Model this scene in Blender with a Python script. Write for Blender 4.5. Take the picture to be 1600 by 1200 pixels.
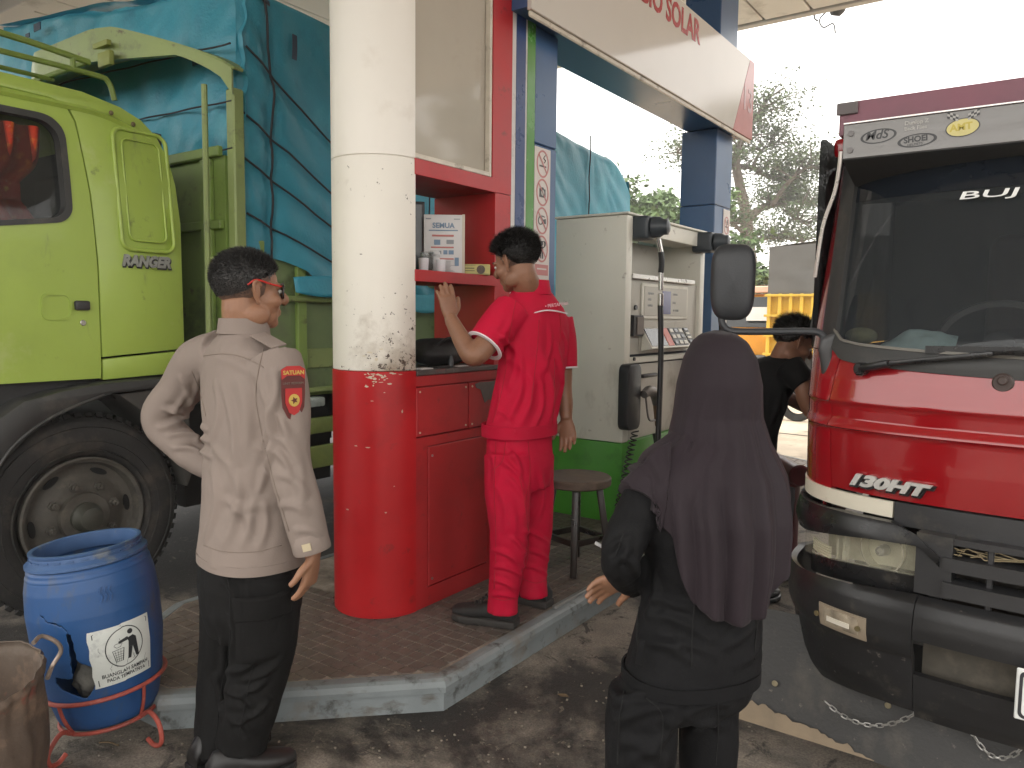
import bpy, bmesh, math, random
import numpy as np
from mathutils import Vector, Matrix, noise
random.seed(7); rng = np.random.default_rng(7)
PI = math.pi
for o in list(bpy.data.objects): bpy.data.objects.remove(o)
SC = bpy.context.scene
COL = SC.collection
# ------------------------------------------------------------------ camera
# world: Y runs along the fuelling lane, X to the right of it, Z up; the photographer stands at the origin
HCAM = 1.48
YAW, PITCH, ROLL = math.radians(35.3), math.radians(5.0), math.radians(0.6)
FW = Vector((-math.sin(YAW)*math.cos(PITCH), math.cos(YAW)*math.cos(PITCH), -math.sin(PITCH)))
_rt = Vector((math.cos(YAW), math.sin(YAW), 0)); _up = _rt.cross(FW)
RT = _rt*math.cos(ROLL) + _up*math.sin(ROLL)
UP = -_rt*math.sin(ROLL) + _up*math.cos(ROLL)
CAMP = Vector((0, 0, HCAM))
cd = bpy.data.cameras.new('camera'); cam = bpy.data.objects.new('camera', cd); COL.objects.link(cam)
cd.sensor_width = 36; cd.lens = 27.0; cd.clip_start = 0.05; cd.clip_end = 2000
cam.matrix_world = Matrix(((RT.x, UP.x, -FW.x, 0), (RT.y, UP.y, -FW.y, 0), (RT.z, UP.z, -FW.z, HCAM), (0, 0, 0, 1)))
SC.camera = cam
# ------------------------------------------------------------------ sky, sun, exposure (bright overcast)
SUN_EL, SUN_AZ = math.radians(66), math.radians(120)      # azimuth measured from +Y clockwise
w = bpy.data.worlds.new('World'); SC.world = w; w.use_nodes = True
wn = w.node_tree; wn.nodes.clear()
sky = wn.nodes.new('ShaderNodeTexSky'); sky.sky_type = 'NISHITA'; sky.sun_disc = False
sky.sun_elevation = SUN_EL; sky.sun_rotation = SUN_AZ; sky.air_density = 1.0; sky.dust_density = 2.0; sky.ozone_density = 1.0
hs = wn.nodes.new('ShaderNodeHueSaturation'); hs.inputs['Saturation'].default_value = 0.12
even = wn.nodes.new('ShaderNodeMix'); even.data_type = 'RGBA'; even.inputs['Factor'].default_value = .75      # a closed cloud sheet evens the sky out
even.inputs['B'].default_value = (8.2, 7.9, 7.45, 1)
bg = wn.nodes.new('ShaderNodeBackground'); bg.inputs['Strength'].default_value = 0.10
wo = wn.nodes.new('ShaderNodeOutputWorld')
wn.links.new(sky.outputs[0], hs.inputs['Color']); wn.links.new(hs.outputs[0], even.inputs['A'])
wn.links.new(even.outputs['Result'], bg.inputs['Color']); wn.links.new(bg.outputs[0], wo.inputs['Surface'])
sl = bpy.data.lights.new('sun', 'SUN'); sl.energy = 0.6; sl.angle = math.radians(25); sl.color = (1, .95, .88)
sun = bpy.data.objects.new('sun', sl); COL.objects.link(sun)
_sd = Vector((math.sin(SUN_AZ)*math.cos(SUN_EL), math.cos(SUN_AZ)*math.cos(SUN_EL), math.sin(SUN_EL)))
sun.rotation_euler = _sd.to_track_quat('Z', 'Y').to_euler(); sun.location = (0, 0, 20)
SC.view_settings.view_transform = 'Standard'; SC.view_settings.look = 'None'
SC.view_settings.exposure = 2.15; SC.view_settings.gamma = 1; SC.view_settings.use_curve_mapping = False
SC.render.engine = 'CYCLES'; SC.cycles.max_bounces = 8; SC.cycles.diffuse_bounces = 5; SC.cycles.glossy_bounces = 4
SC.cycles.transmission_bounces = 6; SC.cycles.caustics_reflective = False; SC.cycles.caustics_refractive = False

def P(px, py, d):
    "a surveyed point: direction taken from the photograph, d metres in front of the photographer"
    return CAMP + (FW + RT*((px-800)/1200) + UP*((600-py)/1200))*d

# ------------------------------------------------------------------ materials
MATS = {}
def lin(r, g, b): return tuple((c/255/12.92 if c/255 <= .04045 else ((c/255+.055)/1.055)**2.4) for c in (r, g, b))
def M(name, col, rough=.5, metal=0., var=.12, scale=4., bump=0., bscale=60., dirt=None, coat=0., spec=.5, alpha=1., trans=0., emit=None, stretch=None, rvar=.1, sub=0., sheen=0., weave=0.):
    """procedural material: base colour with two octaves of variation, optional dirt (colour, amount, scale), bump, weave"""
    if name in MATS: return MATS[name]
    m = bpy.data.materials.new(name); m.use_nodes = True; nt = m.node_tree; N = nt.nodes; L = nt.links
    b = N['Principled BSDF']; MATS[name] = m
    tc = N.new('ShaderNodeTexCoord'); vec = tc.outputs['Object']
    if stretch:
        mp = N.new('ShaderNodeMapping'); mp.inputs['Scale'].default_value = stretch; L.new(vec, mp.inputs[0]); vec2 = mp.outputs[0]
    else: vec2 = vec
    n1 = N.new('ShaderNodeTexNoise'); n1.inputs['Scale'].default_value = scale; n1.inputs['Detail'].default_value = 6; n1.inputs['Roughness'].default_value = .6
    L.new(vec2, n1.inputs['Vector'])
    r1 = N.new('ShaderNodeMapRange'); r1.inputs['From Min'].default_value = .3; r1.inputs['From Max'].default_value = .7
    r1.inputs['To Min'].default_value = 1-var; r1.inputs['To Max'].default_value = 1+var; L.new(n1.outputs['Fac'], r1.inputs['Value'])
    mx = N.new('ShaderNodeMix'); mx.data_type = 'RGBA'; mx.blend_type = 'MULTIPLY'; mx.inputs['Factor'].default_value = 1
    mx.inputs['A'].default_value = (*col, 1); L.new(r1.outputs[0], mx.inputs['B']); out = mx.outputs['Result']
    if dirt:
        for k, (dc, amt, ds, *rest) in enumerate(dirt):
            st = rest[0] if rest else None
            n2 = N.new('ShaderNodeTexNoise'); n2.inputs['Scale'].default_value = ds; n2.inputs['Detail'].default_value = 8; n2.inputs['Roughness'].default_value = .65
            v = vec
            mp = N.new('ShaderNodeMapping'); mp.inputs['Location'].default_value = (3.1*k+1.7, 5.3*k, 2.2*k)
            if st: mp.inputs['Scale'].default_value = st
            L.new(v, mp.inputs[0]); L.new(mp.outputs[0], n2.inputs['Vector'])
            r2 = N.new('ShaderNodeMapRange'); r2.inputs['From Min'].default_value = .68-amt*.38; r2.inputs['From Max'].default_value = .80-amt*.30; r2.clamp = True
            L.new(n2.outputs['Fac'], r2.inputs['Value'])
            m2 = N.new('ShaderNodeMix'); m2.data_type = 'RGBA'; L.new(r2.outputs[0], m2.inputs['Factor']); L.new(out, m2.inputs['A']); m2.inputs['B'].default_value = (*dc, 1)
            out = m2.outputs['Result']
    L.new(out, b.inputs['Base Color'])
    rr = N.new('ShaderNodeMapRange'); rr.inputs['From Min'].default_value = .3; rr.inputs['From Max'].default_value = .7
    rr.inputs['To Min'].default_value = max(.02, rough-rvar); rr.inputs['To Max'].default_value = min(1, rough+rvar); L.new(n1.outputs['Fac'], rr.inputs['Value'])
    L.new(rr.outputs[0], b.inputs['Roughness'])
    b.inputs['Metallic'].default_value = metal; b.inputs['Specular IOR Level'].default_value = spec
    if coat: b.inputs['Coat Weight'].default_value = coat; b.inputs['Coat Roughness'].default_value = .06
    if sheen: b.inputs['Sheen Weight'].default_value = sheen; b.inputs['Sheen Roughness'].default_value = .5
    if trans: b.inputs['Transmission Weight'].default_value = trans
    if alpha < 1: b.inputs['Alpha'].default_value = alpha
    if sub: b.inputs['Subsurface Weight'].default_value = sub; b.inputs['Subsurface Radius'].default_value = (.01, .004, .002); b.inputs['Subsurface Scale'].default_value = .6
    if emit: b.inputs['Emission Color'].default_value = (*emit[0], 1); b.inputs['Emission Strength'].default_value = emit[1]
    hsrc = None
    if bump:
        n3 = N.new('ShaderNodeTexNoise'); n3.inputs['Scale'].default_value = bscale; n3.inputs['Detail'].default_value = 5; L.new(vec2, n3.inputs['Vector'])
        bp = N.new('ShaderNodeBump'); bp.inputs['Strength'].default_value = bump; bp.inputs['Distance'].default_value = .01; L.new(n3.outputs['Fac'], bp.inputs['Height'])
        L.new(bp.outputs[0], b.inputs['Normal']); hsrc = bp
    if weave:
        wv = N.new('ShaderNodeTexWave'); wv.inputs['Scale'].default_value = 160; wv.inputs['Distortion'].default_value = 1.5; wv.bands_direction = 'DIAGONAL'; L.new(vec, wv.inputs['Vector'])
        b2 = N.new('ShaderNodeBump'); b2.inputs['Strength'].default_value = weave; b2.inputs['Distance'].default_value = .002; L.new(wv.outputs['Fac'], b2.inputs['Height'])
        if hsrc: L.new(hsrc.outputs[0], b2.inputs['Normal'])
        L.new(b2.outputs[0], b.inputs['Normal'])
    return m

# ------------------------------------------------------------------ mesh builder (world coordinates in, one mesh object out)
def link(o, parent=None):
    COL.objects.link(o)
    if parent is not None: o.parent = parent
    return o
def wloc(o):
    v = Vector((0, 0, 0))
    while o is not None: v += o.location; o = o.parent
    return v
class MB:
    def __init__(s): s.v = []; s.f = []; s.fm = []; s.mi = 0
    def add(s, vs, fs):
        n = len(s.v); s.v += [tuple(p) for p in vs]; s.f += [tuple(i+n for i in f) for f in fs]; s.fm += [s.mi]*len(fs); return s
    def bm(s, b):
        b.verts.ensure_lookup_table(); b.verts.index_update()
        s.add([v.co for v in b.verts], [[v.index for v in f.verts] for f in b.faces]); b.free(); return s
    def box(s, x0, x1, y0, y1, z0, z1, bev=0., seg=2, mat=None):
        b = bmesh.new(); bmesh.ops.create_cube(b, size=1)
        sc = (abs(x1-x0), abs(y1-y0), abs(z1-z0)); bmesh.ops.scale(b, vec=sc, verts=b.verts)
        if bev: bmesh.ops.bevel(b, geom=list(b.edges), offset=min(bev, min(sc)*.49), segments=seg, profile=.5, affect='EDGES')
        bmesh.ops.translate(b, vec=((x0+x1)/2, (y0+y1)/2, (z0+z1)/2), verts=b.verts)
        if mat is not None: bmesh.ops.transform(b, matrix=mat, verts=b.verts)
        return s.bm(b)
    def bar(s, a, b_, w, h, up=(0, 0, 1), bev=0.):
        a, b_ = Vector(a), Vector(b_); d = (b_-a); l = d.length; d.normalize()
        u = Vector(up); x = d.cross(u)
        if x.length < 1e-4: x = d.cross(Vector((1, 0, 0)))
        x.normalize(); u = x.cross(d)
        m = Matrix(((x.x, d.x, u.x, a.x), (x.y, d.y, u.y, a.y), (x.z, d.z, u.z, a.z), (0, 0, 0, 1)))
        return s.box(-w/2, w/2, 0, l, -h/2, h/2, bev, 2, m)
    def cyl(s, a, b_, r0, r1=None, n=20, bev=0.):
        r1 = r0 if r1 is None else r1; a, b_ = Vector(a), Vector(b_); d = (b_-a).normalized(); l = (b_-a).length
        if bev: return s.lathe([(0, 0), (r0-bev, 0), (r0, bev), (r1, l-bev), (r1-bev, l), (0, l)], a, d, n)
        return s.lathe([(0, 0), (r0, 0), (r1, l), (0, l)], a, d, n)
    def lathe(s, prof, org, axis=(0, 0, 1), n=32, xdir=None):
        org = Vector(org); ax = Vector(axis).normalized()
        x = Vector(xdir) if xdir is not None else (Vector((1, 0, 0)) if abs(ax.x) < .9 else Vector((0, 1, 0)))
        x = (x-ax*x.dot(ax)).normalized(); y = ax.cross(x); vs = []; fs = []; idx = []
        for (r, h) in prof:
            if r < 1e-6: idx.append([len(vs)]); vs.append(org+ax*h)
            else:
                idx.append(list(range(len(vs), len(vs)+n)))
                for k in range(n):
                    t = 2*PI*k/n; vs.append(org+ax*h+x*(r*math.cos(t))+y*(r*math.sin(t)))
        for A, B in zip(idx[:-1], idx[1:]):
            if len(A) == 1 and len(B) == 1: continue
            for k in range(n):
                k2 = (k+1) % n
                if len(A) == 1: fs.append((A[0], B[k2], B[k]))
                elif len(B) == 1: fs.append((A[k], A[k2], B[0]))
                else: fs.append((A[k], A[k2], B[k2], B[k]))
        return s.add(vs, fs)
    def tube(s, pts, r, n=8, closed=False, sub=0, flat=1.):
        pts = [Vector(p) for p in pts]
        if sub: pts = crom(pts, sub, closed)
        m = len(pts); rr = r if isinstance(r, (list, tuple)) else [r]*m
        if len(rr) != m: rr = [float(x) for x in np.interp(np.linspace(0, 1, m), np.linspace(0, 1, len(rr)), rr)]
        vs = []; fs = []; prev = None
        for i, p in enumerate(pts):
            a = pts[(i-1) % m] if (closed or i > 0) else p; b = pts[(i+1) % m] if (closed or i < m-1) else p
            d = (b-a)
            d = d.normalized() if d.length > 1e-9 else Vector((0, 0, 1))
            if prev is None:
                x = d.cross(Vector((0, 0, 1)))
                if x.length < .1: x = d.cross(Vector((1, 0, 0)))
            else: x = prev-d*prev.dot(d)
            x.normalize(); prev = x; y = d.cross(x)
            for k in range(n):
                t = 2*PI*k/n; vs.append(p+x*(rr[i]*math.cos(t))+y*(rr[i]*flat*math.sin(t)))
        for i in range(m if closed else m-1):
            j = (i+1) % m
            for k in range(n):
                k2 = (k+1) % n; fs.append((i*n+k, i*n+k2, j*n+k2, j*n+k))
        if not closed:
            fs.append(tuple(range(n-1, -1, -1))); fs.append(tuple((m-1)*n+k for k in range(n)))
        return s.add(vs, fs)
    def poly(s, pts, d, bev=0., seg=2):
        "polygon (list of 3-D points) extruded by vector d"
        b = bmesh.new(); vs = [b.verts.new(p) for p in pts]; f = b.faces.new(vs)
        r = bmesh.ops.extrude_face_region(b, geom=[f]); ev = [g for g in r['geom'] if isinstance(g, bmesh.types.BMVert)]
        bmesh.ops.translate(b, vec=Vector(d), verts=ev); bmesh.ops.recalc_face_normals(b, faces=b.faces)
        if bev: bmesh.ops.bevel(b, geom=list(b.edges), offset=bev, segments=seg, profile=.5, affect='EDGES', clamp_overlap=True)
        return s.bm(b)
    def plate(s, outer, hole, d):
        "plate with one hole: outer and hole are lists of equally many 3-D points in step; extruded by d"
        n = len(outer); d = Vector(d); o = [Vector(p) for p in outer]; h = [Vector(p) for p in hole]
        vs = o+h+[p+d for p in o]+[p+d for p in h]; fs = []
        for i in range(n):
            j = (i+1) % n
            fs += [(i, j, n+j, n+i), (2*n+i, 3*n+i, 3*n+j, 2*n+j), (i, 2*n+i, 2*n+j, j), (n+i, n+j, 3*n+j, 3*n+i)]
        return s.add(vs, fs)
    def grid(s, fn, nu, nv, cu=False, thick=None):
        vs = [Vector(fn(i/(nu if cu else nu-1), j/(nv-1))) for i in range(nu) for j in range(nv)]; fs = []
        for i in range(nu if cu else nu-1):
            for j in range(nv-1):
                i2 = (i+1) % nu; fs.append((i*nv+j, i2*nv+j, i2*nv+j+1, i*nv+j+1))
        if thick:
            n = len(vs); nr = [Vector((0, 0, 0)) for _ in vs]
            for f in fs:
                q = (vs[f[2]]-vs[f[0]]).cross(vs[f[3]]-vs[f[1]])
                for i in f: nr[i] += q
            inner = [v-q.normalized()*thick if q.length > 0 else v for v, q in zip(vs, nr)]
            ff = [tuple(i+n for i in reversed(f)) for f in fs]; ed = {}
            for f in fs:
                for a, b in zip(f, f[1:]+f[:1]):
                    ed[(a, b)] = 1
            for (a, b) in list(ed):
                if (b, a) not in ed: ff.append((b, a, a+n, b+n))
            vs = vs+inner; fs = fs+ff
        return s.add(vs, fs)
    def ell(s, c, r, n=16, m=None):
        b = bmesh.new(); bmesh.ops.create_uvsphere(b, u_segments=n, v_segments=max(6, n*2//3), radius=1)
        bmesh.ops.scale(b, vec=r, verts=b.verts)
        if m is not None: bmesh.ops.transform(b, matrix=m, verts=b.verts)
        bmesh.ops.translate(b, vec=Vector(c), verts=b.verts); return s.bm(b)
    def build(s, name, mat, parent=None, smooth=35, loc=None):
        me = bpy.data.meshes.new(name); o = bpy.data.objects.new(name, me)
        off = Vector((0, 0, 0))
        if parent is not None: off = wloc(parent)
        elif loc is not None: off = Vector(loc); o.location = off
        a = np.array(s.v, dtype=float).reshape(-1, 3)-np.array(off)
        me.from_pydata(a.tolist(), [], s.f)
        for m in (mat if isinstance(mat, (list, tuple)) else [mat]): me.materials.append(m)
        if any(s.fm): me.polygons.foreach_set('material_index', s.fm)
        if smooth:
            me.polygons.foreach_set('use_smooth', [True]*len(me.polygons))
            if smooth < 180: me.set_sharp_from_angle(angle=math.radians(smooth))
        me.update(); return link(o, parent)
def crom(pts, sub, closed=False):
    out = []; n = len(pts)
    for i in range(n if closed else n-1):
        p0 = pts[(i-1) % n] if (closed or i > 0) else pts[0]*2-pts[1]; p1 = pts[i]; p2 = pts[(i+1) % n]
        p3 = pts[(i+2) % n] if (closed or i < n-2) else pts[-1]*2-pts[-2]
        for k in range(sub):
            t = k/sub; out.append(.5*((2*p1)+(p2-p0)*t+(2*p0-5*p1+4*p2-p3)*t*t+(3*p1-p0-3*p2+p3)*t**3))
    if not closed: out.append(pts[-1])
    return out
def thing(name, label, cat, loc=(0, 0, 0), group=None):
    o = bpy.data.objects.new(name, None); o.empty_display_size = .1; COL.objects.link(o); o.location = loc
    return tag(o, label, cat, group)
def tag(o, label, cat, group=None):
    o['label'] = label; o['category'] = cat
    if group: o['group'] = group
    return o
def struct(o, kind='structure'): o['kind'] = kind; return o
def rrect(w, h, r, n=5):
    "rounded rectangle outline, centred, as (a, b) pairs"
    out = []
    for cx, cy, t0 in ((w/2-r, h/2-r, 0), (-w/2+r, h/2-r, 90), (-w/2+r, -h/2+r, 180), (w/2-r, -h/2+r, 270)):
        for k in range(n+1):
            t = math.radians(t0+90*k/n); out.append((cx+r*math.cos(t), cy+r*math.sin(t)))
    return out
def text(name, s, size, mat, org, right, up, parent=None, extrude=.002, shear=0., sx=1., align='LEFT', offset=0.):
    cu = bpy.data.curves.new(name, 'FONT'); cu.body = s; cu.size = size; cu.extrude = extrude; cu.shear = shear; cu.align_x = align; cu.resolution_u = 3; cu.offset = offset
    t = bpy.data.objects.new(name+'_tmp', cu); COL.objects.link(t); dg = bpy.context.evaluated_depsgraph_get(); dg.update()
    me = bpy.data.meshes.new_from_object(t.evaluated_get(dg)); bpy.data.objects.remove(t)
    r = Vector(right).normalized(); u = Vector(up); u = (u-r*u.dot(r)).normalized(); n = r.cross(u); org = Vector(org)
    if parent is not None: org = org-wloc(parent)
    for v in me.vertices: v.co = org+r*(v.co.x*sx)+u*v.co.y+n*v.co.z
    me.materials.clear(); me.materials.append(mat); me.name = name
    return link(bpy.data.objects.new(name, me), parent)
# ================================================================== the setting
G_CONC = None
def ground_mat():
    m = bpy.data.materials.new('stained_concrete'); m.use_nodes = True; nt = m.node_tree; N = nt.nodes; L = nt.links; b = N['Principled BSDF']
    tc = N.new('ShaderNodeTexCoord'); V = tc.outputs['Object']
    def ns(scale, det=8, ro=.62, loc=(0, 0, 0), dist=0.):
        mp = N.new('ShaderNodeMapping'); mp.inputs['Location'].default_value = loc; L.new(V, mp.inputs[0])
        n = N.new('ShaderNodeTexNoise'); n.inputs['Scale'].default_value = scale; n.inputs['Detail'].default_value = det; n.inputs['Roughness'].default_value = ro; n.inputs['Distortion'].default_value = dist
        L.new(mp.outputs[0], n.inputs['Vector']); return n.outputs['Fac']
    def rng_(v, a, c, lo=0, hi=1):
        r = N.new('ShaderNodeMapRange'); r.inputs['From Min'].default_value = a; r.inputs['From Max'].default_value = c; r.inputs['To Min'].default_value = lo; r.inputs['To Max'].default_value = hi
        L.new(v, r.inputs['Value']); return r.outputs[0]
    def mix(f, a, c):
        x = N.new('ShaderNodeMix'); x.data_type = 'RGBA'; L.new(f, x.inputs['Factor'])
        for k, q in (('A', a), ('B', c)):
            if isinstance(q, tuple): x.inputs[k].default_value = (*q, 1)
            else: L.new(q, x.inputs[k])
        return x.outputs['Result']
    base = mix(rng_(ns(1.3, loc=(2, 1, 0)), .35, .65), (.168, .145, .120), (.265, .232, .192))
    base = mix(rng_(ns(9, loc=(7, 3, 0)), .45, .72, 0, .7), base, (.31, .26, .205))
    # years of drips; along the inner lane the darkening also paints the lorry's shade
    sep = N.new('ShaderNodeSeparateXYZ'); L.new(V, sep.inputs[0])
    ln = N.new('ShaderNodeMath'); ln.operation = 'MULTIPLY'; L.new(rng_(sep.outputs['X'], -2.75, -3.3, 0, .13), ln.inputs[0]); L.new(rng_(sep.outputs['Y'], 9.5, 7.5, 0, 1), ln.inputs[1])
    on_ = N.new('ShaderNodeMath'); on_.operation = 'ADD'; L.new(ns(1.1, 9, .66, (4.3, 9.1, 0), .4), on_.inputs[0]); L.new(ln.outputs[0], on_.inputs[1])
    oil_shade = rng_(on_.outputs[0], .49, .60)
    base = mix(oil_shade, base, (.030, .026, .023))
    spots = rng_(ns(6.5, 8, .7, (1.3, 6.1, 0), .6), .56, .64, 0, .85)
    base = mix(spots, base, (.028, .024, .021))
    crust = rng_(ns(14, 10, .75, (5, 5, 0), 1.2), .60, .66, 0, .7)
    base = mix(crust, base, (.27, .225, .17))
    drip = rng_(ns(3.2, 10, .7, (8.3, 2.1, 0), 1.0), .60, .63, 0, .8)
    base = mix(drip, base, (.022, .02, .018))
    fine = rng_(ns(120, 4, .6), .3, .7, .66, 1.34)
    fm = N.new('ShaderNodeMix'); fm.data_type = 'RGBA'; fm.blend_type = 'MULTIPLY'; fm.inputs['Factor'].default_value = 1; L.new(base, fm.inputs['A']); L.new(fine, fm.inputs['B'])
    L.new(fm.outputs['Result'], b.inputs['Base Color'])
    rough = N.new('ShaderNodeMix'); rough.data_type = 'FLOAT'; L.new(oil_shade, rough.inputs['Factor']); rough.inputs['A'].default_value = .82; rough.inputs['B'].default_value = .6
    L.new(rough.outputs['Result'], b.inputs['Roughness'])
    h = N.new('ShaderNodeMath'); h.operation = 'ADD'; L.new(ns(40, 8, .7), h.inputs[0]); L.new(crust, h.inputs[1])
    bp = N.new('ShaderNodeBump'); bp.inputs['Strength'].default_value = .55; bp.inputs['Distance'].default_value = .012; L.new(h.outputs[0], bp.inputs['Height']); L.new(bp.outputs[0], b.inputs['Normal'])
    return m
g = MB()
g.add([(-150, -150, 0), (150, -150, 0), (150, 150, 0), (-150, 150, 0)], [(0, 1, 2, 3)])
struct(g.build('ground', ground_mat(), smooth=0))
# the open yard beyond the canopy: paler slabs cast in bays with open joints
yard_m = M('pale_yard_concrete', (.50, .42, .32), .85, var=.18, scale=1.2, bump=.3, bscale=30, dirt=[((.33, .26, .19), .45, .8, (1, .5, 1)), ((.22, .18, .14), .28, 3.5)])
yard = MB()
yard.add([(-40, 8.3, .004), (40, 8.3, .004), (40, 75, .004), (-40, 75, .004)], [(0, 1, 2, 3)])
yo = struct(yard.build('yard', yard_m, smooth=0))
joint_m = M('yard_joint', (.06, .05, .04), .9)
for k, yy in enumerate((10.1, 14.2, 18.4, 22.6)):
    j = MB(); x = -40.
    pts = []
    while x < 40: pts.append((x, yy+random.uniform(-.025, .025))); x += .4
    vs = []; fs = []
    for i, (a, c) in enumerate(pts):
        wd = random.uniform(.02, .05); vs += [(a, c-wd, .008), (a, c+wd, .008)]
        if i: fs.append((2*i-2, 2*i, 2*i+1, 2*i-1))
    j.add(vs, fs); j.build('slab_joint', joint_m, yo, smooth=0)

# ---- pump island: painted kerb, tiled top
IZ = .13
paint_k = M('kerb_paint', (.22, .245, .25), .6, var=.15, scale=6, bump=.15, bscale=40, dirt=[((.10, .085, .07), .34, 5, (1, 1, 2.5)), ((.045, .04, .035), .32, 11), ((.20, .17, .14), .38, 3)])
tile_m = M('island_tile', (.150, .122, .103), .55, var=.28, scale=9, bump=.15, bscale=90, dirt=[((.20, .165, .135), .42, 4), ((.06, .05, .045), .35, 2.2)])
grout_m = M('tile_grout', (.34, .285, .235), .9, var=.3, scale=14, dirt=[((.09, .07, .055), .5, 2.4)])
out = [(-1.80, 2.12), (-1.80, 7.6), (-2.95, 8.2), (-3.30, 8.2), (-3.30, 1.95), (-2.95, 1.40), (-2.52, 1.42)]
isl = MB(); isl.poly([(x, y, 0.001) for x, y in out], (0, 0, IZ-.009), 0)
island = struct(isl.build('pump_island', paint_k, smooth=0))
def inset(poly, d):
    n = len(poly); res = []
    for i in range(n):
        p0, p1, p2 = Vector((*poly[i-1], 0)), Vector((*poly[i], 0)), Vector((*poly[(i+1) % n], 0))
        a = (p1-p0).normalized(); c = (p2-p1).normalized(); na = Vector((-a.y, a.x, 0)); nc = Vector((-c.y, c.x, 0))
        m = (na+nc); m = m/(m.dot(na)); q = p1+m*d; res.append((q.x, q.y))
    return res
ins = inset(out, .045)
lip = MB()
prof = [(-.014, -.052), (-.016, -.03), (-.010, -.010), (.004, -.002), (.02, 0), (.045, 0), (.045, -.03)]
n = len(out); rings = [[(*q, IZ+h) for q in inset(out, d)] for d, h in prof]
for a, c in zip(rings[:-1], rings[1:]):
    for i in range(n):
        j = (i+1) % n; lip.add([a[i], a[j], c[j], c[i]], [(0, 1, 2, 3)])
lip.build('kerb_lip', paint_k, island, smooth=50)
bed = MB(); bed.poly([(x, y, IZ-.02) for x, y in ins], (0, 0, .017)); bed.build('tile_bed', grout_m, island, smooth=0)
def inside(pt, poly):
    r = False; x, y = pt
    for i in range(len(poly)):
        x1, y1 = poly[i-1]; x2, y2 = poly[i]
        if (y1 > y) != (y2 > y) and x < (x2-x1)*(y-y1)/(y2-y1)+x1: r = not r
    return r
TS = .12
tb = MB()
for ix in range(2):
    for iy in range(2):
        h = TS/2; g_ = .003
        tb.box(-h+ix*h+g_, -h+ix*h+h-g_, -h+iy*h+g_, -h+iy*h+h-g_, -.006, 0, .0015, 1)
tile0 = tb.build('tile', tile_m, island, smooth=0); tile_me = tile0.data
first = True; tin = inset(out, .055); cnt = 0; rest = MB()
def clip(poly, conv):
    for i in range(len(conv)):
        a, b_ = conv[i-1], conv[i]; outp = []
        side = lambda p: (b_[0]-a[0])*(p[1]-a[1])-(b_[1]-a[1])*(p[0]-a[0])
        for k in range(len(poly)):
            p, q_ = poly[k-1], poly[k]; sp, sq = side(p), side(q_)
            if (sp >= 0) != (sq >= 0): t = sp/(sp-sq); outp.append((p[0]+(q_[0]-p[0])*t, p[1]+(q_[1]-p[1])*t))
            if sq >= 0: outp.append(q_)
        poly = outp
        if not poly: return []
    return poly
cells = []
for i in range(-13, 2):
    for j in range(-1, 62):
        x = -1.86-.06+i*TS; y = 1.45+j*TS
        if x < -2.36 and 2.45 < y < 3.75: continue
        full = all(inside((x+a*TS*.5, y+b_*TS*.5), tin) for a in (-1, 1) for b_ in (-1, 1))
        cells.append((x*x+y*y, x, y, full))
cells.sort(); k = 0
for (d_, x, y, full) in cells:
    dz = random.uniform(-.0012, .0012)
    if full and k < 220:
        k += 1
        o = tile0 if first else bpy.data.objects.new('tile', tile_me)
        if not first: link(o, island)
        first = False; o.location = Vector((x, y, IZ+.001+dz))-wloc(island)
    elif full: rest.box(x-.057, x+.057, y-.057, y+.057, IZ-.005, IZ+.001+dz)
    else:
        for sx_ in (-.03, .03):
            for sy_ in (-.03, .03):
                pg = clip([(x+sx_+a*.027, y+sy_+b_*.027) for a, b_ in ((-1, -1), (1, -1), (1, 1), (-1, 1))], tin)
                if len(pg) > 2:
                    ar = sum(pg[i-1][0]*pg[i][1]-pg[i][0]*pg[i-1][1] for i in range(len(pg)))/2
                    if ar > .0003: rest.poly([(a, b_, IZ-.005) for a, b_ in pg], (0, 0, .006+dz))
if rest.v: struct(rest.build('cut_tiles', tile_m, island, smooth=0), 'stuff')
rail = MB(); rail.bar((-1.835, 2.95, IZ+.006), (-1.835, 6.2, IZ+.006), .022, .016, bev=.003); rail.build('edge_trim', M('bare_steel_edge', (.55, .55, .53), .35, metal=.9, var=.2), island)

# ---- canopy over the forecourt
CZ = 4.6
can_m = M('canopy_sheet', (.74, .72, .68), .55, var=.06, scale=.6, dirt=[((.34, .31, .27), .3, .7)])
fas_m = M('canopy_fascia', (.55, .53, .50), .5, var=.08)
canopy = thing('canopy', 'pale flat station canopy roof overhead across the whole forecourt', 'canopy', (-3, 3, CZ))
CX0, CX1, CY0, CY1 = -10.5, 3.3, -1.5, 8.47
sb = MB(); sb.box(CX0+.12, CX1-.12, CY0+.12, CY1-.12, CZ+.05, CZ+.55); sb.build('roof_slab', fas_m, canopy, smooth=0)
for k in range(42):
    x = CX0+.13+k*.4795
    if x+.475 > CX1-.1: break
    s_ = MB(); s_.box(x, x+.455, CY0+.13, CY1-.13, CZ+.012+.004*(k % 2), CZ+.045, .006, 1); s_.build('ceiling_panel', can_m, canopy, smooth=0)
for (a, b_, c, d) in ((CX0, CX1, CY0, CY0+.11), (CX0, CX1, CY1-.11, CY1), (CX0, CX0+.11, CY0+.115, CY1-.115), (CX1-.11, CX1, CY0+.115, CY1-.115)):
    f = MB(); f.box(a, b_, c, d, CZ, CZ+.9, .01, 1); f.build('fascia', fas_m, canopy, smooth=0)
for y in (.6, 3.6, 6.6):
    f = MB(); f.box(CX0+.2, -4.2, y-.09, y+.09, CZ-.16, CZ+.008, .01, 1); f.build('roof_beam', can_m, canopy, smooth=0)
fl = thing('floodlight', 'small lamp with dangling wires under the canopy edge at top right', 'lamp', tuple(P(1302, 28, 8.35)))
p = P(1302, 28, 8.35)
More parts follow.
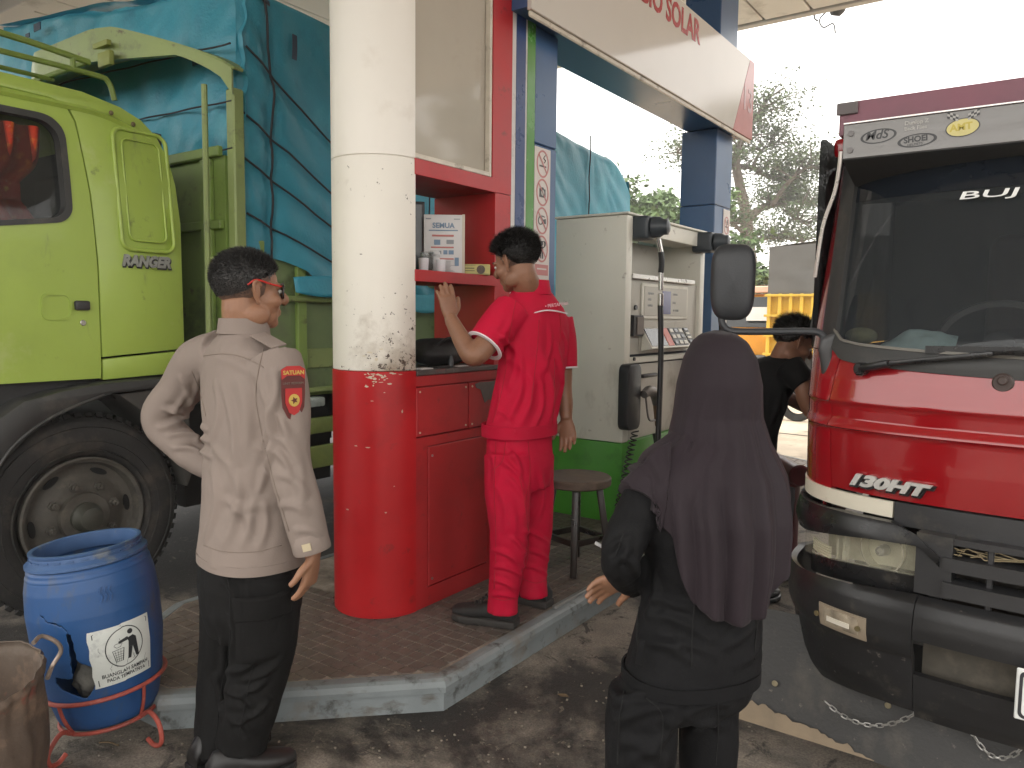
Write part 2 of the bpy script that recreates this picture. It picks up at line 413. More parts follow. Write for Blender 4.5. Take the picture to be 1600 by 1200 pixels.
q = MB(); q.lathe([(0, 0), (.05, 0), (.085, .05), (.09, .1), (.03, .13), (0, .13)], p+Vector((.02, 0, .02)), (0.3, -.2, 1), 16); q.build('lamp_head', M('lamp_dark', (.07, .07, .07), .5), fl)
q = MB(); q.tube([p+Vector((-.02, 0, .12)), p+Vector((-.14, 0, .02)), p+Vector((-.10, 0, -.08)), p+Vector((0, 0, -.06)), p+Vector((.03, 0, -.17))], .008, 6, sub=5); q.tube([p+Vector((-.19, 0, .2)), p+Vector((-.2, 0, .05)), p+Vector((-.16, 0, 0))], .01, 6, sub=4); q.build('wire', M('lamp_dark', (.07, .07, .07), .5), fl)

# ================================================================== round column and service counter
white_p = None
def worn_white():
    m = M('worn_white_paint', (.78, .74, .66), .42, var=.04, scale=2, dirt=None); nt = m.node_tree; N = nt.nodes; L = nt.links; b = N['Principled BSDF']
    src = b.inputs['Base Color'].links[0].from_socket
    tc = N.new('ShaderNodeTexCoord'); sep = N.new('ShaderNodeSeparateXYZ'); L.new(tc.outputs['Object'], sep.inputs[0])
    # wear gathers low down and on the corner people brush past
    hz = N.new('ShaderNodeMapRange'); hz.inputs['From Min'].default_value = 1.46; hz.inputs['From Max'].default_value = 1.0; L.new(sep.outputs['Z'], hz.inputs['Value'])
    hx = N.new('ShaderNodeMapRange'); hx.inputs['From Min'].default_value = -.05; hx.inputs['From Max'].default_value = .19; L.new(sep.outputs['X'], hx.inputs['Value'])
    mu = N.new('ShaderNodeMath'); mu.operation = 'MULTIPLY'; L.new(hz.outputs[0], mu.inputs[0]); L.new(hx.outputs[0], mu.inputs[1])
    def layer(src, scale, lo, hi, col, gain, off):
        n = N.new('ShaderNodeTexNoise'); n.inputs['Scale'].default_value = scale; n.inputs['Detail'].default_value = 7; n.inputs['Roughness'].default_value = .65; L.new(tc.outputs['Object'], n.inputs['Vector'])
        a = N.new('ShaderNodeMath'); a.operation = 'MULTIPLY_ADD'; L.new(mu.outputs[0], a.inputs[0]); a.inputs[1].default_value = gain; L.new(n.outputs['Fac'], a.inputs[2])
        r = N.new('ShaderNodeMapRange'); r.inputs['From Min'].default_value = lo; r.inputs['From Max'].default_value = hi; L.new(a.outputs[0], r.inputs['Value'])
        x = N.new('ShaderNodeMix'); x.data_type = 'RGBA'; L.new(r.outputs[0], x.inputs['Factor']); L.new(src, x.inputs['A']); x.inputs['B'].default_value = (*col, 1); return x.outputs['Result']
    s1 = layer(src, 5.5, .60, 1.0, (.27, .20, .13), .50, 0)
    s2 = layer(s1, 30, .675, .695, (.075, .05, .035), .16, 0)
    s2 = layer(s2, 75, .72, .735, (.06, .045, .035), .20, 0)
    L.new(s2, b.inputs['Base Color']); return m
white_worn = worn_white()
white_up = M('column_white_paint', (.80, .76, .69), .38, var=.03, scale=1.5, dirt=[((.66, .60, .52), .2, 1.2)])
red_p = M('glossy_red_paint', (.47, .010, .014), .40, var=.10, scale=3, bump=.03, bscale=18, dirt=[((.36, .012, .014), .35, 2.2), ((.16, .03, .025), .16, 9)], spec=.45)
CC = (-2.535, 2.533); CR = .215
def dcol(r, z0, z1, bev=.003):
    "rounded end pier: half round towards the drive, flat behind"
    def ring(rr, z): return [(CC[0]+rr*math.cos(math.radians(180+180*k/64)), CC[1]+rr*math.sin(math.radians(180+180*k/64)), z) for k in range(65)]
    rs = [ring(r-bev, z0), ring(r, z0+bev), ring(r, z1-bev), ring(r-bev, z1)]; q = MB(); n = 65
    vs = [p for rg in rs for p in rg]; fs = []
    for k in range(3):
        for i in range(n): fs.append((k*n+i, k*n+(i+1) % n, (k+1)*n+(i+1) % n, (k+1)*n+i))
    fs += [tuple(range(n-1, -1, -1)), tuple(3*n+i for i in range(n))]
    return q.add(vs, fs)
colm = thing('round_column', 'rounded column white above and glossy red below, standing on the island corner', 'column', (*CC, IZ))
dcol(CR+.003, IZ+.002, 1.2365).build('red_base', red_p, colm)
dcol(CR, 1.238, 2.160).build('lower_shaft', white_worn, colm)
dcol(CR, 2.161, CZ+.02).build('upper_shaft', white_up, colm)
chip_m = M('bare_chip', (.62, .55, .42), .7, var=.2)
for (a, z, wd, hh) in tuple((random.gauss(-50, 9), 1.103-abs(random.gauss(0, .045)), random.uniform(.006, .030), random.uniform(.003, .011)) for _k in range(34))+((-75, .78, .02, .006), (-60, .775, .03, .005), (-88, .49, .022, .008), (-40, .485, .014, .007), (-20, .93, .012, .02), (-30, .60, .008, .006), (-58, 1.19, .03, .012), (-50, 1.16, .02, .02), (-64, 1.175, .018, .008), (-45, 1.205, .025, .008), (-52, 1.08, .016, .005)):
    t = math.radians(a); q = MB(); pts = []
    for k in range(9):
        an = 2*PI*k/9; rr = random.uniform(.55, 1); da = wd/2*math.cos(an)*rr/CR
        pts.append((CC[0]+(CR+.0035)*math.cos(t+da), CC[1]+(CR+.0035)*math.sin(t+da), IZ+z-.13+hh/2*math.sin(an)*rr+.13))
    q.add(pts+[(CC[0]+(CR+.0036)*math.cos(t), CC[1]+(CR+.0036)*math.sin(t), IZ+z)], [(k, (k+1) % 9, 9) for k in range(9)]); q.build('paint_chip', chip_m, colm, smooth=0)

XF = -2.32; XB = -2.72
ctr = thing('service_counter', 'red service counter with open shelves and lightbox joined to the round column', 'counter', (-2.5, 2.9, IZ))
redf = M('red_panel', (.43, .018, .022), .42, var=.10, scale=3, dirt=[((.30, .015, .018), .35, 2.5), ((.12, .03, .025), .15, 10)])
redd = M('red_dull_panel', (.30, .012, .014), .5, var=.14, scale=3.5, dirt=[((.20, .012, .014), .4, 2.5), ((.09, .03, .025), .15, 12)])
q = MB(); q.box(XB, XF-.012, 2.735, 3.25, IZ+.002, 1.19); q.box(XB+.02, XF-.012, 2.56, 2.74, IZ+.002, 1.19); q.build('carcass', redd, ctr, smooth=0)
q = MB(); q.box(XF-.012, XF, 2.53, 2.612, IZ+.004, .905); q.box(XF-.0125, XF, 3.075, 3.25, IZ+.004, .905); q.box(XF-.012, XF, 2.6125, 3.0745, IZ+.004, .222); q.box(XF-.0122, XF+.001, 2.53, 3.25, .888, .93); q.box(XF-.0122, XF+.001, 2.53, 3.25, 1.165, 1.21); q.build('face_frame', redf, ctr, smooth=0)
q = MB(); q.box(XF-.010, XF+.004, 2.618, 3.069, .228, .882, .003, 1); dr = q.build('cupboard_door', redf, ctr)
for zz in (.26, .84): q = MB(); q.cyl((XF+.003, 2.64, zz), (XF+.008, 2.64, zz), .006, n=10); q.build('screw', M('bare_steel_edge', (.55, .55, .53), .35), dr)
for a, b_ in ((2.537, 2.905), (2.915, 3.24)):
    q = MB(); q.box(XF-.010, XF+.004, a, b_, .937, 1.158, .003, 1); dp = q.build('front_panel', redf, ctr)
    for yy in (a+.02, b_-.02):
        for zz in (.955, 1.14):
            q = MB(); q.cyl((XF+.003, yy, zz), (XF+.007, yy, zz), .005, n=8); q.build('screw', chip_m, dp)
q = MB(); pts = [(2.955, 1.150), (2.99, 1.157), (3.06, 1.155), (3.13, 1.157), (3.135, 1.13), (3.11, 1.10), (3.115, 1.075), (3.09, 1.06), (3.06, 1.065), (3.035, 1.05), (3.02, 1.08), (3.0, 1.12), (2.965, 1.13)]
q.poly([(XF+.0045, y, z) for y, z in pts], (.002, 0, 0)); q.build('peeled_patch', M('peeled_primer', (.13, .11, .10), .7, var=.2, scale=20), ctr, smooth=0)
top_m = M('worn_counter_top', (.09, .075, .07), .5, var=.3, scale=12, dirt=[((.25, .03, .03), .3, 8), ((.3, .27, .24), .25, 14)])
q = MB(); q.box(XB, XF+.006, 2.735, 3.249, 1.212, 1.236, .004, 1); q.box(XB+.03, XF+.006, 2.54, 2.7345, 1.212, 1.236, .004, 1); q.build('counter_top', top_m, ctr)
q = MB(); q.box(XB, XF-.018, 3.118, 3.245, 1.237, 2.095); q.build('side_wall', M('red_side_wall', (.40, .016, .022), .35, var=.1, scale=2), ctr, smooth=0)
q = MB(); q.box(XF-.018, XF-.002, 3.118, 3.25, 1.237, 2.095); q.build('wall_edge', redf, ctr, smooth=0)
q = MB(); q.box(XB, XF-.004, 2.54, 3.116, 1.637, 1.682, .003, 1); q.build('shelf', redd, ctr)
q = MB(); q.box(XF-.0038, XF+.004, 2.528, 3.13, 1.632, 1.684, .002, 1); q.build('shelf_edge', redf, ctr)
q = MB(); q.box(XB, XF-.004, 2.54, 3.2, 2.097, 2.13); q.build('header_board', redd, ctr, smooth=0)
q = MB(); q.box(XF-.0038, XF+.004, 2.528, 3.138, 2.093, 2.163, .002, 1); q.build('header_edge', redf, ctr)
glossw = M('lightbox_acrylic', (.44, .40, .335), .06, var=.05, scale=1.2, rvar=.02, spec=.5, dirt=[((.36, .32, .26), .3, 1.0)])
q = MB(); q.box(XB, XF-.035, 2.54, 3.09, 2.166, CZ+.015); q.build('lightbox_panel', glossw, ctr, smooth=0)
alu = M('lightbox_frame', (.60, .55, .46), .4, var=.12, scale=8, dirt=[((.2, .17, .13), .35, 9)])
q = MB(); q.box(XF-.034, XF-.003, 2.53, 3.07, 2.165, 2.187, .003, 1); q.box(XF-.034, XF-.003, 3.0705, 3.089, 2.165, CZ+.01, .003, 1); q.build('lightbox_frame', alu, ctr)
q = MB(); q.box(XB, XF, 3.0915, 3.2505, 2.098, CZ+.012); q.build('upright', redf, ctr, smooth=0)
# things on the shelf and the counter
SZ = 1.683
def board(name, c, n, w_, h_, t, mat, root, lean=0.):
    "upright board: centre of foot c, facing n"
    n = Vector((n[0], n[1], 0)).normalized(); r = Vector((-n.y, n.x, 0)); u = (Vector((0, 0, 1))-n*lean).normalized(); f = r.cross(u)
    m = Matrix(((r.x, f.x, u.x, c[0]), (r.y, f.y, u.y, c[1]), (r.z, f.z, u.z, c[2]), (0, 0, 0, 1)))
    q = MB(); q.box(-w_/2, w_/2, -t/2, t/2, 0, h_, .002, 1, m); return q.build(name, mat, root), m
mon = thing('monitor', 'dark flat monitor seen edge on beside the white column on the shelf', 'monitor', (-2.62, 2.85, SZ))
blackp = M('black_plastic', (.022, .022, .024), .45, var=.2, scale=20)
greyp = M('grey_glass_screen', (.05, .055, .06), .15)
board('screen_housing', (-2.615, 2.83, SZ+.012), (.75, -.66), .12, .34, .045, blackp, mon)
o, m = board('screen', (-2.600, 2.815, SZ+.02), (.75, -.66), .10, .32, .012, greyp, mon)
q = MB(); q.box(-2.68, -2.56, 2.78, 2.90, SZ, SZ+.012, .003, 1); q.build('foot', blackp, mon)
notice = thing('notice_board', 'white printed notice board leaning upright on the red shelf', 'notice', (-2.43, 2.87, SZ))
paper = M('printed_paper', (.70, .69, .68), .5, var=.05)
nn = Vector((.60, -.80, 0)).normalized(); nc = Vector((-2.455, 2.88, SZ)); nr = Vector((-nn.y, nn.x, 0))
board('board', nc, nn, .190, .285, .010, paper, notice)
q = MB(); e = nc+nr*.1+Vector((0, 0, 0))
q.bar(nc+nr*.097+Vector((0, 0, 0)), nc+nr*.097+Vector((0, 0, .287)), .012, .02, up=tuple(nn)); q.build('edge_strip', M('aged_cream', (.62, .56, .46), .6), notice)
nu = Vector((0, 0, 1)); on = nc+nn*.0065
blueink = M('blue_ink', (.20, .30, .42), .6); redink = M('red_ink', (.55, .20, .18), .6); greyink = M('grey_ink', (.30, .32, .34), .6)
text('heading', 'SEMUA', .034, blueink, on+nr*.0+nu*.222, nr, nu, notice, .0004, align='CENTER', offset=.001)
def rect(mb, u0, u1, v0, v1, lift=.0008):
    p_ = lambda u, v: on+nr*u+nu*v+nn*lift
    mb.add([p_(u0, v0), p_(u1, v0), p_(u1, v1), p_(u0, v1)], [(0, 1, 2, 3)])
for r_ in ((-.07, .07, .207, .212), (-.045, -.015, .14, .165), (.0, .02, .095, .115), (.025, .05, .095, .115), (.055, .075, .04, .08)): q = MB(); rect(q, *r_); q.build('print_block', blueink, notice, smooth=0)
for r_ in ((-.055, .05, .180, .189), (-.06, .05, .125, .132), (-.04, .05, .070, .077)): q = MB(); rect(q, *r_); q.build('print_line', redink, notice, smooth=0)
q = MB(); rect(q, .015, .05, .145, .165); rect(q, -.04, -.01, .095, .112)
for k in range(9): rect(q, -.075+.002*k % .01, .02+.04*random.random(), .012+k*.006, .0135+k*.006)
rect(q, -.085, -.06, .262, .268); rect(q, .05, .08, .262, .266); struct(q.build('small_print', greyink, notice, smooth=0), 'stuff')
whitec = M('white_cup', (.72, .73, .76), .4, var=.04)
for (x, y, h_, r, lb) in ((-2.44, 2.72, .066, .024, 'white paper cup on the shelf nearest the round column'), (-2.395, 2.79, .062, .024, 'white paper cup standing in front of the notice board')):
    q = MB(); q.lathe([(0, 0), (r*.86, 0), (r*.9, .002), (r, h_), (r-.002, h_), (r*.84, .006), (0, .006)], (x, y, SZ), n=24)
    tag(q.build('paper_cup', whitec, loc=(x, y, SZ)), lb, 'cup', 'white cups on the shelf')
q = MB(); x, y = -2.48, 2.79; q.lathe([(0, 0), (.026, 0), (.033, .1), (.031, .1), (.025, .006), (0, .006)], (x, y, SZ), n=24)
gl = tag(q.build('drinking_glass', M('clear_plastic', (.75, .78, .78), .08, trans=.85, var=.02), loc=(x, y, SZ)), 'clear drinking glass behind the white cup on the shelf', 'glass')
q = MB(); q.ell((x-.005, y+.06, SZ+.095), (.03, .03, .022), 10); q.ell((x, y+.055, SZ+.045), (.032, .034, .045), 12); tag(q.build('tissue_pack', M('tissue_white', (.68, .68, .68), .8, bump=.5, bscale=30), loc=(x, y, SZ)), 'crumpled white tissue pack behind the cups on the shelf', 'tissue')
bx = thing('yellow_box', 'flat yellow printed carton lying on the red shelf beside the notice board', 'box', (-2.36, 2.99, SZ))
yel = M('yellow_carton', (.52, .46, .17), .5, var=.12, scale=15)
bn = Vector((.62, -.78, 0)).normalized(); br = Vector((-bn.y, bn.x, 0)); bc = Vector((-2.375, 3.005, SZ))
board('carton', bc, bn, .175, .052, .06, yel, bx)
fo = bc+bn*.0315
q = MB(); q.cyl(fo+br*.042+nu*.026, fo+br*.042+nu*.026+bn*.001, .021, n=20); q.build('round_emblem', M('emblem_brown', (.10, .07, .05), .5, var=.5, scale=90), bx)
q = MB()
for (u0, u1, v0, v1) in ((-.08, -.05, .022, .030), (-.035, .01, .03, .034), (-.035, .012, .018, .021), (-.085, .015, .046, .0475), (-.085, .08, .004, .0055)):
    p_ = lambda u, v: fo+br*u+nu*v+bn*.0008
    q.add([p_(u0, v0), p_(u1, v0), p_(u1, v1), p_(u0, v1)], [(0, 1, 2, 3)])
q.build('print', M('dark_green_ink', (.08, .09, .04), .6), bx, smooth=0)
# on the counter
bag = thing('black_bag', 'soft black bag lying on the counter top', 'bag', (-2.5, 2.9, 1.237))
bagm = M('black_bag_fabric', (.018, .017, .018), .6, var=.3, scale=14, bump=.6, bscale=22)
def bagf(u, v):
    t = u*2*PI; h_ = .135*(1-abs(v-.5)**3*1.5); ph = v*PI
    r = math.sin(ph)**.55
    x = -2.50+.12*math.cos(t)*r; y = 2.905+.17*math.sin(t)*r; z = 1.238+.065-.065*math.cos(ph)*1.0
    k = noise.noise(Vector((x*9, y*9, z*12)))*.022*r
    return (x+k*math.cos(t), y+k*math.sin(t), z+(.02*noise.noise(Vector((x*8, y*8, 3))) if v > .4 else 0))
q = MB(); q.grid(bagf, 32, 17, cu=True); q.build('pouch', bagm, bag, smooth=180)
q = MB(); q.tube([(-2.44, 2.80, 1.33), (-2.40, 2.84, 1.37), (-2.39, 2.92, 1.372), (-2.42, 2.99, 1.33)], .008, 6, sub=5); q.build('handle', blackp, bag)
q = MB(); q.box(-2.405, -2.388, 2.83, 2.845, 1.27, 1.30, .004); q.build('buckle', greyp, bag)
q = MB(); q.box(-2.40, -2.335, 2.70, 2.80, 1.2372, 1.246, .003, 1); ph = q.build('phone', blackp, loc=(-2.36, 2.75, 1.237)); tag(ph, 'black phone lying on the counter edge by the bag', 'phone')
q = MB(); q.box(-2.385, -2.33, 2.585, 2.665, 1.2372, 1.243, .001, 1); tag(q.build('note_paper', paper, loc=(-2.36, 2.62, 1.237)), 'folded white paper on the counter next to the column', 'paper')
q = MB(); q.box(-2.375, -2.335, 2.85, 2.93, 1.2372, 1.2425, .001, 1); tag(q.build('receipt', paper, loc=(-2.36, 2.89, 1.237)), 'small white receipt on the counter in front of the bag', 'paper')
q = MB(); q.lathe([(0, 0), (.013, 0), (.013, .035), (.007, .045), (.007, .06), (0, .06)], (-2.355, 2.82, 1.2372), n=12); tag(q.build('lighter', greyp, loc=(-2.355, 2.82, 1.237)), 'small dark bottle standing on the counter before the bag', 'bottle')

# ================================================================== blue portal with the fuel sign
blue_p = M('blue_cladding', (.035, .095, .215), .30, var=.12, scale=1.5, rvar=.05, dirt=[((.05, .12, .24), .3, 1.2)], spec=.6)
blue_d = M('blue_stripe', (.02, .05, .17), .35, var=.1)
green_p = M('green_stripe', (.085, .27, .05), .28, var=.08, spec=.6)
white_s = M('white_stripe', (.60, .57, .55), .35, var=.06)
port = thing('sign_portal', 'blue clad portal carrying the white fuel name beam over the dispenser', 'portal', (-2.45, 4.9, IZ))
for (y0, y1, mt, nm, dx) in ((3.2515, 3.2845, white_s, 'white_stripe', 0), (3.285, 3.3675, blue_d, 'blue_stripe', .002), (3.368, 3.3845, white_s, 'white_stripe', 0), (3.385, 3.4565, green_p, 'green_stripe', .002)):
    q = MB(); q.box(XB+.1, XF+dx, y0, y1, IZ+.002, CZ+.011); q.build(nm, mt, port, smooth=0)
PB = -2.60
def post(y0, y1, x0, x1, zs, nm='post'):
    for a, b_ in zip(zs[:-1], zs[1:]):
        q = MB(); q.box(x0, x1, y0, y1, a+.002, b_-.002, .006, 1); q.build(nm+'_panel', blue_p, port)
    q = MB(); q.box(x0+.012, x1-.012, y0+.012, y1-.012, zs[0], zs[-1]); q.build(nm+'_core', M('panel_gap', (.008, .012, .02), .8), port, smooth=0)
post(3.459, 3.68, PB, XF, (IZ+.002, 1.15, 2.40, 3.0))
post(6.06, 6.42, -2.61, XF+.01, (IZ+.002, 1.3, 2.40, 3.0))
post(6.06, 6.45, -2.61, XF+.01, (3.62, CZ+.01), 'upper_post')
q = MB(); q.box(-2.57, -2.225, 3.24, 6.55, 3.003, 3.58); q.build('beam_core', blue_p, port, smooth=0)
glossb = M('sign_panel_white', (.62, .59, .54), .10, var=.04, scale=1.0, rvar=.02, spec=.5)
SX = -2.195
q = MB(); q.box(-2.2245, SX, 3.236, 6.10, 2.985, 3.61, .003, 1); bp_ = q.build('sign_panel', glossb, port)
pinkp = M('sign_end_red', (.52, .22, .22), .10, var=.05, rvar=.02)  # red paled to pink: the sky's reflection is put into the colour
q = MB(); q.poly([(-2.2243, 6.105, 2.985), (-2.2243, 6.56, 2.985), (-2.2243, 6.56, 3.61), (-2.2243, 6.45, 3.61)], (.029, 0, 0), .002, 1); ep = q.build('sign_end_panel', pinkp, port, smooth=0)
q = MB(); q.poly([(-2.2242, 6.102, 2.986), (-2.2242, 6.446, 3.609), (-2.2242, 6.095, 3.609)], (.028, 0, 0)); q.build('sign_corner_panel', glossb, port, smooth=0)
redt = M('sign_lettering', (.42, .035, .045), .25, var=.04)
text('lettering', 'BIO SOLAR', .215, redt, (SX+.001, 4.42, 3.42), (0, 1, 0), (0, 0, 1), port, .0015, sx=.88, offset=.006)
text('numeral', '13', .26, M('sign_numeral', (.45, .26, .27), .2), (SX+.001, 6.28, 3.19), (0, 1, 0), (0, 0, 1), port, .001, offset=.004)
q = MB(); q.box(-2.223, SX-.012, 3.24, 6.56, 2.955, 2.9845, .006, 1); q.build('sign_lower_trim', alu, port)
# pictogram strips
pict = M('pictogram_panel', (.60, .54, .50), .35, var=.05)
pred = M('pictogram_red', (.48, .17, .16), .4); pblk = M('pictogram_black', (.035, .035, .04), .4)
def strip(yc, z0, z1, wd, X, lb):
    t = thing('pictogram_strip', lb, 'sign', (X, yc, z0), 'pictogram strips on the blue posts')
    q = MB(); q.box(X, X+.004, yc-wd/2, yc+wd/2, z0, z1, .001, 1); q.build('panel', pict, t)
    Xs = X+.0045
    def flat(pts, mt, nm, lift=0.):
        b = MB(); b.poly([(Xs+lift, yc+a, c) for a, c in pts], (.0008, 0, 0)); b.build(nm, mt, t, smooth=0)
    step = (z1-z0-.02)/4.55; z = z1-.02-.0
    for k in range(4):
        zc = z1-.012-step*(k+.48); R = min(wd*.42, step*.44)
        b = MB()
        b.plate([(Xs, yc+R*.92*math.cos(2*PI*i/28), zc+R*1.12*math.sin(2*PI*i/28)) for i in range(28)], [(Xs, yc+R*.78*math.cos(2*PI*i/28), zc+R*.97*math.sin(2*PI*i/28)) for i in range(28)], (.001, 0, 0)); b.build('ring', pred, t, smooth=0)
        if k == 0:
            flat([(-R*.5, zc-R*.25), (R*.5, zc-R*.25), (R*.5, zc-R*.12), (-R*.5, zc-R*.12)], pblk, 'cigarette')
            b = MB(); b.tube([(Xs+.0005, yc+R*.15, zc+R*.1), (Xs+.0005, yc+R*.35, zc+R*.3), (Xs+.0005, yc+R*.1, zc+R*.5), (Xs+.0005, yc+R*.35, zc+R*.75)], .0035, 6, sub=4, flat=.3); b.build('smoke', pblk, t)
        if k == 1:
            b = MB(); f_ = [(a*R*.46, zc+c*R*.40) for a, c in ((-1, -1), (1, -1), (1, .75), (.45, .75), (.3, 1.05), (-.3, 1.05), (-.45, .75), (-1, .75))]
            flat(f_, pblk, 'camera_body'); b.cyl((Xs+.001, yc, zc-.03*R), (Xs+.002, yc, zc-.03*R), R*.24, n=18); b.build('lens', pict, t)
        if k == 2:
            b = MB()
            b.plate([(Xs, yc-R*.25+R*.36*math.cos(2*PI*i/20), zc+R*.36*math.sin(2*PI*i/20)) for i in range(20)], [(Xs, yc-R*.25+R*.26*math.cos(2*PI*i/20), zc+R*.26*math.sin(2*PI*i/20)) for i in range(20)], (.001, 0, 0)); b.build('wheel', pblk, t, smooth=0)
            flat([(R*.0, zc+R*.1), (R*.55, zc+R*.2), (R*.6, zc-R*.2), (R*.1, zc-R*.25)], pblk, 'engine')
            flat([(-R*.1, zc+R*.35), (R*.4, zc+R*.3), (R*.4, zc+R*.38), (-R*.1, zc+R*.45)], pblk, 'bar')
        if k == 3:
            flat([(-R*.22, zc-R*.8), (-R*.08, zc-R*.8), (-R*.05, zc-R*.2), (R*.02, zc-R*.2), (R*.05, zc-R*.8), (R*.2, zc-R*.8), (R*.22, zc+R*.2), (-R*.25, zc+R*.2)], pblk, 'body')
            b = MB(); b.cyl((Xs, yc, zc+R*.45), (Xs+.001, yc, zc+R*.45), R*.2, n=16); b.build('head', pblk, t)
            b = MB(); b.tube([(Xs+.0005, yc+R*.1, zc+R*.65), (Xs+.0005, yc+R*.4, zc+R*.6), (Xs+.0005, yc+R*.42, zc+R*.3), (Xs+.0005, yc+R*.2, zc+R*.1)], .006, 6, sub=4, flat=.3); b.build('arm', pblk, t)
        # the slash
        s_ = R*.62; w2 = R*.07
        flat([(-s_-w2*.7, zc+s_*1.15-w2*.7), (-s_+w2*.7, zc+s_*1.15+w2*.7), (s_+w2*.7, zc-s_*1.15+w2*.7), (s_-w2*.7, zc-s_*1.15-w2*.7)], pred, 'slash', .0012)
    zc = z0+.055
    flat([(-wd*.42, zc-.028), (wd*.42, zc-.028), (wd*.42, zc+.03), (-wd*.42, zc+.03)], pred, 'caption_block')
    flat([(-wd*.3, zc+.002), (wd*.3, zc+.002), (wd*.3, zc+.010), (-wd*.3, zc+.010)], pict, 'caption_line', .001)
    return t
strip(3.535, 1.68, 2.385, .155, XF+.001, 'white strip of round red prohibition pictograms on the near blue post')
strip(6.325, 1.25, 2.385, .155, XF+.011, 'white strip of faded prohibition pictograms on the far blue post')
strip2 = thing('warning_strip', 'white strip with a black triangle mark below the near prohibition pictograms', 'sign', (XF, 3.535, 1.3))
q = MB(); q.box(XF+.001, XF+.005, 3.458, 3.612, 1.30, 1.678, .001, 1); q.build('panel', pict, strip2)
q = MB(); q.poly([(XF+.0055, 3.505, 1.60), (XF+.0055, 3.565, 1.60), (XF+.0055, 3.535, 1.662)], (.001, 0, 0)); q.build('triangle', pblk, strip2, smooth=0)

# ================================================================== fuel dispenser
crm = M('dispenser_cream', (.72, .70, .61), .42, var=.05, scale=1.8, dirt=[((.42, .39, .31), .28, 1.6, (1, 1, .5)), ((.22, .17, .12), .13, 14)])
crg = M('dispenser_grey', (.50, .48, .42), .45, var=.05, scale=2.2, dirt=[((.30, .27, .22), .25, 2.5)])
dgr = M('dispenser_green', (.065, .29, .026), .38, var=.08, scale=2, dirt=[((.04, .15, .02), .3, 2)])
dx0, dx1, dy0, dy1 = -2.80, -2.265, 4.45, 5.78
dsp = thing('fuel_dispenser', 'cream fuel dispenser with green base, two hoses and keypad on the island', 'dispenser', ((dx0+dx1)/2, (dy0+dy1)/2, IZ))
q = MB(); q.box(dx0, dx1-.003, dy0, dy0+.085, .667, 2.135, .008, 2); q.build('side_panel', crm, dsp)
q = MB(); q.box(dx0, dx1-.003, dy1-.085, dy1, .667, 2.135, .008, 2); q.build('side_panel', crm, dsp)
q = MB(); q.box(dx0-.004, dx1+.001, dy0-.004, dy1+.004, IZ+.002, .664, .008, 2); q.build('green_base', dgr, dsp)
q = MB(); q.box(dx0-.01, dx1+.01, dy0-.01, dy1+.01, 2.137, 2.152, .004, 1); q.build('lid', crm, dsp)
q = MB(); q.box(-2.5, dx1-.012, dy0+.087, dy1-.087, 2.03, 2.136, .004, 1); q.build('header', crm, dsp)
text('header_mark', 'P', .05, greyink, (dx1-.010, 4.93, 2.06), (0, 1, 0), (0, 0, 1), dsp, .001)
text('header_text', 'PERTAMINA', .026, greyink, (dx1-.010, 4.97, 2.066), (0, 1, 0), (0, 0, 1), dsp, .001)
q = MB(); q.box(-2.62, -2.58, dy0+.087, dy1-.087, 1.70, 2.029); q.build('recess_back', crg, dsp, smooth=0)
q = MB(); q.box(-2.74, dx1-.03, dy0+.087, dy1-.087, .667, 1.735); q.build('cabinet', crg, dsp, smooth=0)
silver = M('silver_ledge', (.62, .61, .58), .3, metal=.6, var=.1)
q = MB(); q.box(-2.56, dx1+.004, dy0+.087, dy1-.20, 1.737, 1.768, .004, 1); q.build('ledge', silver, dsp)
fx = dx1-.029
q = MB(); q.box(fx, fx+.012, 4.72, 5.50, 1.475, 1.715, .004, 1); q.build('display_bezel', crm, dsp)
q = MB(); q.box(fx+.0125, fx+.016, 4.75, 5.47, 1.497, 1.697, .002, 1); q.build('display_panel', crg, dsp)
q = MB(); q.box(fx+.0165, fx+.019, 5.03, 5.175, 1.51, 1.672, .002, 1); q.build('display_window', M('lcd_violet', (.10, .09, .22), .12), dsp)
for (y, z, s_) in ((4.80, 1.64, 'PREMIUM'), (4.80, 1.60, 'LITER'), (4.80, 1.56, 'HARGA'), (5.22, 1.645, 'RUPIAH'), (5.21, 1.585, 'LITER'), (5.22, 1.53, 'RP / LITER')):
    text('display_caption', s_, .022, greyink, (fx+.0165, y, z), (0, 1, 0), (0, 0, 1), dsp, .0005)
# keypad console: sloping tray with rounded lip
q = MB(); q.box(fx, fx+.006, 4.70, 5.52, 1.25, 1.46, .002, 1); q.build('console_back', crg, dsp)
kz0, kz1 = 1.285, 1.415
def kp(u, v, lift=0.): # u across, v up the slope
    y = 4.73+u*.77; a = Vector((fx+.085, y, kz0)); b_ = Vector((fx+.012, y, kz1)); n = Vector((kz1-kz0, 0, .073)).normalized()
    return a.lerp(b_, v)+n*lift
def kq(mb, u0, u1, v0, v1, t=.004):
    c = [kp(u0, v0), kp(u1, v0), kp(u1, v1), kp(u0, v1)]; n = Vector((kz1-kz0, 0, .073)).normalized()
    mb.poly([p-n*.002 for p in c], n*(t+.002), .001, 1)
q = MB(); q.poly([(fx+.007, 4.73, 1.258), (fx+.09, 4.73, 1.275), (fx+.088, 4.73, kz0-.003), (fx+.010, 4.73, kz1-.003)], (0, .77, 0), .004, 1); q.build('console', crm, dsp)
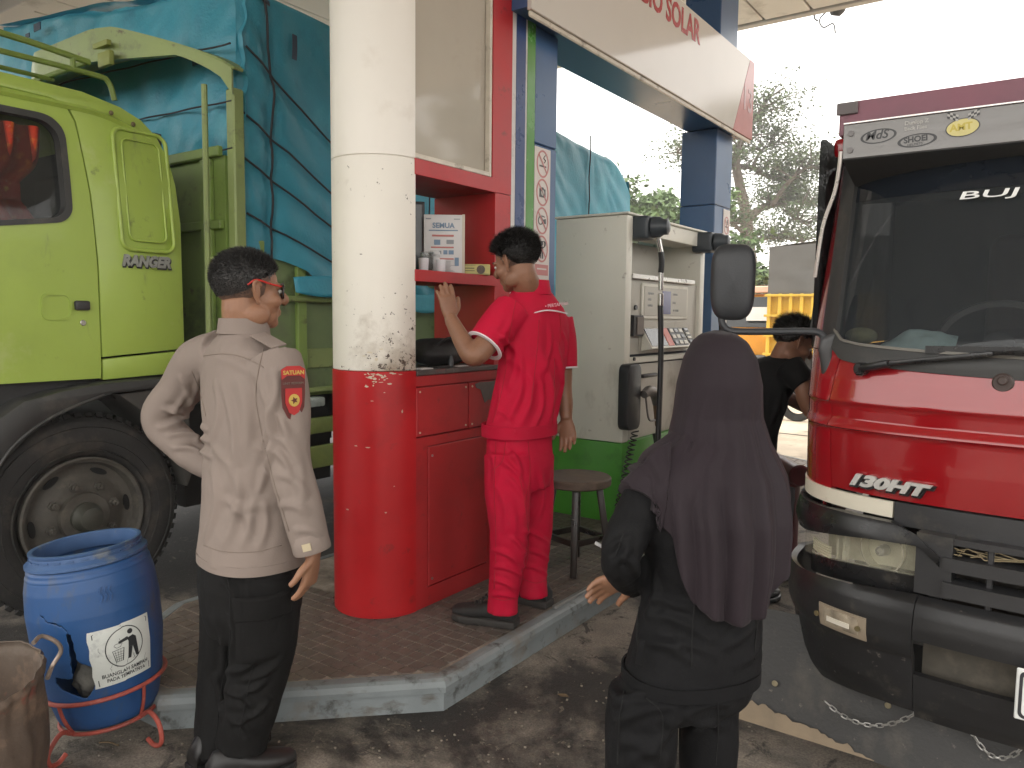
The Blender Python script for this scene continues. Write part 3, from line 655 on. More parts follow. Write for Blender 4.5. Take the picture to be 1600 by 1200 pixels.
for (u0, u1, v0, v1, mt, nm) in ((.02, .36, .05, .95, greyp, 'card_slot_cover'), (.38, .50, .03, .97, M('orange_label', (.55, .10, .06), .4), 'orange_label'), (.52, .83, .03, .97, blackp, 'keypad'), (.86, .98, .1, .97, blackp, 'key_column')):
    q = MB(); kq(q, u0, u1, v0, v1); ko = q.build(nm, mt, dsp, smooth=0)
    if nm in ('keypad', 'key_column'):
        nu_ = 3 if nm == 'keypad' else 1
        for a in range(nu_):
            for b_ in range(4 if nm == 'key_column' else 3):
                w_ = (u1-u0)/nu_; h_ = (v1-v0)/(4 if nm == 'key_column' else 3)
                kk = MB(); kq(kk, u0+w_*(a+.15), u0+w_*(a+.85), v0+h_*(b_+.2), v0+h_*(b_+.8), .008); kk.build('key', crm if (a+b_) % 3 else greyp, ko, smooth=0)
q = MB(); q.box(fx, fx+.03, 4.572, 4.715, 1.36, 1.50, .004, 1); q.build('receipt_printer', blackp, dsp)
q = MB(); q.box(fx+.0305, fx+.036, 4.61, 4.71, 1.372, 1.487, .002, 1); q.build('printer_slot', M('printer_brown', (.14, .11, .09), .5, var=.2, scale=60, stretch=(1, 8, 1)), dsp)
q = MB(); q.cyl((fx, 4.64, 1.55), (fx+.012, 4.64, 1.55), .017, n=14); q.cyl((fx, 4.60, 1.21), (fx+.03, 4.60, 1.21), .012, n=12); q.build('lock', greyp, dsp)
q = MB(); q.box(fx, fx+.02, dy0+.09, dy1-.09, 1.182, 1.222, .004, 1); q.build('trim_rail', crm, dsp)
q = MB(); q.box(fx, fx+.003, dy0+.09, dy1-.09, 1.172, 1.178); q.box(fx, fx+.003, dy0+.09, dy1-.09, 1.225, 1.24); q.build('shadow_gap', M('panel_gap', (.008, .012, .02), .8), dsp, smooth=0)
# swivel arms, hoses, nozzles
swm = M('hose_arm_dark', (.045, .055, .065), .42, var=.15)
chrome = M('chrome_fitting', (.62, .61, .58), .22, metal=.9, var=.1)
rub = M('hose_rubber', (.018, .018, .019), .38, var=.2)
def hoseset(y, ylean):
    q = MB(); q.box(dx1-.06, dx1+.10, y-.065, y+.065, 1.985, 2.135, .02, 3)
    q.lathe([(0, 0), (.068, 0), (.066, .05), (.05, .075), (.05, .10), (.03, .112), (0, .112)], (dx1+.10, y, 2.062), (1, .25, 0), 20); q.build('swivel_arm', swm, dsp)
    x = dx1+.155
    for (c0, c1, cr) in (((x-.012, y+.00, 1.99), (x, y+.022, 1.90), .017), ((x, y+.03, 1.78), (x, y+.032, 1.66), .0165), ((x, y+.033, 1.64), (x, y+.034, 1.56), .019)): q = MB(); q.cyl(c0, c1, cr, n=14, bev=.003); q.build('hose_coupling', chrome, dsp)
    q = MB(); q.tube([(x, y+.022, 1.905), (x+.004, y+.028, 1.84), (x, y+.03, 1.775)], .019, 10, sub=4); q.tube([(x, y+.034, 1.565), (x+.012, y+.036, 1.25), (x+.018, y+.02, .85), (x+.02, y, .5), (x+.03, y-.01, .28), (x+.06, y+.06, .185), (x+.02, y+.16, .19), (x-.02, y+.19, .33), (x-.06, y+.20, .55), (x-.085, y+.19, .70)], .0185, 10, sub=7); q.build('hose', rub, dsp)
    q = MB(); q.poly([(dx1-.02, y-.10+a, 1.0-.03+c) for a, c in rrect(.19, .43, .05, 4)], (.075, 0, 0), .012, 2); q.build('nozzle_holster', blackp, dsp)
    q = MB(); q.box(dx1+.02, dx1+.06, y+.02, y+.24, 1.085, 1.11, .01, 2); q.build('nozzle_hook', blackp, dsp)
    nm_ = M('nozzle_metal', (.20, .185, .17), .45, metal=.5, var=.3, scale=20)
    q = MB(); q.tube([(dx1+.07, y+.0, .98), (dx1+.075, y+.07, 1.0), (dx1+.075, y+.15, .975), (dx1+.07, y+.19, .90)], [.028, .036, .034, .022], 12, sub=4); q.build('nozzle_body', nm_, dsp)
    q = MB(); q.cyl((dx1+.07, y+.185, .91), (dx1+.065, y+.235, .75), .019, .016, n=12); q.build('nozzle_grip', M('nozzle_brass', (.30, .20, .12), .4, metal=.6), dsp)
    q = MB(); q.tube([(dx1+.07, y+.03, .97), (dx1+.07, y+.06, .86), (dx1+.07, y+.10, .80), (dx1+.07, y+.2, .79)], .007, 6, sub=4); q.build('nozzle_guard', nm_, dsp)
    q = MB(); sp = [(dx1+.03+.022*math.cos(k*.9), y-.03-.002*k+.022*math.sin(k*.9), .74-k*.0042) for k in range(110)]; q.tube(sp, .005, 5); q.build('coiled_cord', rub, dsp)
hoseset(4.60, 0); hoseset(5.70, 0)

# ================================================================== wooden stool
st = thing('wooden_stool', 'round wooden stool with dark legs behind the red uniformed attendant', 'stool', (-2.0, 3.62, IZ))
wood = M('weathered_wood', (.135, .10, .075), .7, var=.3, scale=5, bump=.3, bscale=40, stretch=(1, 6, 6), dirt=[((.06, .045, .035), .4, 3)])
darkw = M('dark_stained_wood', (.022, .015, .012), .32, var=.3, scale=8)
scx, scy, sr, sz = -2.06, 3.52, .185, .635
q = MB(); q.lathe([(0, -.048), (sr-.012, -.048), (sr, -.04), (sr, -.006), (sr-.006, 0), (0, 0)], (scx, scy, sz), n=40); q.build('seat', wood, st)
feet = []
for k in range(4):
    t = math.radians(28+90*k); a = Vector((scx+.12*math.cos(t), scy+.12*math.sin(t), sz-.05)); b_ = Vector((scx+.19*math.cos(t), scy+.19*math.sin(t), IZ+.003)); feet.append((a, b_))
    q = MB(); q.bar(a, b_, .036, .036, up=(math.cos(t), math.sin(t), 0), bev=.006); q.build('leg', darkw, st)
for k in range(4):
    f = .62; a = feet[k][0].lerp(feet[k][1], f); b_ = feet[(k+1) % 4][0].lerp(feet[(k+1) % 4][1], f); d = (b_-a).normalized()*.019
    q = MB(); q.bar(a+d, b_-d, .022, .032, bev=.004); q.build('stretcher', darkw, st)
# ================================================================== green lorry
GX = -3.80
grn = M('lime_truck_paint', (.35, .47, .085), .42, var=.08, scale=1.4, bump=.02, bscale=8, dirt=[((.30, .40, .08), .30, 1.3), ((.42, .50, .17), .20, 3), ((.20, .24, .08), .17, 7, (1, 1, .25)), ((.10, .11, .04), .12, 6)], spec=.45, coat=.15)
grn_d = M('green_bed_paint', (.22, .32, .075), .55, var=.18, scale=3, dirt=[((.09, .13, .04), .4, 2.5), ((.12, .08, .05), .2, 9)])
pale_g = M('pale_green_paint', (.27, .34, .12), .5, var=.15, scale=3, dirt=[((.15, .17, .08), .35, 5), ((.10, .07, .04), .2, 16)])
blk = M('black_trim_plastic', (.035, .035, .034), .55, var=.25, scale=7, dirt=[((.075, .07, .06), .35, 4)])
tyre_m = M('tyre_rubber', (.021, .020, .019), .75, var=.25, scale=8, bump=.25, bscale=40, dirt=[((.065, .055, .045), .40, 5)])
rim_m = M('dusty_rim', (.075, .068, .056), .7, var=.3, scale=9, bump=.3, bscale=40, dirt=[((.05, .045, .04), .4, 6), ((.12, .105, .08), .3, 10)])
glass_d = M('dark_cab_glass', (.012, .014, .014), .06, var=.1, rvar=.02)
gt = thing('green_lorry', 'lime green lorry with a blue tarpaulin load parked behind the officer', 'lorry', (-4.9, 2.5, 0))
def yz(pts, x): return [(x, y, z) for y, z in pts]
# door with window opening
def arc(cx, cy, r, a0, a1, n=6): return [(cx+r*math.cos(math.radians(a0+(a1-a0)*k/n)), cy+r*math.sin(math.radians(a0+(a1-a0)*k/n))) for k in range(n+1)]
win = arc(1.69, 2.29, .10, 90, 0)+arc(1.705, 1.975, .085, 0, -78)+[(1.3, 1.825), (.98, 1.79)]+arc(.94, 1.9, .09, -90, -180)+arc(1.05, 2.30, .09, 180, 90)+[(1.35, 2.39)]
doorp = []
cw = (1.36, 2.08)
door_out = [(.62, 1.16), (.62, 2.30), (.70, 2.44), (1.3, 2.468), (1.76, 2.462), (1.815, 2.44), (1.842, 2.38), (1.875, 2.05), (1.893, 1.7), (1.895, 1.16)]
def resample(poly, n, c):
    "points of a closed outline at n equal angles about c"
    out_ = []
    for k in range(n):
        t = 2*PI*k/n; d = (math.cos(t), math.sin(t)); best = 0
        for i in range(len(poly)):
            (x1, y1), (x2, y2) = poly[i-1], poly[i]; ex, ey = x2-x1, y2-y1; den = d[0]*ey-d[1]*ex
            if abs(den) < 1e-9: continue
            s_ = ((x1-c[0])*ey-(y1-c[1])*ex)/den; u = ((x1-c[0])*d[1]-(y1-c[1])*d[0])/den
            if -1e-6 <= u <= 1+1e-6 and s_ > best: best = s_
        out_.append((c[0]+d[0]*best, c[1]+d[1]*best))
    return out_
NA = 180
# panels lean in slightly above the waist: applied to x after building
def tumble(mb):
    mb.v = [(x-(max(0, z-1.75)**2)*.16*(1 if x > -4.4 else 0), y, z) for x, y, z in mb.v]; return mb
ow = [(cw[0]+(a-cw[0])*1.0, cw[1]+(c-cw[1])*1.0) for a, c in win]
q = MB(); q.plate(yz(resample(door_out, NA, cw), GX-.045), yz(resample(win, NA, cw), GX-.045), (.045, 0, 0)); door = tumble(q).build('door', grn, gt, smooth=30)
fr = resample(win, NA, cw); fi = [(cw[0]+(a-cw[0])*.93, cw[1]+(c-cw[1])*.90) for a, c in fr]
q = MB(); q.plate(yz(fr, GX-.052), yz(fi, GX-.052), (.058, 0, 0)); tumble(q).build('window_seal', blk, door, smooth=40)
q = MB(); q.poly(yz([(cw[0]+(a-cw[0])*.95, cw[1]+(c-cw[1])*.94) for a, c in fr][::3], GX-.046), (.004, 0, 0)); 
cabglass = M('cab_side_glass', (.02, .024, .024), .03, trans=.0, alpha=.42, var=.02, rvar=.01)
tumble(q).build('window_pane', cabglass, door, smooth=0)
# recess and handle
q = MB(); q.plate(yz([(1.70+a, 1.505+c) for a, c in rrect(.135, .125, .035)], GX-.002), yz([(1.70+a, 1.505+c) for a, c in rrect(.115, .105, .03)], GX-.002), (.006, 0, 0)); q.build('handle_recess', grn, door)
q = MB(); q.box(GX+.001, GX+.022, 1.775, 1.845, 1.49, 1.535, .008, 2); q.build('handle', blk, door)
q = MB(); q.cyl((GX, 1.815, 1.43), (GX+.008, 1.815, 1.43), .014, n=14, bev=.002); q.build('lock', M('chrome_fitting', (.6, .6, .6)), door)
q = MB(); q.tube(yz([(1.31, 1.22), (1.36, 1.38), (1.43, 1.52), (1.45, 1.57), (1.40, 1.60), (1.2, 1.60), (.9, 1.60)], GX+.0), .012, 8, sub=8, flat=.8); q.build('pressed_crease', grn, door, smooth=180)
# rear quarter panel
rp_out = [(1.901, 1.262), (1.900, 1.7), (1.882, 2.05), (1.850, 2.38), (1.825, 2.447)]+[(1.75, 2.474), (1.3, 2.478), (.70, 2.455), (.62, 2.52), (1.3, 2.545), (1.9, 2.54)]+[(2.08, 2.505), (2.18, 2.46), (2.25, 2.39), (2.30, 2.28), (2.325, 2.15), (2.337, 1.95), (2.337, 1.292)]
q = MB(); q.poly(yz(rp_out, GX-.045), (.046, 0, 0), .006, 2); tumble(q).build('quarter_panel', grn, gt, smooth=30)
for (w_, h_, rr, x0, hh) in ((.275, .60, .05, -.004, .011), (.195, .505, .035, -.002, .006)):
    q = MB(); cy, cz = 2.155, 2.095
    q.tube(yz([(cy+a+.03*(.5-(c+.3)/.6 if False else 0), cz+c) for a, c in rrect(w_, h_, rr, 5)], GX+.001), hh, 8, closed=True, flat=1.1); tumble(q).build('pressed_panel', grn, gt, smooth=180)
for y in (2.02, 2.13):
    q = MB(); q.ell((GX-.066, y, 2.44+(.02 if y < 2.1 else -.012)), (.008, .012, .012), 10); q.build('bolt', M('rust_bolt', (.14, .11, .05), .6), gt)
text('lettering', 'RANGER', .075, M('badge_grey', (.32, .33, .30), .35, metal=.3), (GX+.003, 2.012, 1.715), (0, 1, 0), (0, 0, 1), gt, .004, shear=.25, sx=.86, offset=.004)
text('lettering_shadow', 'RANGER', .075, blk, (GX+.001, 2.018, 1.709), (0, 1, 0), (0, 0, 1), gt, .002, shear=.25, sx=.86, offset=.006)
q = MB(); q.poly(yz([(1.903, 1.15), (1.903, 1.252), (2.337, 1.282), (2.337, 1.165)], GX-.045), (.044, 0, 0), .006, 2); q.build('sill_panel', pale_g if False else grn, gt)
# cab body behind the panels, roof, back
q = MB(); q.box(-6.0, GX-.05, .60, 2.325, 1.05, 1.20); q.box(-6.0, -5.9, .60, 2.32, 1.2, 2.40); q.box(-5.95, GX-.12, 2.24, 2.31, 1.2, 2.42); q.build('cab_shell', M('cab_dark_inside', (.03, .03, .03), .8), gt, smooth=0)
def rooff(u, v):
    x = -3.86-u*2.08; y = .62+v*1.70
    e = 1-abs(2*u-1)**6; f = 1-max(0, (v-.72)/.28)**2.4*1.0
    return (x, y, 2.50+.075*e**.7*(.25+.75*f)-(0.22 if v > .995 else max(0, v-.75)**2*2.2)-.05*(1-e))
q = MB(); q.grid(rooff, 40, 36, thick=-.02); q.build('roof', grn, gt, smooth=60)
q = MB(); q.box(-5.7, -4.05, 1.5, 1.95, 1.1, 1.95, .05, 3); q.box(-4.6, -4.15, 1.95, 2.1, 1.5, 2.2, .05, 3); q.build('seat', M('dark_seat', (.02, .02, .02), .8), gt)
# curtain with gathered waist
def curt(u, v):
    y = .95+u*.74; gather = 1-.13*math.exp(-((v-.40)/.18)**2); yc = .95
    y = yc+(y-yc)*gather+.05*(v-.5); x = GX-.105+.016*math.sin(u*46+2*v)*(0.5+u)
    return (x, y, 1.83+.50*v)
cm = M('red_patterned_curtain', (.42, .035, .012), .8, var=.25, scale=16, dirt=[((.62, .20, .03), .36, 18), ((.55, .40, .30), .20, 30)])
q = MB(); q.grid(curt, 70, 24); cu_ = q.build('curtain', cm, gt, smooth=180)
q = MB(); q.grid(lambda u, v: (GX-.082+.006*math.sin(u*40), 1.0+u*.60, 1.985+.075*v), 40, 4); q.build('tie_band', M('curtain_band', (.40, .02, .015), .7, dirt=[((.6, .45, .1), .3, 26)]), cu_)
# wing, mudguard, wheel
FX = -3.715
fo_ = [(1.16, .62), (1.25, .84), (1.414, 1.02), (1.51, 1.084), (1.659, 1.116), (1.866, 1.142), (2.05, 1.148), (2.33, 1.152), (2.33, 1.106), (2.1, 1.10), (1.904, 1.088), (1.836, 1.073), (1.655, 1.007), (1.522, .925), (1.405, .805), (1.30, .62)]
q = MB(); q.poly(yz(fo_, FX-.20), (.20, 0, 0), .012, 2); q.build('wing', blk, gt)
q = MB(); q.tube(yz([(1.33, .70), (1.44, .87), (1.56, .968), (1.70, 1.035), (1.86, 1.085)], FX+.002), .008, 6, sub=5); q.build('wing_bead', blk, gt)
q = MB(); q.poly(yz([(1.95, 1.08), (2.33, 1.10), (2.34, .62), (2.31, .55), (2.26, .70), (2.16, .88), (2.05, 1.0)], -4.12), (.36, 0, 0), .012, 2); q.build('mudguard', M('grey_mudguard', (.055, .052, .047), .7, var=.25, dirt=[((.10, .085, .07), .4, 4)]), gt)
wy, wz, WR = 1.79, .492, .49
def wheel(wx, wy, side=1):
    w_ = MB(); sx = 1 if side > 0 else -1
    q = MB(); prof = [(.29, -.26), (.40, -.275), (.468, -.25), (WR, -.215), (WR, -.045), (.472, -.012), (.455, .004), (.41, .012), (.36, .012), (.315, .002), (.295, -.02), (.285, -.06)]
    q.lathe(prof, (wx, wy, wz), (sx, 0, 0), 72)
    t = q.build('tyre', tyre_m, None); return t
wh = bpy.data.objects.new('wheel', None); link(wh, gt); wh.location = Vector((GX, wy, wz))-wloc(gt)
q = MB(); wx = GX
prof = [(.29, -.26), (.40, -.275), (.468, -.25), (WR, -.215), (WR, -.048), (.474, -.014), (.455, .002), (.41, .012), (.36, .012), (.315, .002), (.295, -.02), (.285, -.06)]
q.lathe(prof, (wx, wy, wz), (1, 0, 0), 72)
for k in range(60):
    t = 2*PI*k/60; c, s_ = math.cos(t), math.sin(t)
    a = Vector((wx-.035, wy+c*.478, wz+s_*.478)); b_ = Vector((wx-.052, wy+c*.497, wz+s_*.497)); q.bar(a, b_, .030, .028, up=(1, 0, 0))
for rr in (.325, .37, .44): q.lathe([(rr-.004, .0085 if rr > .4 else .009), (rr, .016 if rr < .4 else .012), (rr+.004, .0085 if rr > .4 else .009)], (wx, wy, wz), (1, 0, 0), 64)
q.build('tyre', tyre_m, wh, smooth=40)
q = MB(); q.lathe([(0, -.06), (.285, -.06), (.292, .008), (.283, .014), (.268, .006), (.255, -.035), (.225, -.05), (.20, -.045), (.175, -.02), (.12, -.015), (.115, .01), (.0, .01)], (wx, wy, wz), (1, 0, 0), 64); rimo = q.build('rim', rim_m, wh, smooth=40)
for k in range(8):
    t = 2*PI*(k+.35)/8; c, s_ = math.cos(t), math.sin(t)
    q = MB(); q.lathe([(0, 0), (.024, 0), (.024, .012), (.017, .014), (.017, .034), (.010, .036), (.010, .046), (0, .046)], (wx-.024, wy+.155*c, wz+.155*s_), (1, 0, 0), 6); q.build('wheel_nut', rim_m, wh, smooth=25)
for k in range(6):
    t = 2*PI*(k+.1)/6; c, s_ = math.cos(t), math.sin(t); d = Vector((0, -s_, c)); n_ = Vector((0, c, s_)); o_ = Vector((wx-.040, wy+.225*c, wz+.225*s_))
    pts = [o_+d*(.042*math.cos(2*PI*i/14))+n_*(.015*math.sin(2*PI*i/14)) for i in range(14)]
    q = MB(); q.poly(pts, (.006, 0, 0)); q.build('hand_hole', M('rim_hole', (.006, .006, .006), .9), wh, smooth=0)
q = MB(); q.lathe([(0, -.02), (.075, -.02), (.072, .03), (.06, .045), (.052, .075), (.02, .085), (0, .085)], (wx, wy, wz), (1, 0, 0), 28); q.build('hub', M('greasy_hub', (.045, .045, .035), .5, var=.3, scale=12), wh)
# roof rack, rear frame
rk = M('rack_tube_green', (.17, .24, .045), .5, var=.2, scale=9)
q = MB(); q.tube([(-4.0, .9, 2.74), (-4.0, 1.6, 2.742), (-4.0, 1.99, 2.716)], .016, 8, sub=4); q.tube([(-4.0, .9, 2.66), (-4.0, 1.6, 2.662), (-4.0, 2.0, 2.662), (-4.0, 2.08, 2.645), (-4.0, 2.11, 2.56)], .014, 8, sub=5); q.tube([(-4.0, 1.91, 2.66), (-4.0, 1.91, 2.72)], .014, 8)
for x in (-4.4, -5.0, -5.6): q.tube([(x, .9, 2.70), (x, 2.0, 2.70)], .012, 6)
q.tube([(-4.0, 1.98, 2.715), (-5.8, 1.98, 2.72)], .014, 8); q.tube([(-4.0, 1.3, 2.56), (-4.0, 1.3, 2.74)], .013, 8); q.build('roof_rack', rk, gt)
# arched headboard of the load bed, bowed forward over the cab
def archf(u, v):
    x = -3.70-u*2.2; s_ = math.sin(min(1, u*1.0)*PI)
    y = 2.60-.34*min(1, u/.35)**.8*(1 if u < .65 else max(0, (1-u)/.35)**.8)
    zt = 2.79+.25*min(1, u/.30)**.75; zb = 2.655+.21*min(1, u/.12)**.5
    return (x, y, zb+(zt-zb)*v)
q = MB(); q.grid(archf, 50, 8, thick=.03)
q.grid(lambda u, v: (lambda a: (a[0], a[1]+v*(2.66-a[1]), a[2]))(archf(u, 1)), 50, 6, thick=.015); q.build('headboard_arch', pale_g, gt, smooth=40)
q = MB(); q.box(-4.46, -4.30, 2.235, 2.262, 2.93, 2.96, .004); q.box(-4.40, -4.27, 2.23, 2.262, 2.82, 2.90, .01); q.build('arch_bracket', M('bracket_yellow', (.24, .27, .06), .6), gt)
q = MB(); q.box(-3.775, -3.705, 2.60, 2.67, 1.0, 2.70, .008, 1); q.build('corner_post', pale_g, gt)
q = MB(); q.tube([(-3.80, 2.49, 2.70), (-3.80, 2.487, 2.0), (-3.80, 2.48, 1.15)], .016, 8, sub=3); q.tube([(-3.80, 2.48, 1.78), (-3.76, 2.56, 1.78)], .010, 6); q.build('grab_pole', pale_g, gt)
q = MB(); q.box(-5.95, -3.80, 2.605, 2.645, 1.0, 2.35); q.build('headboard', grn_d, gt, smooth=0)
for x in (-3.95, -4.5, -5.05): q = MB(); q.box(x-.05, x+.05, 2.575, 2.604, 1.0, 2.34, .006, 1); q.build('headboard_rib', grn_d, gt)
q = MB(); q.box(-5.9, -3.81, 2.57, 2.604, 2.345, 2.40, .006, 1); q.box(-5.9, -3.81, 2.572, 2.604, 1.95, 2.0, .006, 1); q.build('headboard_rail', grn_d, gt)
BXs = -3.775
q = MB(); q.box(BXs-.05, BXs, 2.69, 7.35, 1.03, 1.90); q.build('side_board', M('grey_green_board', (.19, .26, .11), .6, var=.2, scale=2, dirt=[((.16, .18, .10), .35, 1.6), ((.07, .08, .04), .3, 4)]), gt, smooth=0)
for y in (2.78, 3.08, 3.52, 3.96, 4.40, 4.84, 5.28, 5.72, 6.16, 6.6, 7.04, 7.30): q = MB(); q.box(BXs+.001, BXs+.035, y-.035, y+.035, 1.03, 1.90, .006, 1); q.build('stake', grn_d, gt)
q = MB(); q.tube([(BXs+.05, 2.7, 1.575), (BXs+.05, 4.9, 1.565), (BXs+.05, 7.3, 1.56)], .018, 8); q.build('lash_rail', pale_g, gt)
q = MB(); q.box(BXs-.06, BXs+.03, 2.69, 7.36, 1.00, 1.028, .004, 1); q.box(BXs+.0, BXs+.012, 2.69, 7.36, 1.15, 1.27, .004, 1); q.build('bed_sill', pale_g, gt)
q = MB(); q.box(-5.95, BXs-.07, 2.69, 7.35, .97, 1.02); q.build('bed_floor', grn_d, gt, smooth=0)
dk = M('chassis_dark', (.018, .016, .015), .8, var=.3)
q = MB(); q.box(-5.95, -5.9, 2.4, 5.2, .25, .98); q.box(-5.35, -4.35, .8, 7.3, .62, .90); q.box(-4.9, -4.1, 2.5, 3.6, .35, .95); q.build('chassis', dk, gt, smooth=0)
for z0, z1 in ((.735, .835), (.515, .655)):
    q = MB(); q.box(-3.80, -3.755, 2.62, 5.2, z0, z1, .012, 2); q.build('side_guard', M('guard_yellow_green', (.21, .26, .07), .65, var=.25, scale=5, dirt=[((.08, .07, .04), .4, 4)]), gt)
for y in (2.9, 3.9, 4.9): q = MB(); q.box(-3.86, -3.802, y-.03, y+.03, .45, .98); q.build('guard_bracket', dk, gt, smooth=0)
q = MB(); q.box(-3.76, -3.68, 3.06, 3.20, .915, .975, .014, 2); lampo = q.build('side_lamp', M('clear_lamp', (.40, .45, .42), .15, var=.2, scale=40), gt)
q = MB(); q.box(-3.72, -3.678, 3.055, 3.085, .925, .965, .01, 2); q.build('lens', M('green_lens', (.05, .40, .12), .2), lampo)
for (wx2, wy2) in ((-.02, 5.6), (-.02, 6.75), (-1.75, 1.79), (-1.75, 5.6), (-1.75, 6.75)):
    o = bpy.data.objects.new('wheel', None); link(o, gt); o.location = wh.location+Vector((wx2, wy2-wy, 0))
    for ch in wh.children:
        c = ch.copy(); COL.objects.link(c); c.parent = o

# ---- blue tarpaulin over the load
tarp_m = M('blue_tarpaulin', (.045, .30, .41), .5, var=.16, scale=1.3, bump=.25, bscale=60, dirt=[((.085, .40, .50), .42, 1.4), ((.035, .22, .32), .3, 2.6), ((.10, .30, .37), .14, 9)])
tp = thing('blue_tarpaulin', 'creased blue tarpaulin roped over the load of the green lorry', 'tarpaulin', (-4.9, 5.0, 1.8))
ropes = [((2.695, 2.942), (3.305, 2.563)), ((2.678, 2.589), (3.30, 2.248)), ((2.681, 2.348), (3.297, 2.024)), ((2.695, 2.042), (3.218, 1.841))]
def nz(x, y, z, s_): return noise.noise(Vector((x*s_, y*s_, z*s_)))
def topz(y): return 3.28-.05*max(0, (y-3.3))-.02*math.sin(y*2.1)-.9*max(0, (y-6.95)/.4)**2*.25
def side_off(y, z):
    o = .025*nz(y, z*.6, 1.3, 1.9)+.02*nz(y*1.0+z*.9, z*.5, 4.0, 3.2)
    o += .020*abs(nz(y*2.2+z*1.6, z*.7-y*.5, 9, 2.1))*1.5     # creases running diagonally down
    o += .016*math.sin(y*17+2.2*nz(y, z, 2, 1.3))*max(0, (2.6-z))*.9*(.3+abs(nz(y, 0, 5, .8)))
    for (a, b_) in ropes:
        t = (y-a[0])/(b_[0]-a[0]); per = .0
        zz = a[1]+(b_[1]-a[1])*t
        if -.05 < t < 6: o -= .018*math.exp(-((z-zz)/.05)**2)
    o -= .02*math.exp(-((y-2.87)/.05)**2); return o
def zbot(y):
    return 1.80-.10*min(1, max(0, (y-2.7)/.6))-.10*min(1, max(0, (y-3.1)/.2))+.03*math.sin(y*5)+.05*nz(y, 0, 0, 2.5)
def wrap(u, v):
    y = 2.66+u*4.72
    yy = y
    if v < .55:
        t = v/.55; zb = zbot(y); z = zb+(topz(y)-.06-zb)*t; x = -3.745+side_off(y, z)
        if u < .01: pass
    elif v < .65:
        t = (v-.55)/.10*PI/2; x = -3.745-.06+.06*math.cos(t)+.4*side_off(y, topz(y)); z = topz(y)-.06+.06*math.sin(t)
    else:
        t = (v-.65)/.35; x = -3.805-2.9*t; z = topz(y)+.36*t+.03*nz(x, y, 0, 2.2)
    e = min(1, u/.012); x -= .03*(1-e)*(v < .6)
    return (x, yy, z)
q = MB(); q.grid(wrap, 230, 96); q.build('side_sheet', tarp_m, tp, smooth=180)
def frontf(u, v):
    x = -3.715-u*3.0; zb = 2.20+.02*math.sin(u*30); zt = topz(2.7)-.02+.39*u+.015*math.sin(u*11)
    z = zb+(zt-zb)*v
    y = 2.665-.05*math.sin(v*PI)*min(1, u*8)+.028*nz(x*1.4+z*.8, z, 7, 2.4)+.02*nz(x, z, 3, 5)+.02*abs(nz(x*2-z*2, z, 1, 2.2))
    y += .035*math.exp(-(u/.03)**2)*(1.5*abs(nz(z*5, 0, 0, 1.2)))
    if v > .97: y += .05
    return (x, y, z)
q = MB(); q.grid(frontf, 110, 60); q.build('front_sheet', tarp_m, tp, smooth=180)
q = MB(); q.grid(lambda u, v: (-3.76-u*2.3, 7.38+.3*(1-v)+.04*nz(u*6, v*4, 0, 2), 1.5+(topz(7.3)-1.5)*v), 40, 24); q.build('rear_sheet', tarp_m, tp, smooth=180)
rope_m = M('dark_rope', (.035, .035, .04), .8)
for (a, b_) in ropes:
    q = MB(); pts = []
    for k in range(46):
        y = a[0]+(b_[0]-a[0])*k/45*7.4; z = a[1]+(b_[1]-a[1])*k/45*7.4
        if y > 7.3 or z < zbot(y)-.1: break
        pts.append((-3.735+side_off(y, z)+.012, y, z))
    if len(pts) > 2: q.tube(pts, .006, 6); q.build('rope', rope_m, tp)
for y0 in (4.2, 5.4, 6.5):
    q = MB(); pts = [(-3.735+side_off(y0, z)+.012, y0, z) for z in np.linspace(3.2, 1.7, 24)]; q.tube(pts, .006, 6); q.build('rope', rope_m, tp)
q = MB(); pts = [(-3.735+side_off(y, z)+.012, y, z) for z, y in zip(np.linspace(3.24, 1.75, 30), np.interp(np.linspace(0, 1, 30), [0, .2, .3, 1], [2.80, 2.86, 2.876, 2.862]))]; q.tube(pts, .007, 6); q.build('rope', rope_m, tp)
for z0, z1 in ((2.93, 2.985), (2.63, 2.66), (2.38, 2.37)):
    q = MB(); pts = [(-3.72-2.2*k/30, 2.60+.02*math.sin(k)*.3, z0+(z1-z0)*k/30*2) for k in range(30)]; q.tube(pts, .005, 6); q.build('rope', rope_m, tp)
def pmark(y, z, wd, hh):
    q = MB(); q.grid(lambda u, v: (-3.735+side_off(y+(u-.5)*wd, z+(v-.5)*hh)+.006, y+(u-.5)*wd, z+(v-.5)*hh), 5, 5); q.build('repair_patch', M('dark_patch', (.025, .045, .08), .6), tp)
pmark(3.03, 3.03, .04, .14); pmark(2.83, 3.22, .07, .03)
for (x, z, wd, hh) in ((-4.02, 2.88, .07, .03), (-5.2, 3.27, .13, .03), (-5.2, 3.20, .13, .028), (-5.2, 3.13, .10, .025), (-4.75, 3.10, .03, .10), (-5.9, 3.45, .10, .05), (-6.05, 3.42, .06, .03)):
    q = MB(); q.box(x-wd/2, x+wd/2, 2.585, 2.59, z-hh/2, z+hh/2); q.build('repair_patch', M('dark_patch', (.025, .045, .08), .6), tp)
# loose edge flapping below, pale lining
q = MB(); q.grid(lambda u, v: (-3.70+.03*math.sin(u*9)+.02*v, 2.98+u*1.6, 1.70-.06*u+.03*math.sin(u*7)-v*(.09+.04*math.sin(u*11))), 40, 6, thick=.004); q.build('hem_flap', tarp_m, tp, smooth=180)
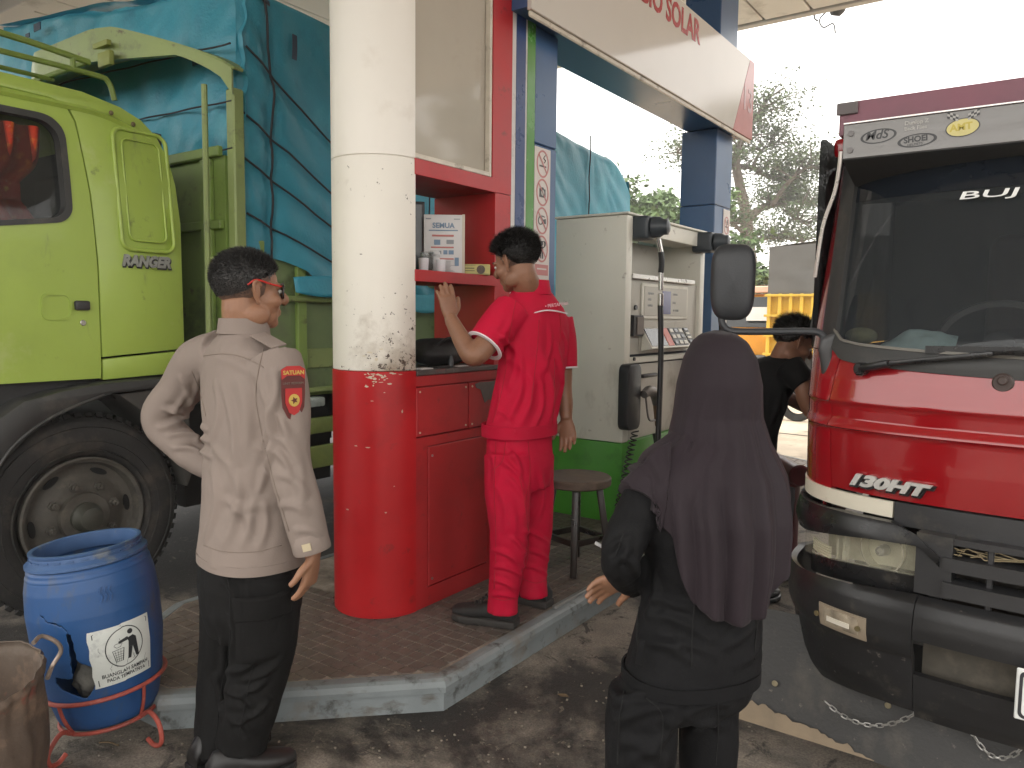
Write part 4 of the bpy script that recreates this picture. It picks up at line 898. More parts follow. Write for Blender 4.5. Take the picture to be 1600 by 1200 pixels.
# folded net on the cab roof
nb = MB()
for k in range(16):
    t = k/16; pts = [(-4.15-.9*s_/14, 1.38+.22*t+.03*math.sin(s_*1.1+k), 2.60+.13*math.sin(t*PI)*math.sin(PI*min(1, .15+s_/12))+.012*math.sin(s_*2+k*2)) for s_ in range(15)]; nb.tube(pts, .02, 6, sub=2)
no = nb.build('folded_net', M('teal_net', (.012, .06, .06), .8, var=.4, scale=30, bump=.8, bscale=60), loc=(-4.5, 1.5, 2.6), smooth=180); struct(no, 'stuff'); tag(no, 'dark teal net bundled on the roof rack of the green cab', 'net')
# ================================================================== red lorry
RX = .29
redm = M('red_truck_paint', (.29, .005, .009), .20, var=.05, scale=1.5, rvar=.04, coat=1., spec=.5, dirt=[((.23, .005, .009), .25, 1.2)])
rt_ = thing('red_lorry', 'glossy red lorry cab facing the camera at the right edge', 'lorry', (RX, 3.6, 0))
def foot(th, W=.985, D=.55, y0=2.42, n=3.5):
    c = math.cos(th); s_ = abs(math.sin(th)); return RX-W*math.copysign(abs(c)**(2/n), c), y0+D*(1-s_**(2/n))
def fnorm(th, **k):
    a = foot(th-.01, **k); b_ = foot(th+.01, **k); d = Vector((b_[0]-a[0], b_[1]-a[1], 0)).normalized(); return Vector((d.y, -d.x, 0))
def wp(th0, th1, z0, z1, out=None, nu=40, nv=10, thick=.018, zp=None, W=.985, y0=2.42, D=.55, lean=None):
    f0 = z0 if callable(z0) else (lambda t: z0); f1 = z1 if callable(z1) else (lambda t: z1)
    def fn(u, v):
        th = th0+(th1-th0)*u; x, y = foot(th, W, D, y0); a, c = f0(th), f1(th)
        z = a+(c-a)*v; n_ = fnorm(th, W=W, y0=y0, D=D); o = out(th, z) if out else 0
        p = Vector((x, y, z))+n_*o
        if lean and z > 1.36: p.y += lean*(z-1.36)
        return p
    q = MB(); q.grid(fn, nu, nv, thick=thick); return q
def lerpf(xs, ys): return lambda t: float(np.interp(t if t <= PI/2 else PI-t, xs, ys))
def body_out(th, z):
    f_ = min(1, max(0, ((th if th < PI/2 else PI-th)-.12)/.55))
    return f_*float(np.interp(z, [.95, 1.05, 1.135, 1.146, 1.152, 1.162, 1.18, 1.212, 1.224, 1.232, 1.245, 1.30, 1.365], [.0, .010, .014, .018, .030, .026, .012, .014, .018, .026, .022, .010, -.010]))
wp(.703, PI-.703, .958, 1.362, body_out, 80, 90).build('front_panel', redm, rt_, smooth=60)
for a, b_ in ((.0, .697), (PI-.697, PI)):
    wp(a, b_, .946, 1.385, body_out, 40, 90).build('corner_panel', redm, rt_, smooth=60)
for sx in (-1, 1):
    x = RX+sx*.975
    q = MB(); q.box(x-.015, x+.015, 2.985, 4.15, .70, 1.38, .006, 1); d_ = q.build('door', redm, rt_)
    q = MB(); q.box(x-.012, x+.012, 2.78, 4.14, 1.385, 2.09, .006, 1); q.build('door_window', M('door_window_film', (.012, .012, .013), .5, alpha=.86, spec=.1), d_)
    q = MB(); q.box(x-.03 if sx < 0 else x+.015, x-.0155 if sx < 0 else x+.03, 3.95, 4.08, 1.15, 1.19, .006, 1); q.build('handle', blk, d_)
wp(.0, 1.062, .903, .950, None, 40, 6, .012, y0=2.415, W=.988).build('white_strip', M('cream_strip', (.78, .73, .60), .35, var=.05, scale=4), rt_, smooth=60)
wp(PI-1.062, PI, .903, .950, None, 40, 6, .012, y0=2.415, W=.988).build('white_strip', M('cream_strip', (.78, .73, .60)), rt_, smooth=60)
gray = M('charcoal_plastic', (.030, .030, .032), .42, var=.15, scale=5, bump=.06, bscale=120, dirt=[((.085, .078, .065), .25, 5)])
blk2 = M('glossy_black_plastic', (.012, .012, .013), .30, var=.2, scale=8, dirt=[((.055, .05, .042), .22, 12)])
wp(1.068, PI-1.068, lambda t: .886, .953, None, 50, 6, .03, y0=2.412).build('upper_grille_bar', gray, rt_, smooth=60)
# black brow over the lamps
hl_top = lerpf([.0, .25, .5, .77, 1.0, 1.18, 1.24], [.785, .795, .80, .823, .842, .850, .80]); hl_bot = lerpf([0, .25, .5, .77, 1.0, 1.22], [.695, .70, .722, .738, .750, .757])
brow_top = lerpf([0, .25, .6, 1.06, 1.16, 1.24], [.893, .893, .897, .90, .882, .83])
for m_ in (0, 1):
    T = (lambda t: t) if not m_ else (lambda t: PI-t)
    def rngp(a, b_): return (a, b_) if not m_ else (PI-b_, PI-a)
    a, b_ = rngp(.0, 1.24)
    wp(a, b_, hl_top, brow_top, lambda t, z: .012*math.sin(min(1, max(0, (z-.79)/.1))*PI)+.006, 50, 10, .03, W=.985, y0=2.375).build('lamp_brow', blk2, rt_, smooth=60)
    a, b_ = rngp(.22, 1.225)
    hb = wp(a, b_, lambda t: hl_bot(t)-.006, lambda t: hl_top(t)+.006, lambda t, z: -.085, 40, 8, .01, W=.98, y0=2.37)
    lh = hb.build('headlamp', M('lamp_reflector', (.50, .47, .34), .35, metal=.35, var=.35, scale=9), rt_, smooth=60)
    lens = M('yellowed_lens', (.66, .64, .50), .06, var=.12, scale=3, trans=.0, alpha=.22, rvar=.05, dirt=[((.55, .48, .28), .3, 5)])
    wp(a, b_, hl_bot, hl_top, lambda t, z: -.012, 50, 10, None, W=.98, y0=2.37).build('lens', lens, lh, smooth=60)
    # reflector bowl, bulb, indicator divider
    tc_ = T(.99); x, y = foot(tc_, 0.98, .55, 2.37); n_ = fnorm(tc_, W=.98, y0=2.37); cz = .795
    q = MB(); q.lathe([(.045, -.11), (.06, -.085), (.062, -.05), (.066, -.05)], Vector((x, y, cz)), tuple(n_), 28); q.build('bowl', M('bowl_chrome', (.62, .60, .48), .18, metal=.7), lh)
    q = MB(); q.cyl(Vector((x, y, cz))-n_*.075, Vector((x, y, cz))-n_*.035, .018, .014, n=16, bev=.003); q.build('bulb_shield', M('bulb_grey', (.28, .27, .24), .3, metal=.6), lh)
    for td in (.77, .72):
        a2, b2 = rngp(td, td+.018); wp(a2, b2, hl_bot, hl_top, lambda t, z: -.03, 4, 8, .02, W=.98, y0=2.37).build('divider', M('lamp_divider', (.42, .40, .30), .3), lh, smooth=60)
    for k in range(5):
        a2, b2 = rngp(.40, .66); zc = .728+k*.008
        wp(a2, b2, lambda t: zc, lambda t: zc+.005, lambda t, z: -.028, 8, 3, .008, W=.98, y0=2.37).build('flute', M('lamp_flute', (.80, .76, .55), .15), lh, smooth=60)
    # recess below the lamp
    a, b_ = rngp(.20, 1.235)
    wp(a, b_, lambda t: hl_bot(t)-.065, lambda t: hl_bot(t)-.004, lambda t, z: -.035, 40, 6, .01, W=.98, y0=2.37).build('lamp_recess', blk2, rt_, smooth=60)
# bumper
def bump_out(th, z):
    return float(np.interp(z, [.30, .335, .37, .42, .47, .515, .53, .56, .62, .66, .69, .70], [-.07, -.03, -.012, .0, .006, .012, .022, .032, .036, .032, .018, -.004]))
btop = lerpf([0, .25, .5, .9, 1.22, 1.3, 1.57], [.665, .672, .676, .690, .708, .705, .70]); bbot = lerpf([0, .25, .5, 1.05, 1.57], [.315, .32, .332, .352, .36])
bm_ = M('bumper_black', (.016, .016, .017), .36, var=.2, scale=4, bump=.05, bscale=80, dirt=[((.075, .068, .056), .20, 7), ((.22, .20, .17), .07, 40)])
# lower opening in the bumper is left between the ends and the middle
for a, b_ in ((.0, 1.175), (PI-1.175, PI)):
    bo = wp(a, b_, bbot, btop, bump_out, 60, 44, .02, W=.985, y0=2.375).build('bumper_end', bm_, rt_, smooth=60)
wp(1.178, PI-1.178, .585, .705, bump_out, 60, 16, .02, W=.985, y0=2.375).build('bumper_beam', bm_, rt_, smooth=60)
wp(1.178, PI-1.178, .335, .475, lambda t, z: bump_out(t, z), 60, 14, .02, W=.985, y0=2.375).build('bumper_valance', bm_, rt_, smooth=60)
wp(1.18, PI-1.18, .46, .60, lambda t, z: -.06, 50, 6, .01, W=.98, y0=2.37).build('bumper_insert', M('dusty_plate', (.075, .066, .052), .75, var=.3, scale=9, dirt=[((.13, .11, .085), .4, 7)]), rt_, smooth=60)
for (z0, z1, t0, o_) in ((.868, .886, 1.24, .0), (.795, .832, 1.245, .012), (.724, .765, 1.25, .02)):
    wp(t0, PI-t0, z0, z1, lambda t, z, o_=o_: o_+.012*(z1-z)/(z1-z0) if False else o_, 40, 5, .07, W=.98, y0=2.37).build('grille_slat', gray, rt_, smooth=40)
for a in (1.16, PI-1.27): wp(a, a+.11, .715, .888, lambda t, z: .004, 8, 8, .06, W=.98, y0=2.37).build('grille_cheek', gray, rt_, smooth=60)
wp(1.2, PI-1.2, .60, .90, lambda t, z: -.10, 30, 4, .02, W=.98, y0=2.37).build('radiator_screen', M('radiator_dusty', (.035, .028, .022), .8, var=.5, scale=40), rt_, smooth=60)
for k, th in enumerate((1.36, 1.45, 1.6)):
    x, y = foot(th, 0.98, .55, 2.37); q = MB(); q.box(x-.008, x+.008, y+.01, y+.06, .60, .87, .003, 1); q.build('grille_upright', gray, rt_)
straw = M('dry_straw', (.30, .24, .14), .8)
q = MB()
for k in range(16):
    x, y = foot(random.uniform(1.27, 1.45), 0.98, .55, 2.37); z = random.uniform(.835, .85); a = random.uniform(-.07, .07)
    q.tube([(x, y+.02, z), (x+a, y+.015+random.uniform(-.01, .02), z+random.uniform(-.004, .02)), (x+a*1.5, y+.03, z+random.uniform(-.005, .012))], .0016, 4)
struct(q.build('straw', straw, rt_), 'stuff')
# fog lamp
for m_ in (0, 1):
    th0, th1 = (.745, 1.005) if not m_ else (PI-1.005, PI-.745)
    wp(th0, th1, lambda t: .535, lambda t: .608, lambda t, z: bump_out(t, z)+.004, 12, 6, .012, W=.985, y0=2.375).build('fog_lamp_rim', M('fog_rim_tan', (.30, .245, .18), .6, var=.2), rt_, smooth=60)
    fo2 = wp(th0+.035, th1-.035, lambda t: .547, lambda t: .600, lambda t, z: bump_out(t, z)+.007, 12, 6, .008, W=.985, y0=2.375).build('fog_lamp', M('fog_glass', (.34, .29, .22), .2, var=.5, scale=22), rt_, smooth=60)
    wp(th0+.06, th1-.075, lambda t: .560, lambda t: .575, lambda t, z: bump_out(t, z)+.010, 10, 3, .004, W=.985, y0=2.375).build('white_tape', M('white_tape', (.75, .70, .60), .4, var=.1), fo2, smooth=60)
    for th in (th0+.017, th1-.017):
        x, y = foot(th, 1.0, .55, 2.375); n_ = fnorm(th, W=.985, y0=2.375); q = MB(); c_ = Vector((x, y, .571))+n_*.036; q.cyl(c_, c_+n_*.006, .008, n=10); q.build('screw', M('rust_bolt', (.14, .11, .05), .6), fo2)
# plate
q = MB(); q.box(-.035, .42, 2.318, 2.324, .455, .592, .004, 1); pl = q.build('number_plate', M('plate_white', (.80, .82, .80), .4, var=.05), rt_)
q = MB(); q.plate([(-.035+.004+a, 2.3175, .5235+c) for a, c in [(x+.2235, z) for x, z in rrect(.44, .125, .015)]], [(-.035+.004+a, 2.3175, .5235+c) for a, c in [(x+.2235, z) for x, z in rrect(.425, .112, .012)]], (0, -.0015, 0)); q.build('plate_border', M('pictogram_black', (.035, .035, .04)), pl, smooth=0)
text('badge', '130HT', .046, M('badge_silver', (.62, .61, .58), .28, metal=.5), (-.499, 2.483, .985), (.243, -.062, .0), (0, 0, 1), rt_, .006, shear=.3, sx=1.72, offset=.0025)
text('badge_shadow', '130HT', .046, blk2, (-.496, 2.489, .980), (.243, -.062, .0), (0, 0, 1), rt_, .005, shear=.3, sx=1.73, offset=.005)
# windscreen, surround, pillars, roof
LEAN = .36
def wso(d): return lambda t, z: d
ws_b = lerpf([.6, .72, .85, 1.13, 1.57], [1.46, 1.412, 1.40, 1.388, 1.372])
wsg = M('windscreen_glass', (.045, .052, .058), .02, var=.02, rvar=.005, alpha=.50, spec=.6)
wp(.64, PI-.64, ws_b, 2.02, wso(-.012), 80, 20, None, lean=LEAN).build('windscreen', wsg, rt_, smooth=180)
wp(.60, PI-.60, 1.865, 2.02, wso(-.010), 60, 6, None, lean=LEAN).build('tint_band', M('dark_tint_film', (.010, .013, .018), .05, rvar=.02), rt_, smooth=180)
wp(.56, PI-.56, lambda t: ws_b(t)-.052, lambda t: ws_b(t)+.004, wso(.004), 80, 6, .02, lean=LEAN).build('windscreen_seal', blk, rt_, smooth=60)
wp(.645, PI-.645, lambda t: ws_b(t)+.004, lambda t: ws_b(t)+.012, wso(.008), 80, 3, .01, lean=LEAN).build('seal_bead', M('seal_grey', (.16, .15, .13), .5), rt_, smooth=60)
for a, b_ in ((.50, .655), (PI-.655, PI-.50)):
    wp(a, b_, 1.40, 2.02, wso(.004), 10, 30, .02, lean=LEAN).build('side_seal', blk, rt_, smooth=60)
for a, b_ in ((.12, .495), (PI-.495, PI-.12)):
    wp(a, b_, 1.388, 2.05, lambda t, z: -.02*(z-1.38), 16, 30, .03, lean=LEAN).build('pillar', redm, rt_, smooth=60)
for a, b_ in ((.06, .16), (PI-.16, PI-.06)):
    wp(a, b_, 1.44, 2.0, lambda t, z: .022, 6, 20, .012, lean=LEAN).build('door_edge_trim', blk, rt_, smooth=60)
q = MB(); q.box(RX-.955, RX+.955, 2.82, 4.18, 2.03, 2.10, .02, 2); q.build('roof', redm, rt_)
q = MB(); q.box(RX-.985, RX+.985, 4.15, 4.20, .75, 2.06); q.build('cab_back', M('cab_dark_inside', (.03, .03, .03), .8), rt_, smooth=0)
ins_m = M('dash_grey', (.05, .048, .046), .7, var=.2)
q = MB(); q.grid(lambda u, v: (RX-.86+1.72*u, 2.60+.10*abs(2*u-1)**3*2+v*.42, 1.352+.02*math.sin(v*PI)-.10*max(0, v-.7)), 30, 10, thick=.03); q.build('dashboard', ins_m, rt_, smooth=60)
q = MB(); q.lathe([(.185, -.012), (.2, 0), (.185, .012), (.17, 0), (.185, -.012)], (-.16+.0, 3.05, 1.40), (0, -.75, .6), 36); q.cyl((-.16, 3.05, 1.40), (-.16, 3.15, 1.25), .03, n=12); q.bar((-.33, 3.05, 1.40), (.01, 3.05, 1.40), .03, .02); q.lathe([(0, -.01), (.05, -.01), (.045, .02), (0, .025)], (-.16, 3.05, 1.40), (0, -.75, .6), 20); q.build('steering_wheel', blk, rt_)
q = MB(); q.box(RX-.55, RX-.05, 3.45, 3.95, .95, 1.25, .06, 3); q.box(RX-.55, RX-.05, 3.85, 4.02, 1.2, 1.85, .06, 3); q.box(RX+.05, RX+.75, 3.45, 3.95, .95, 1.25, .06, 3); q.box(RX+.05, RX+.75, 3.85, 4.02, 1.2, 1.85, .06, 3); q.build('seat_bench', M('seat_dark_red', (.035, .02, .02), .8), rt_)
def maskf(u, v): return (-.47+.22*u, 2.66+.10*v-.02*u, 1.385+.05*math.sin(u*PI)*math.sin(v*PI*.9)+.02*nz(u*4, v*4, 0, 1)+.05*v*u)
q = MB(); q.grid(maskf, 16, 10); tag(q.build('face_mask', M('pale_blue_mask', (.30, .42, .42), .7, var=.15, scale=20), loc=(-.4, 2.7, 1.385), smooth=180), 'pale blue face mask lying on the red lorry dashboard', 'mask')
q = MB(); q.ell((-.525, 2.72, 1.43), (.05, .04, .028), 14); tag(q.build('duster', M('olive_cloth', (.16, .16, .08), .9, var=.3, scale=30), loc=(-.52, 2.72, 1.39)), 'olive cloth bundle at the corner of the red lorry dashboard', 'cloth')
q = MB(); q.grid(lambda u, v: (-.36+.26*u, 2.62+.16*v+.04*u, 1.378+.012*nz(u*5, v*5, 2, 1)+.10*max(0, v-.5)*(1-u)), 14, 8); tag(q.build('plastic_bag', M('clear_grey_film', (.24, .25, .26), .2, var=.25, scale=18), loc=(-.3, 2.7, 1.38), smooth=180), 'crumpled clear plastic bag on the red lorry dashboard', 'bag')
# visor plate with stickers, purple board above
steel = M('brushed_visor_steel', (.20, .195, .19), .42, metal=.6, var=.08, scale=6, stretch=(.3, 1, 6))
VY = 2.565
q = MB(); q.box(-.575, 1.155, VY, VY+.006, 1.975, 2.078, .002, 1); vis = q.build('visor_plate', steel, rt_)
q = MB(); q.box(-.575, 1.155, VY-.004, VY+.02, 2.0785, 2.084, .001, 1); q.build('visor_lip', M('bright_edge', (.72, .68, .66), .25, metal=.6), vis)
q = MB(); q.poly([(-.575, VY+.004, 1.973), (-.575, VY+.34, 1.88), (1.155, VY+.34, 1.88), (1.155, VY+.004, 1.973)], (0, 0, .004)); q.build('visor_underside', blk, vis, smooth=0)
q = MB(); q.tube([(-.58, VY+.0, 2.0), (-.585, VY+.01, 1.95), (-.60, VY+.03, 1.88), (-.635, VY+.05, 1.78), (-.66, VY+.08, 1.62)], .006, 6, sub=4); q.build('visor_stay', M('bright_edge', (.72, .68, .66)), vis)
for z in (2.0, 2.05): q = MB(); q.cyl((-.553, VY-.004, z), (-.553, VY, z), .009, n=10); q.build('rivet', M('dull_rivet', (.18, .17, .17), .5), vis)
purp = M('faded_purple_board', (.22, .085, .115), .5, var=.15, scale=5, dirt=[((.12, .05, .06), .3, 4)])
q = MB(); q.box(-.605, 1.18, VY+.07, VY+.11, 2.06, 2.165, .004, 1); q.build('head_board', purp, rt_)
q = MB(); q.box(-.612, -.55, VY+.06, VY+.0695, 2.125, 2.162, .002, 1); q.build('board_bracket', M('bracket_grey', (.13, .11, .11), .6), rt_)
stk = M('sticker_black', (.03, .03, .032), .35); stw = M('sticker_silver', (.40, .39, .37), .4); sty = M('sticker_yellow', (.62, .55, .22), .4)
def oval(cx, cz, a, b_, mt, nm, lift, tilt=0, hole=None, par=vis):
    q = MB(); f_ = lambda s_: [(cx+a*s_*math.cos(2*PI*i/32)*math.cos(tilt)-b_*s_*math.sin(2*PI*i/32)*math.sin(tilt), VY-.0005-lift, cz+a*s_*math.cos(2*PI*i/32)*math.sin(tilt)+b_*s_*math.sin(2*PI*i/32)*math.cos(tilt)) for i in range(32)]
    if hole: q.plate(f_(1), f_(hole), (0, -.0004, 0))
    else: q.poly(f_(1), (0, -.0004, 0))
    return q.build(nm, mt, par, smooth=0)
oval(-.475, 2.033, .050, .021, stk, 'sticker_ring', .0002, .06, .86)
text('sticker_text', 'MdS', .036, stk, (-.512, VY-.0012, 2.024), (1, 0, .03), (0, 0, 1), vis, .0002, shear=.25, offset=.0006)
text('sticker_text', 'Dunlop Z', .016, stw, (-.405, VY-.0012, 2.055), (1, 0, .02), (0, 0, 1), vis, .0002, offset=.0004)
text('sticker_text', 'Back Flies', .015, stw, (-.405, VY-.0012, 2.039), (1, 0, .02), (0, 0, 1), vis, .0002, offset=.0004)
oval(-.370, 2.008, .052, .019, stk, 'sticker_ring', .0002, .05, .84)
text('sticker_text', 'SHOEI', .023, stk, (-.405, VY-.0012, 2.003), (1, 0, .05), (0, 0, 1), vis, .0002, offset=.0007)
text('sticker_text', 'HELMETS', .010, stk, (-.395, VY-.0012, 1.993), (1, 0, .05), (0, 0, 1), vis, .0002)
oval(-.255, 2.030, .043, .026, stk, 'sticker_ring', .0002, .08); oval(-.255, 2.030, .040, .0235, sty, 'sticker_face', .0008, .08)
text('sticker_text', 'AMT', .027, M('sticker_gold', (.52, .42, .06), .4), (-.286, VY-.0016, 2.021), (1, 0, .06), (0, 0, 1), vis, .0002, offset=.001)
for sx in (-1, 1):
    for i in range(3):
        for j in range(4):
            x = -.255+sx*(.012+j*.007); z = 2.048+i*.006+j*.003; q = MB(); q.poly([(x, VY-.0017, z), (x+.007*sx, VY-.0017, z+.003), (x+.007*sx, VY-.0017, z+.009), (x, VY-.0017, z+.006)], (0, -.0002, 0)); q.build('flag_check', stk if (i+j) % 2 else stw, vis, smooth=0)
bujm = M('white_vinyl', (.82, .82, .80), .4, var=.03)
x, y = foot(1.18); 
text('windscreen_lettering', 'BUJ', .034, bujm, (-.262, y+LEAN*(1.83-1.36)-.020, 1.832), (1, -.07, 0), (0, LEAN, 1), rt_, .0008, sx=2.95, offset=.0002, shear=.1)
# mirror
mm = M('mirror_black', (.028, .030, .034), .48, var=.15, scale=6, bump=.1, bscale=150)
mc = P(1145, 441, 2.56); mr = Vector((.93, .37, 0)); mn = Vector((mr.y, -mr.x, 0))
mir = bpy.data.objects.new('mirror', None); link(mir, rt_); mir.location = mc-wloc(rt_)
q = MB(); b = bmesh.new()
def mirf(u, v):
    t = 2*PI*u; r = math.sin(v*PI)**.32; e = 3.6
    c, s_ = math.cos(t), math.sin(t); a = math.copysign(abs(c)**(2/e), c)*.072*r*(1+.05*s_); z = math.copysign(abs(s_)**(2/e), s_)*.126*r
    return mc+mr*a+Vector((0, 0, 1))*z+mn*(.045*math.cos(v*PI)*(1-.25*r))
q.grid(mirf, 56, 20, cu=True); q.build('mirror_housing', mm, mir, smooth=180)
q = MB(); q.tube([P(1128, 490, 2.58), P(1128, 503, 2.58), P(1136, 514, 2.575), P(1155, 518, 2.565), P(1215, 518, 2.52), P(1268, 518, 2.47), P(1284, 523, 2.46), P(1292, 540, 2.46), P(1294, 560, 2.47)], .0115, 10, sub=6); q.build('mirror_arm', mm, mir)
bc_ = P(1296, 565, 2.46)
q = MB()
def mbf(u, v):
    t = 2*PI*u; w_ = float(np.interp(v, [0, .08, .35, .7, .92, 1], [0, .012, .024, .040, .036, 0])); hh = .075-.16*v
    z = .070-.165*(1-v)
    return bc_+RT*(w_*math.cos(t)*1.0+.012*(v-.5))+Vector((0, 0, z+.02))-FW*(.022*math.sin(t))
q.grid(mbf, 24, 14, cu=True); q.build('mirror_bracket', M('bracket_charcoal', (.05, .05, .052), .4), mir, smooth=180)
q = MB(); q.cyl(bc_-FW*.018+UP*.02+RT*.008, bc_-FW*.026+UP*.02+RT*.008, .010, n=12, bev=.002); q.build('bolt', blk2, mir)
# wiper and washer
def onws(th, z, o): x, y = foot(th); n_ = fnorm(th); return Vector((x, y+(LEAN*(z-1.36) if z > 1.36 else 0), z))+n_*o
q = MB(); q.bar(onws(.885, 1.335, .02), onws(1.03, 1.358, .03), .030, .022, bev=.008); q.bar(onws(1.03, 1.358, .03), onws(1.34, 1.396, .03), .020, .014, bev=.004); q.tube([onws(1.34, 1.396, .03), onws(1.5, 1.41, .025), onws(1.75, 1.43, .025)], .006, 6); q.cyl(onws(.885, 1.335, -.01), onws(.885, 1.335, .03), .020, n=16, bev=.005); wpr = q.build('wiper_arm', blk2, rt_)
q = MB(); q.bar(onws(1.15, 1.40, .012), onws(1.9, 1.415, .012), .010, .022); q.build('wiper_blade', blk2, wpr)
q = MB(); q.cyl(onws(1.362, 1.318, -.01), onws(1.362, 1.318, .012), .026, n=20, bev=.004); q.cyl(onws(1.362, 1.325, .01), onws(1.362, 1.325, .03), .012, n=12, bev=.003); q.build('washer_nozzle', M('washer_brown', (.06, .04, .035), .5), rt_)
# snorkel behind the cab, chassis, wheels, load bed
q = MB(); c_ = P(1297, 400, 3.5); q.poly([tuple(c_+_rt*a+Vector((0, 0, c))) for a, c in [(-.038, -1.0), (.06, -1.0), (.06, .40)]+[(.03, .40), (.0, .385), (-.025, .35), (-.038, .29)]], tuple(FW.cross(RT).cross(RT)*-.0+Vector((-FW.y*0, 0, 0))+Vector((.05, .12, 0))), .01, 2); q.build('air_intake', mm, rt_)
q = MB(); q.box(RX-.42, RX+.42, 2.7, 8.0, .55, .78); q.box(RX-.75, RX+.75, 2.66, 4.1, .72, .95); q.build('chassis', dk, rt_, smooth=0)
q = MB(); q.box(RX-.82, RX+.82, 4.35, 8.0, .95, 1.95, .01, 1); q.build('load_bed', purp, rt_)
for (x, y) in ((-.50, 3.6), (1.08, 3.6), (-.50, 6.8), (1.08, 6.8)):
    o = bpy.data.objects.new('wheel', None); link(o, rt_); o.location = Vector((x, y, .40))-wloc(rt_)
    q = MB(); q.lathe([(.24, -.11), (.37, -.11), (.40, -.08), (.40, .08), (.37, .11), (.24, .11)], (x, y, .40), (1, 0, 0), 40); q.build('tyre', tyre_m, o)
    q = MB(); q.lathe([(0, -.06), (.24, -.09), (.25, 0), (.24, .09), (0, .06)], (x, y, .40), (1, 0, 0), 32); q.build('rim', rim_m, o)
# front skirt with slack chains
sk_m = M('rubber_skirt', (.036, .035, .034), .62, var=.2, scale=5, bump=.2, bscale=90, dirt=[((.075, .068, .058), .35, 6, (1, 1, .6)), ((.19, .17, .14), .12, 45)])
def skf(u, v): return Vector((-.83+2.25*u, 2.47+.10*v+.01*math.sin(u*17), .142+.36*v-.012*u+(.02*v*0)))
q = MB(); q.grid(skf, 40, 10, thick=.008); sk = q.build('skirt', sk_m, rt_, smooth=60)
q = MB(); n_ = 40; vs = []; fs = []
for k in range(n_+1):
    x = -.83+.45*k/n_; t = k/n_; h_ = max(.004, .075*(1-t)**.8+.018*nz(k*.35, 0, 0, 1)+.012*nz(k*1.3, 4, 0, 1)) if k < n_ else .002
    y0_ = 2.468; vs += [(x, 2.4655+.0, .1425), (x, 2.4655+.10*h_/.36, .1425+h_)]
    if k: fs.append((2*k-2, 2*k, 2*k+1, 2*k-1))
q.add(vs, fs); q.build('worn_edge', M('bare_tan_backing', (.24, .185, .125), .8, var=.15, scale=12), sk, smooth=0)
for (px, py) in ((1205, 1075), (1383, 1112), (1490, 1134)):
    d_ = (FW+RT*((px-800)/1200)+UP*((600-py)/1200)); c_ = CAMP+d_*(2.465/d_.y)*1.0
    q = MB(); c_.y = 2.47+.10*(c_.z-.142)/.36; q.cyl(c_+Vector((0, -.002, 0)), c_+Vector((0, -.008, 0)), .010, n=12, bev=.002); q.build('skirt_bolt', M('brassy_bolt', (.30, .26, .17), .5, metal=.4), sk)
ch_m = M('zinc_chain', (.42, .41, .39), .4, metal=.7, var=.15, scale=40)
def chain(a, b_, sag, nl):
    root = bpy.data.objects.new('chain', None); link(root, rt_); root.location = a-wloc(rt_)
    pts = [a.lerp(b_, k/nl)+Vector((0, -.004, -sag*4*(k/nl)*(1-k/nl))) for k in range(nl+1)]
    for k in range(nl):
        p, r_ = pts[k], pts[k+1]; d = (r_-p); L_ = d.length*1.22; d.normalize(); c_ = (p+r_)/2
        s1 = Vector((0, -1, 0)).cross(d).normalized(); s2 = d.cross(s1).normalized(); tl = (s1*.95+s2*.25).normalized() if k % 2 else (s1*.55+s2*.8).normalized()
        pp = []
        for i in range(12):
            t = 2*PI*i/12; pp.append(c_+d*(L_/2-.0065)*(1 if math.cos(t) > 0 else -1)*min(1, abs(math.cos(t))*3)+d*(.0065*math.cos(t))+tl*(.0068*math.sin(t)))
        q = MB(); q.tube(pp, .0019, 5, closed=True); q.build('link', ch_m, root)
def skp(px, py):
    d_ = (FW+RT*((px-800)/1200)+UP*((600-py)/1200)); return CAMP+d_*(2.48/d_.y)+Vector((0, -.014, 0))
chain(skp(1291, 1092), skp(1452, 1097), .072, 17); chain(skp(1507, 1112), skp(1600, 1162), .075, 11)
# ================================================================== blue barrel bin in its stand, rusty bin
BB = Vector((-2.655, 1.312, .083)); BT = Vector((-2.708, 1.276, .676)); bax = (BT-BB).normalized(); BLn = (BT-BB).length
bxv = Vector((1, 0, 0)); bxv = (bxv-bax*bxv.dot(bax)).normalized(); byv = bax.cross(bxv)
bprof = [(0, .145), (.012, .155), (.03, .162), (.12, .184), (.26, .204), (.40, .208), (.48, .202), (.535, .190), (.56, .180)]
def bR(h): return float(np.interp(h, [p[0] for p in bprof], [p[1] for p in bprof]))
def bS(thd, h, o=0.): t = math.radians(thd); return BB+bax*h+(bxv*math.cos(t)+byv*math.sin(t))*(bR(h)+o)
barrel = thing('blue_barrel', 'cracked blue plastic barrel used as a litter bin in the red wire stand', 'barrel', tuple(BB))
bpl = M('blue_barrel_plastic', (.015, .068, .20), .5, var=.14, scale=3.5, bump=.08, bscale=25, dirt=[((.028, .095, .24), .35, 3), ((.07, .08, .10), .26, 7, (1, 1, .4)), ((.012, .035, .10), .28, 2)])
hole = [(-50, .362), (-47, .358), (-45, .29), (-44, .262), (-33, .232), (-30, .18), (-43, .126), (-66, .166), (-71, .192), (-70, .213), (-52, .204), (-50, .29)]
crackl = [(-73, .428), (-66, .404), (-58, .398), (-51, .379), (-48, .360)]
def near_crack(a, h):
    for (a0, h0), (a1, h1) in zip(crackl[:-1], crackl[1:]):
        t = ((a-a0)*(a1-a0)+(h-h0)*3e3*(h1-h0)*3e3/1e0*0)/((a1-a0)**2)
        if 0 <= t <= 1 and abs(h-(h0+(h1-h0)*t)-.006*noise.noise(Vector((a*.35, 0, 0)))) < .0026: return True
    return False
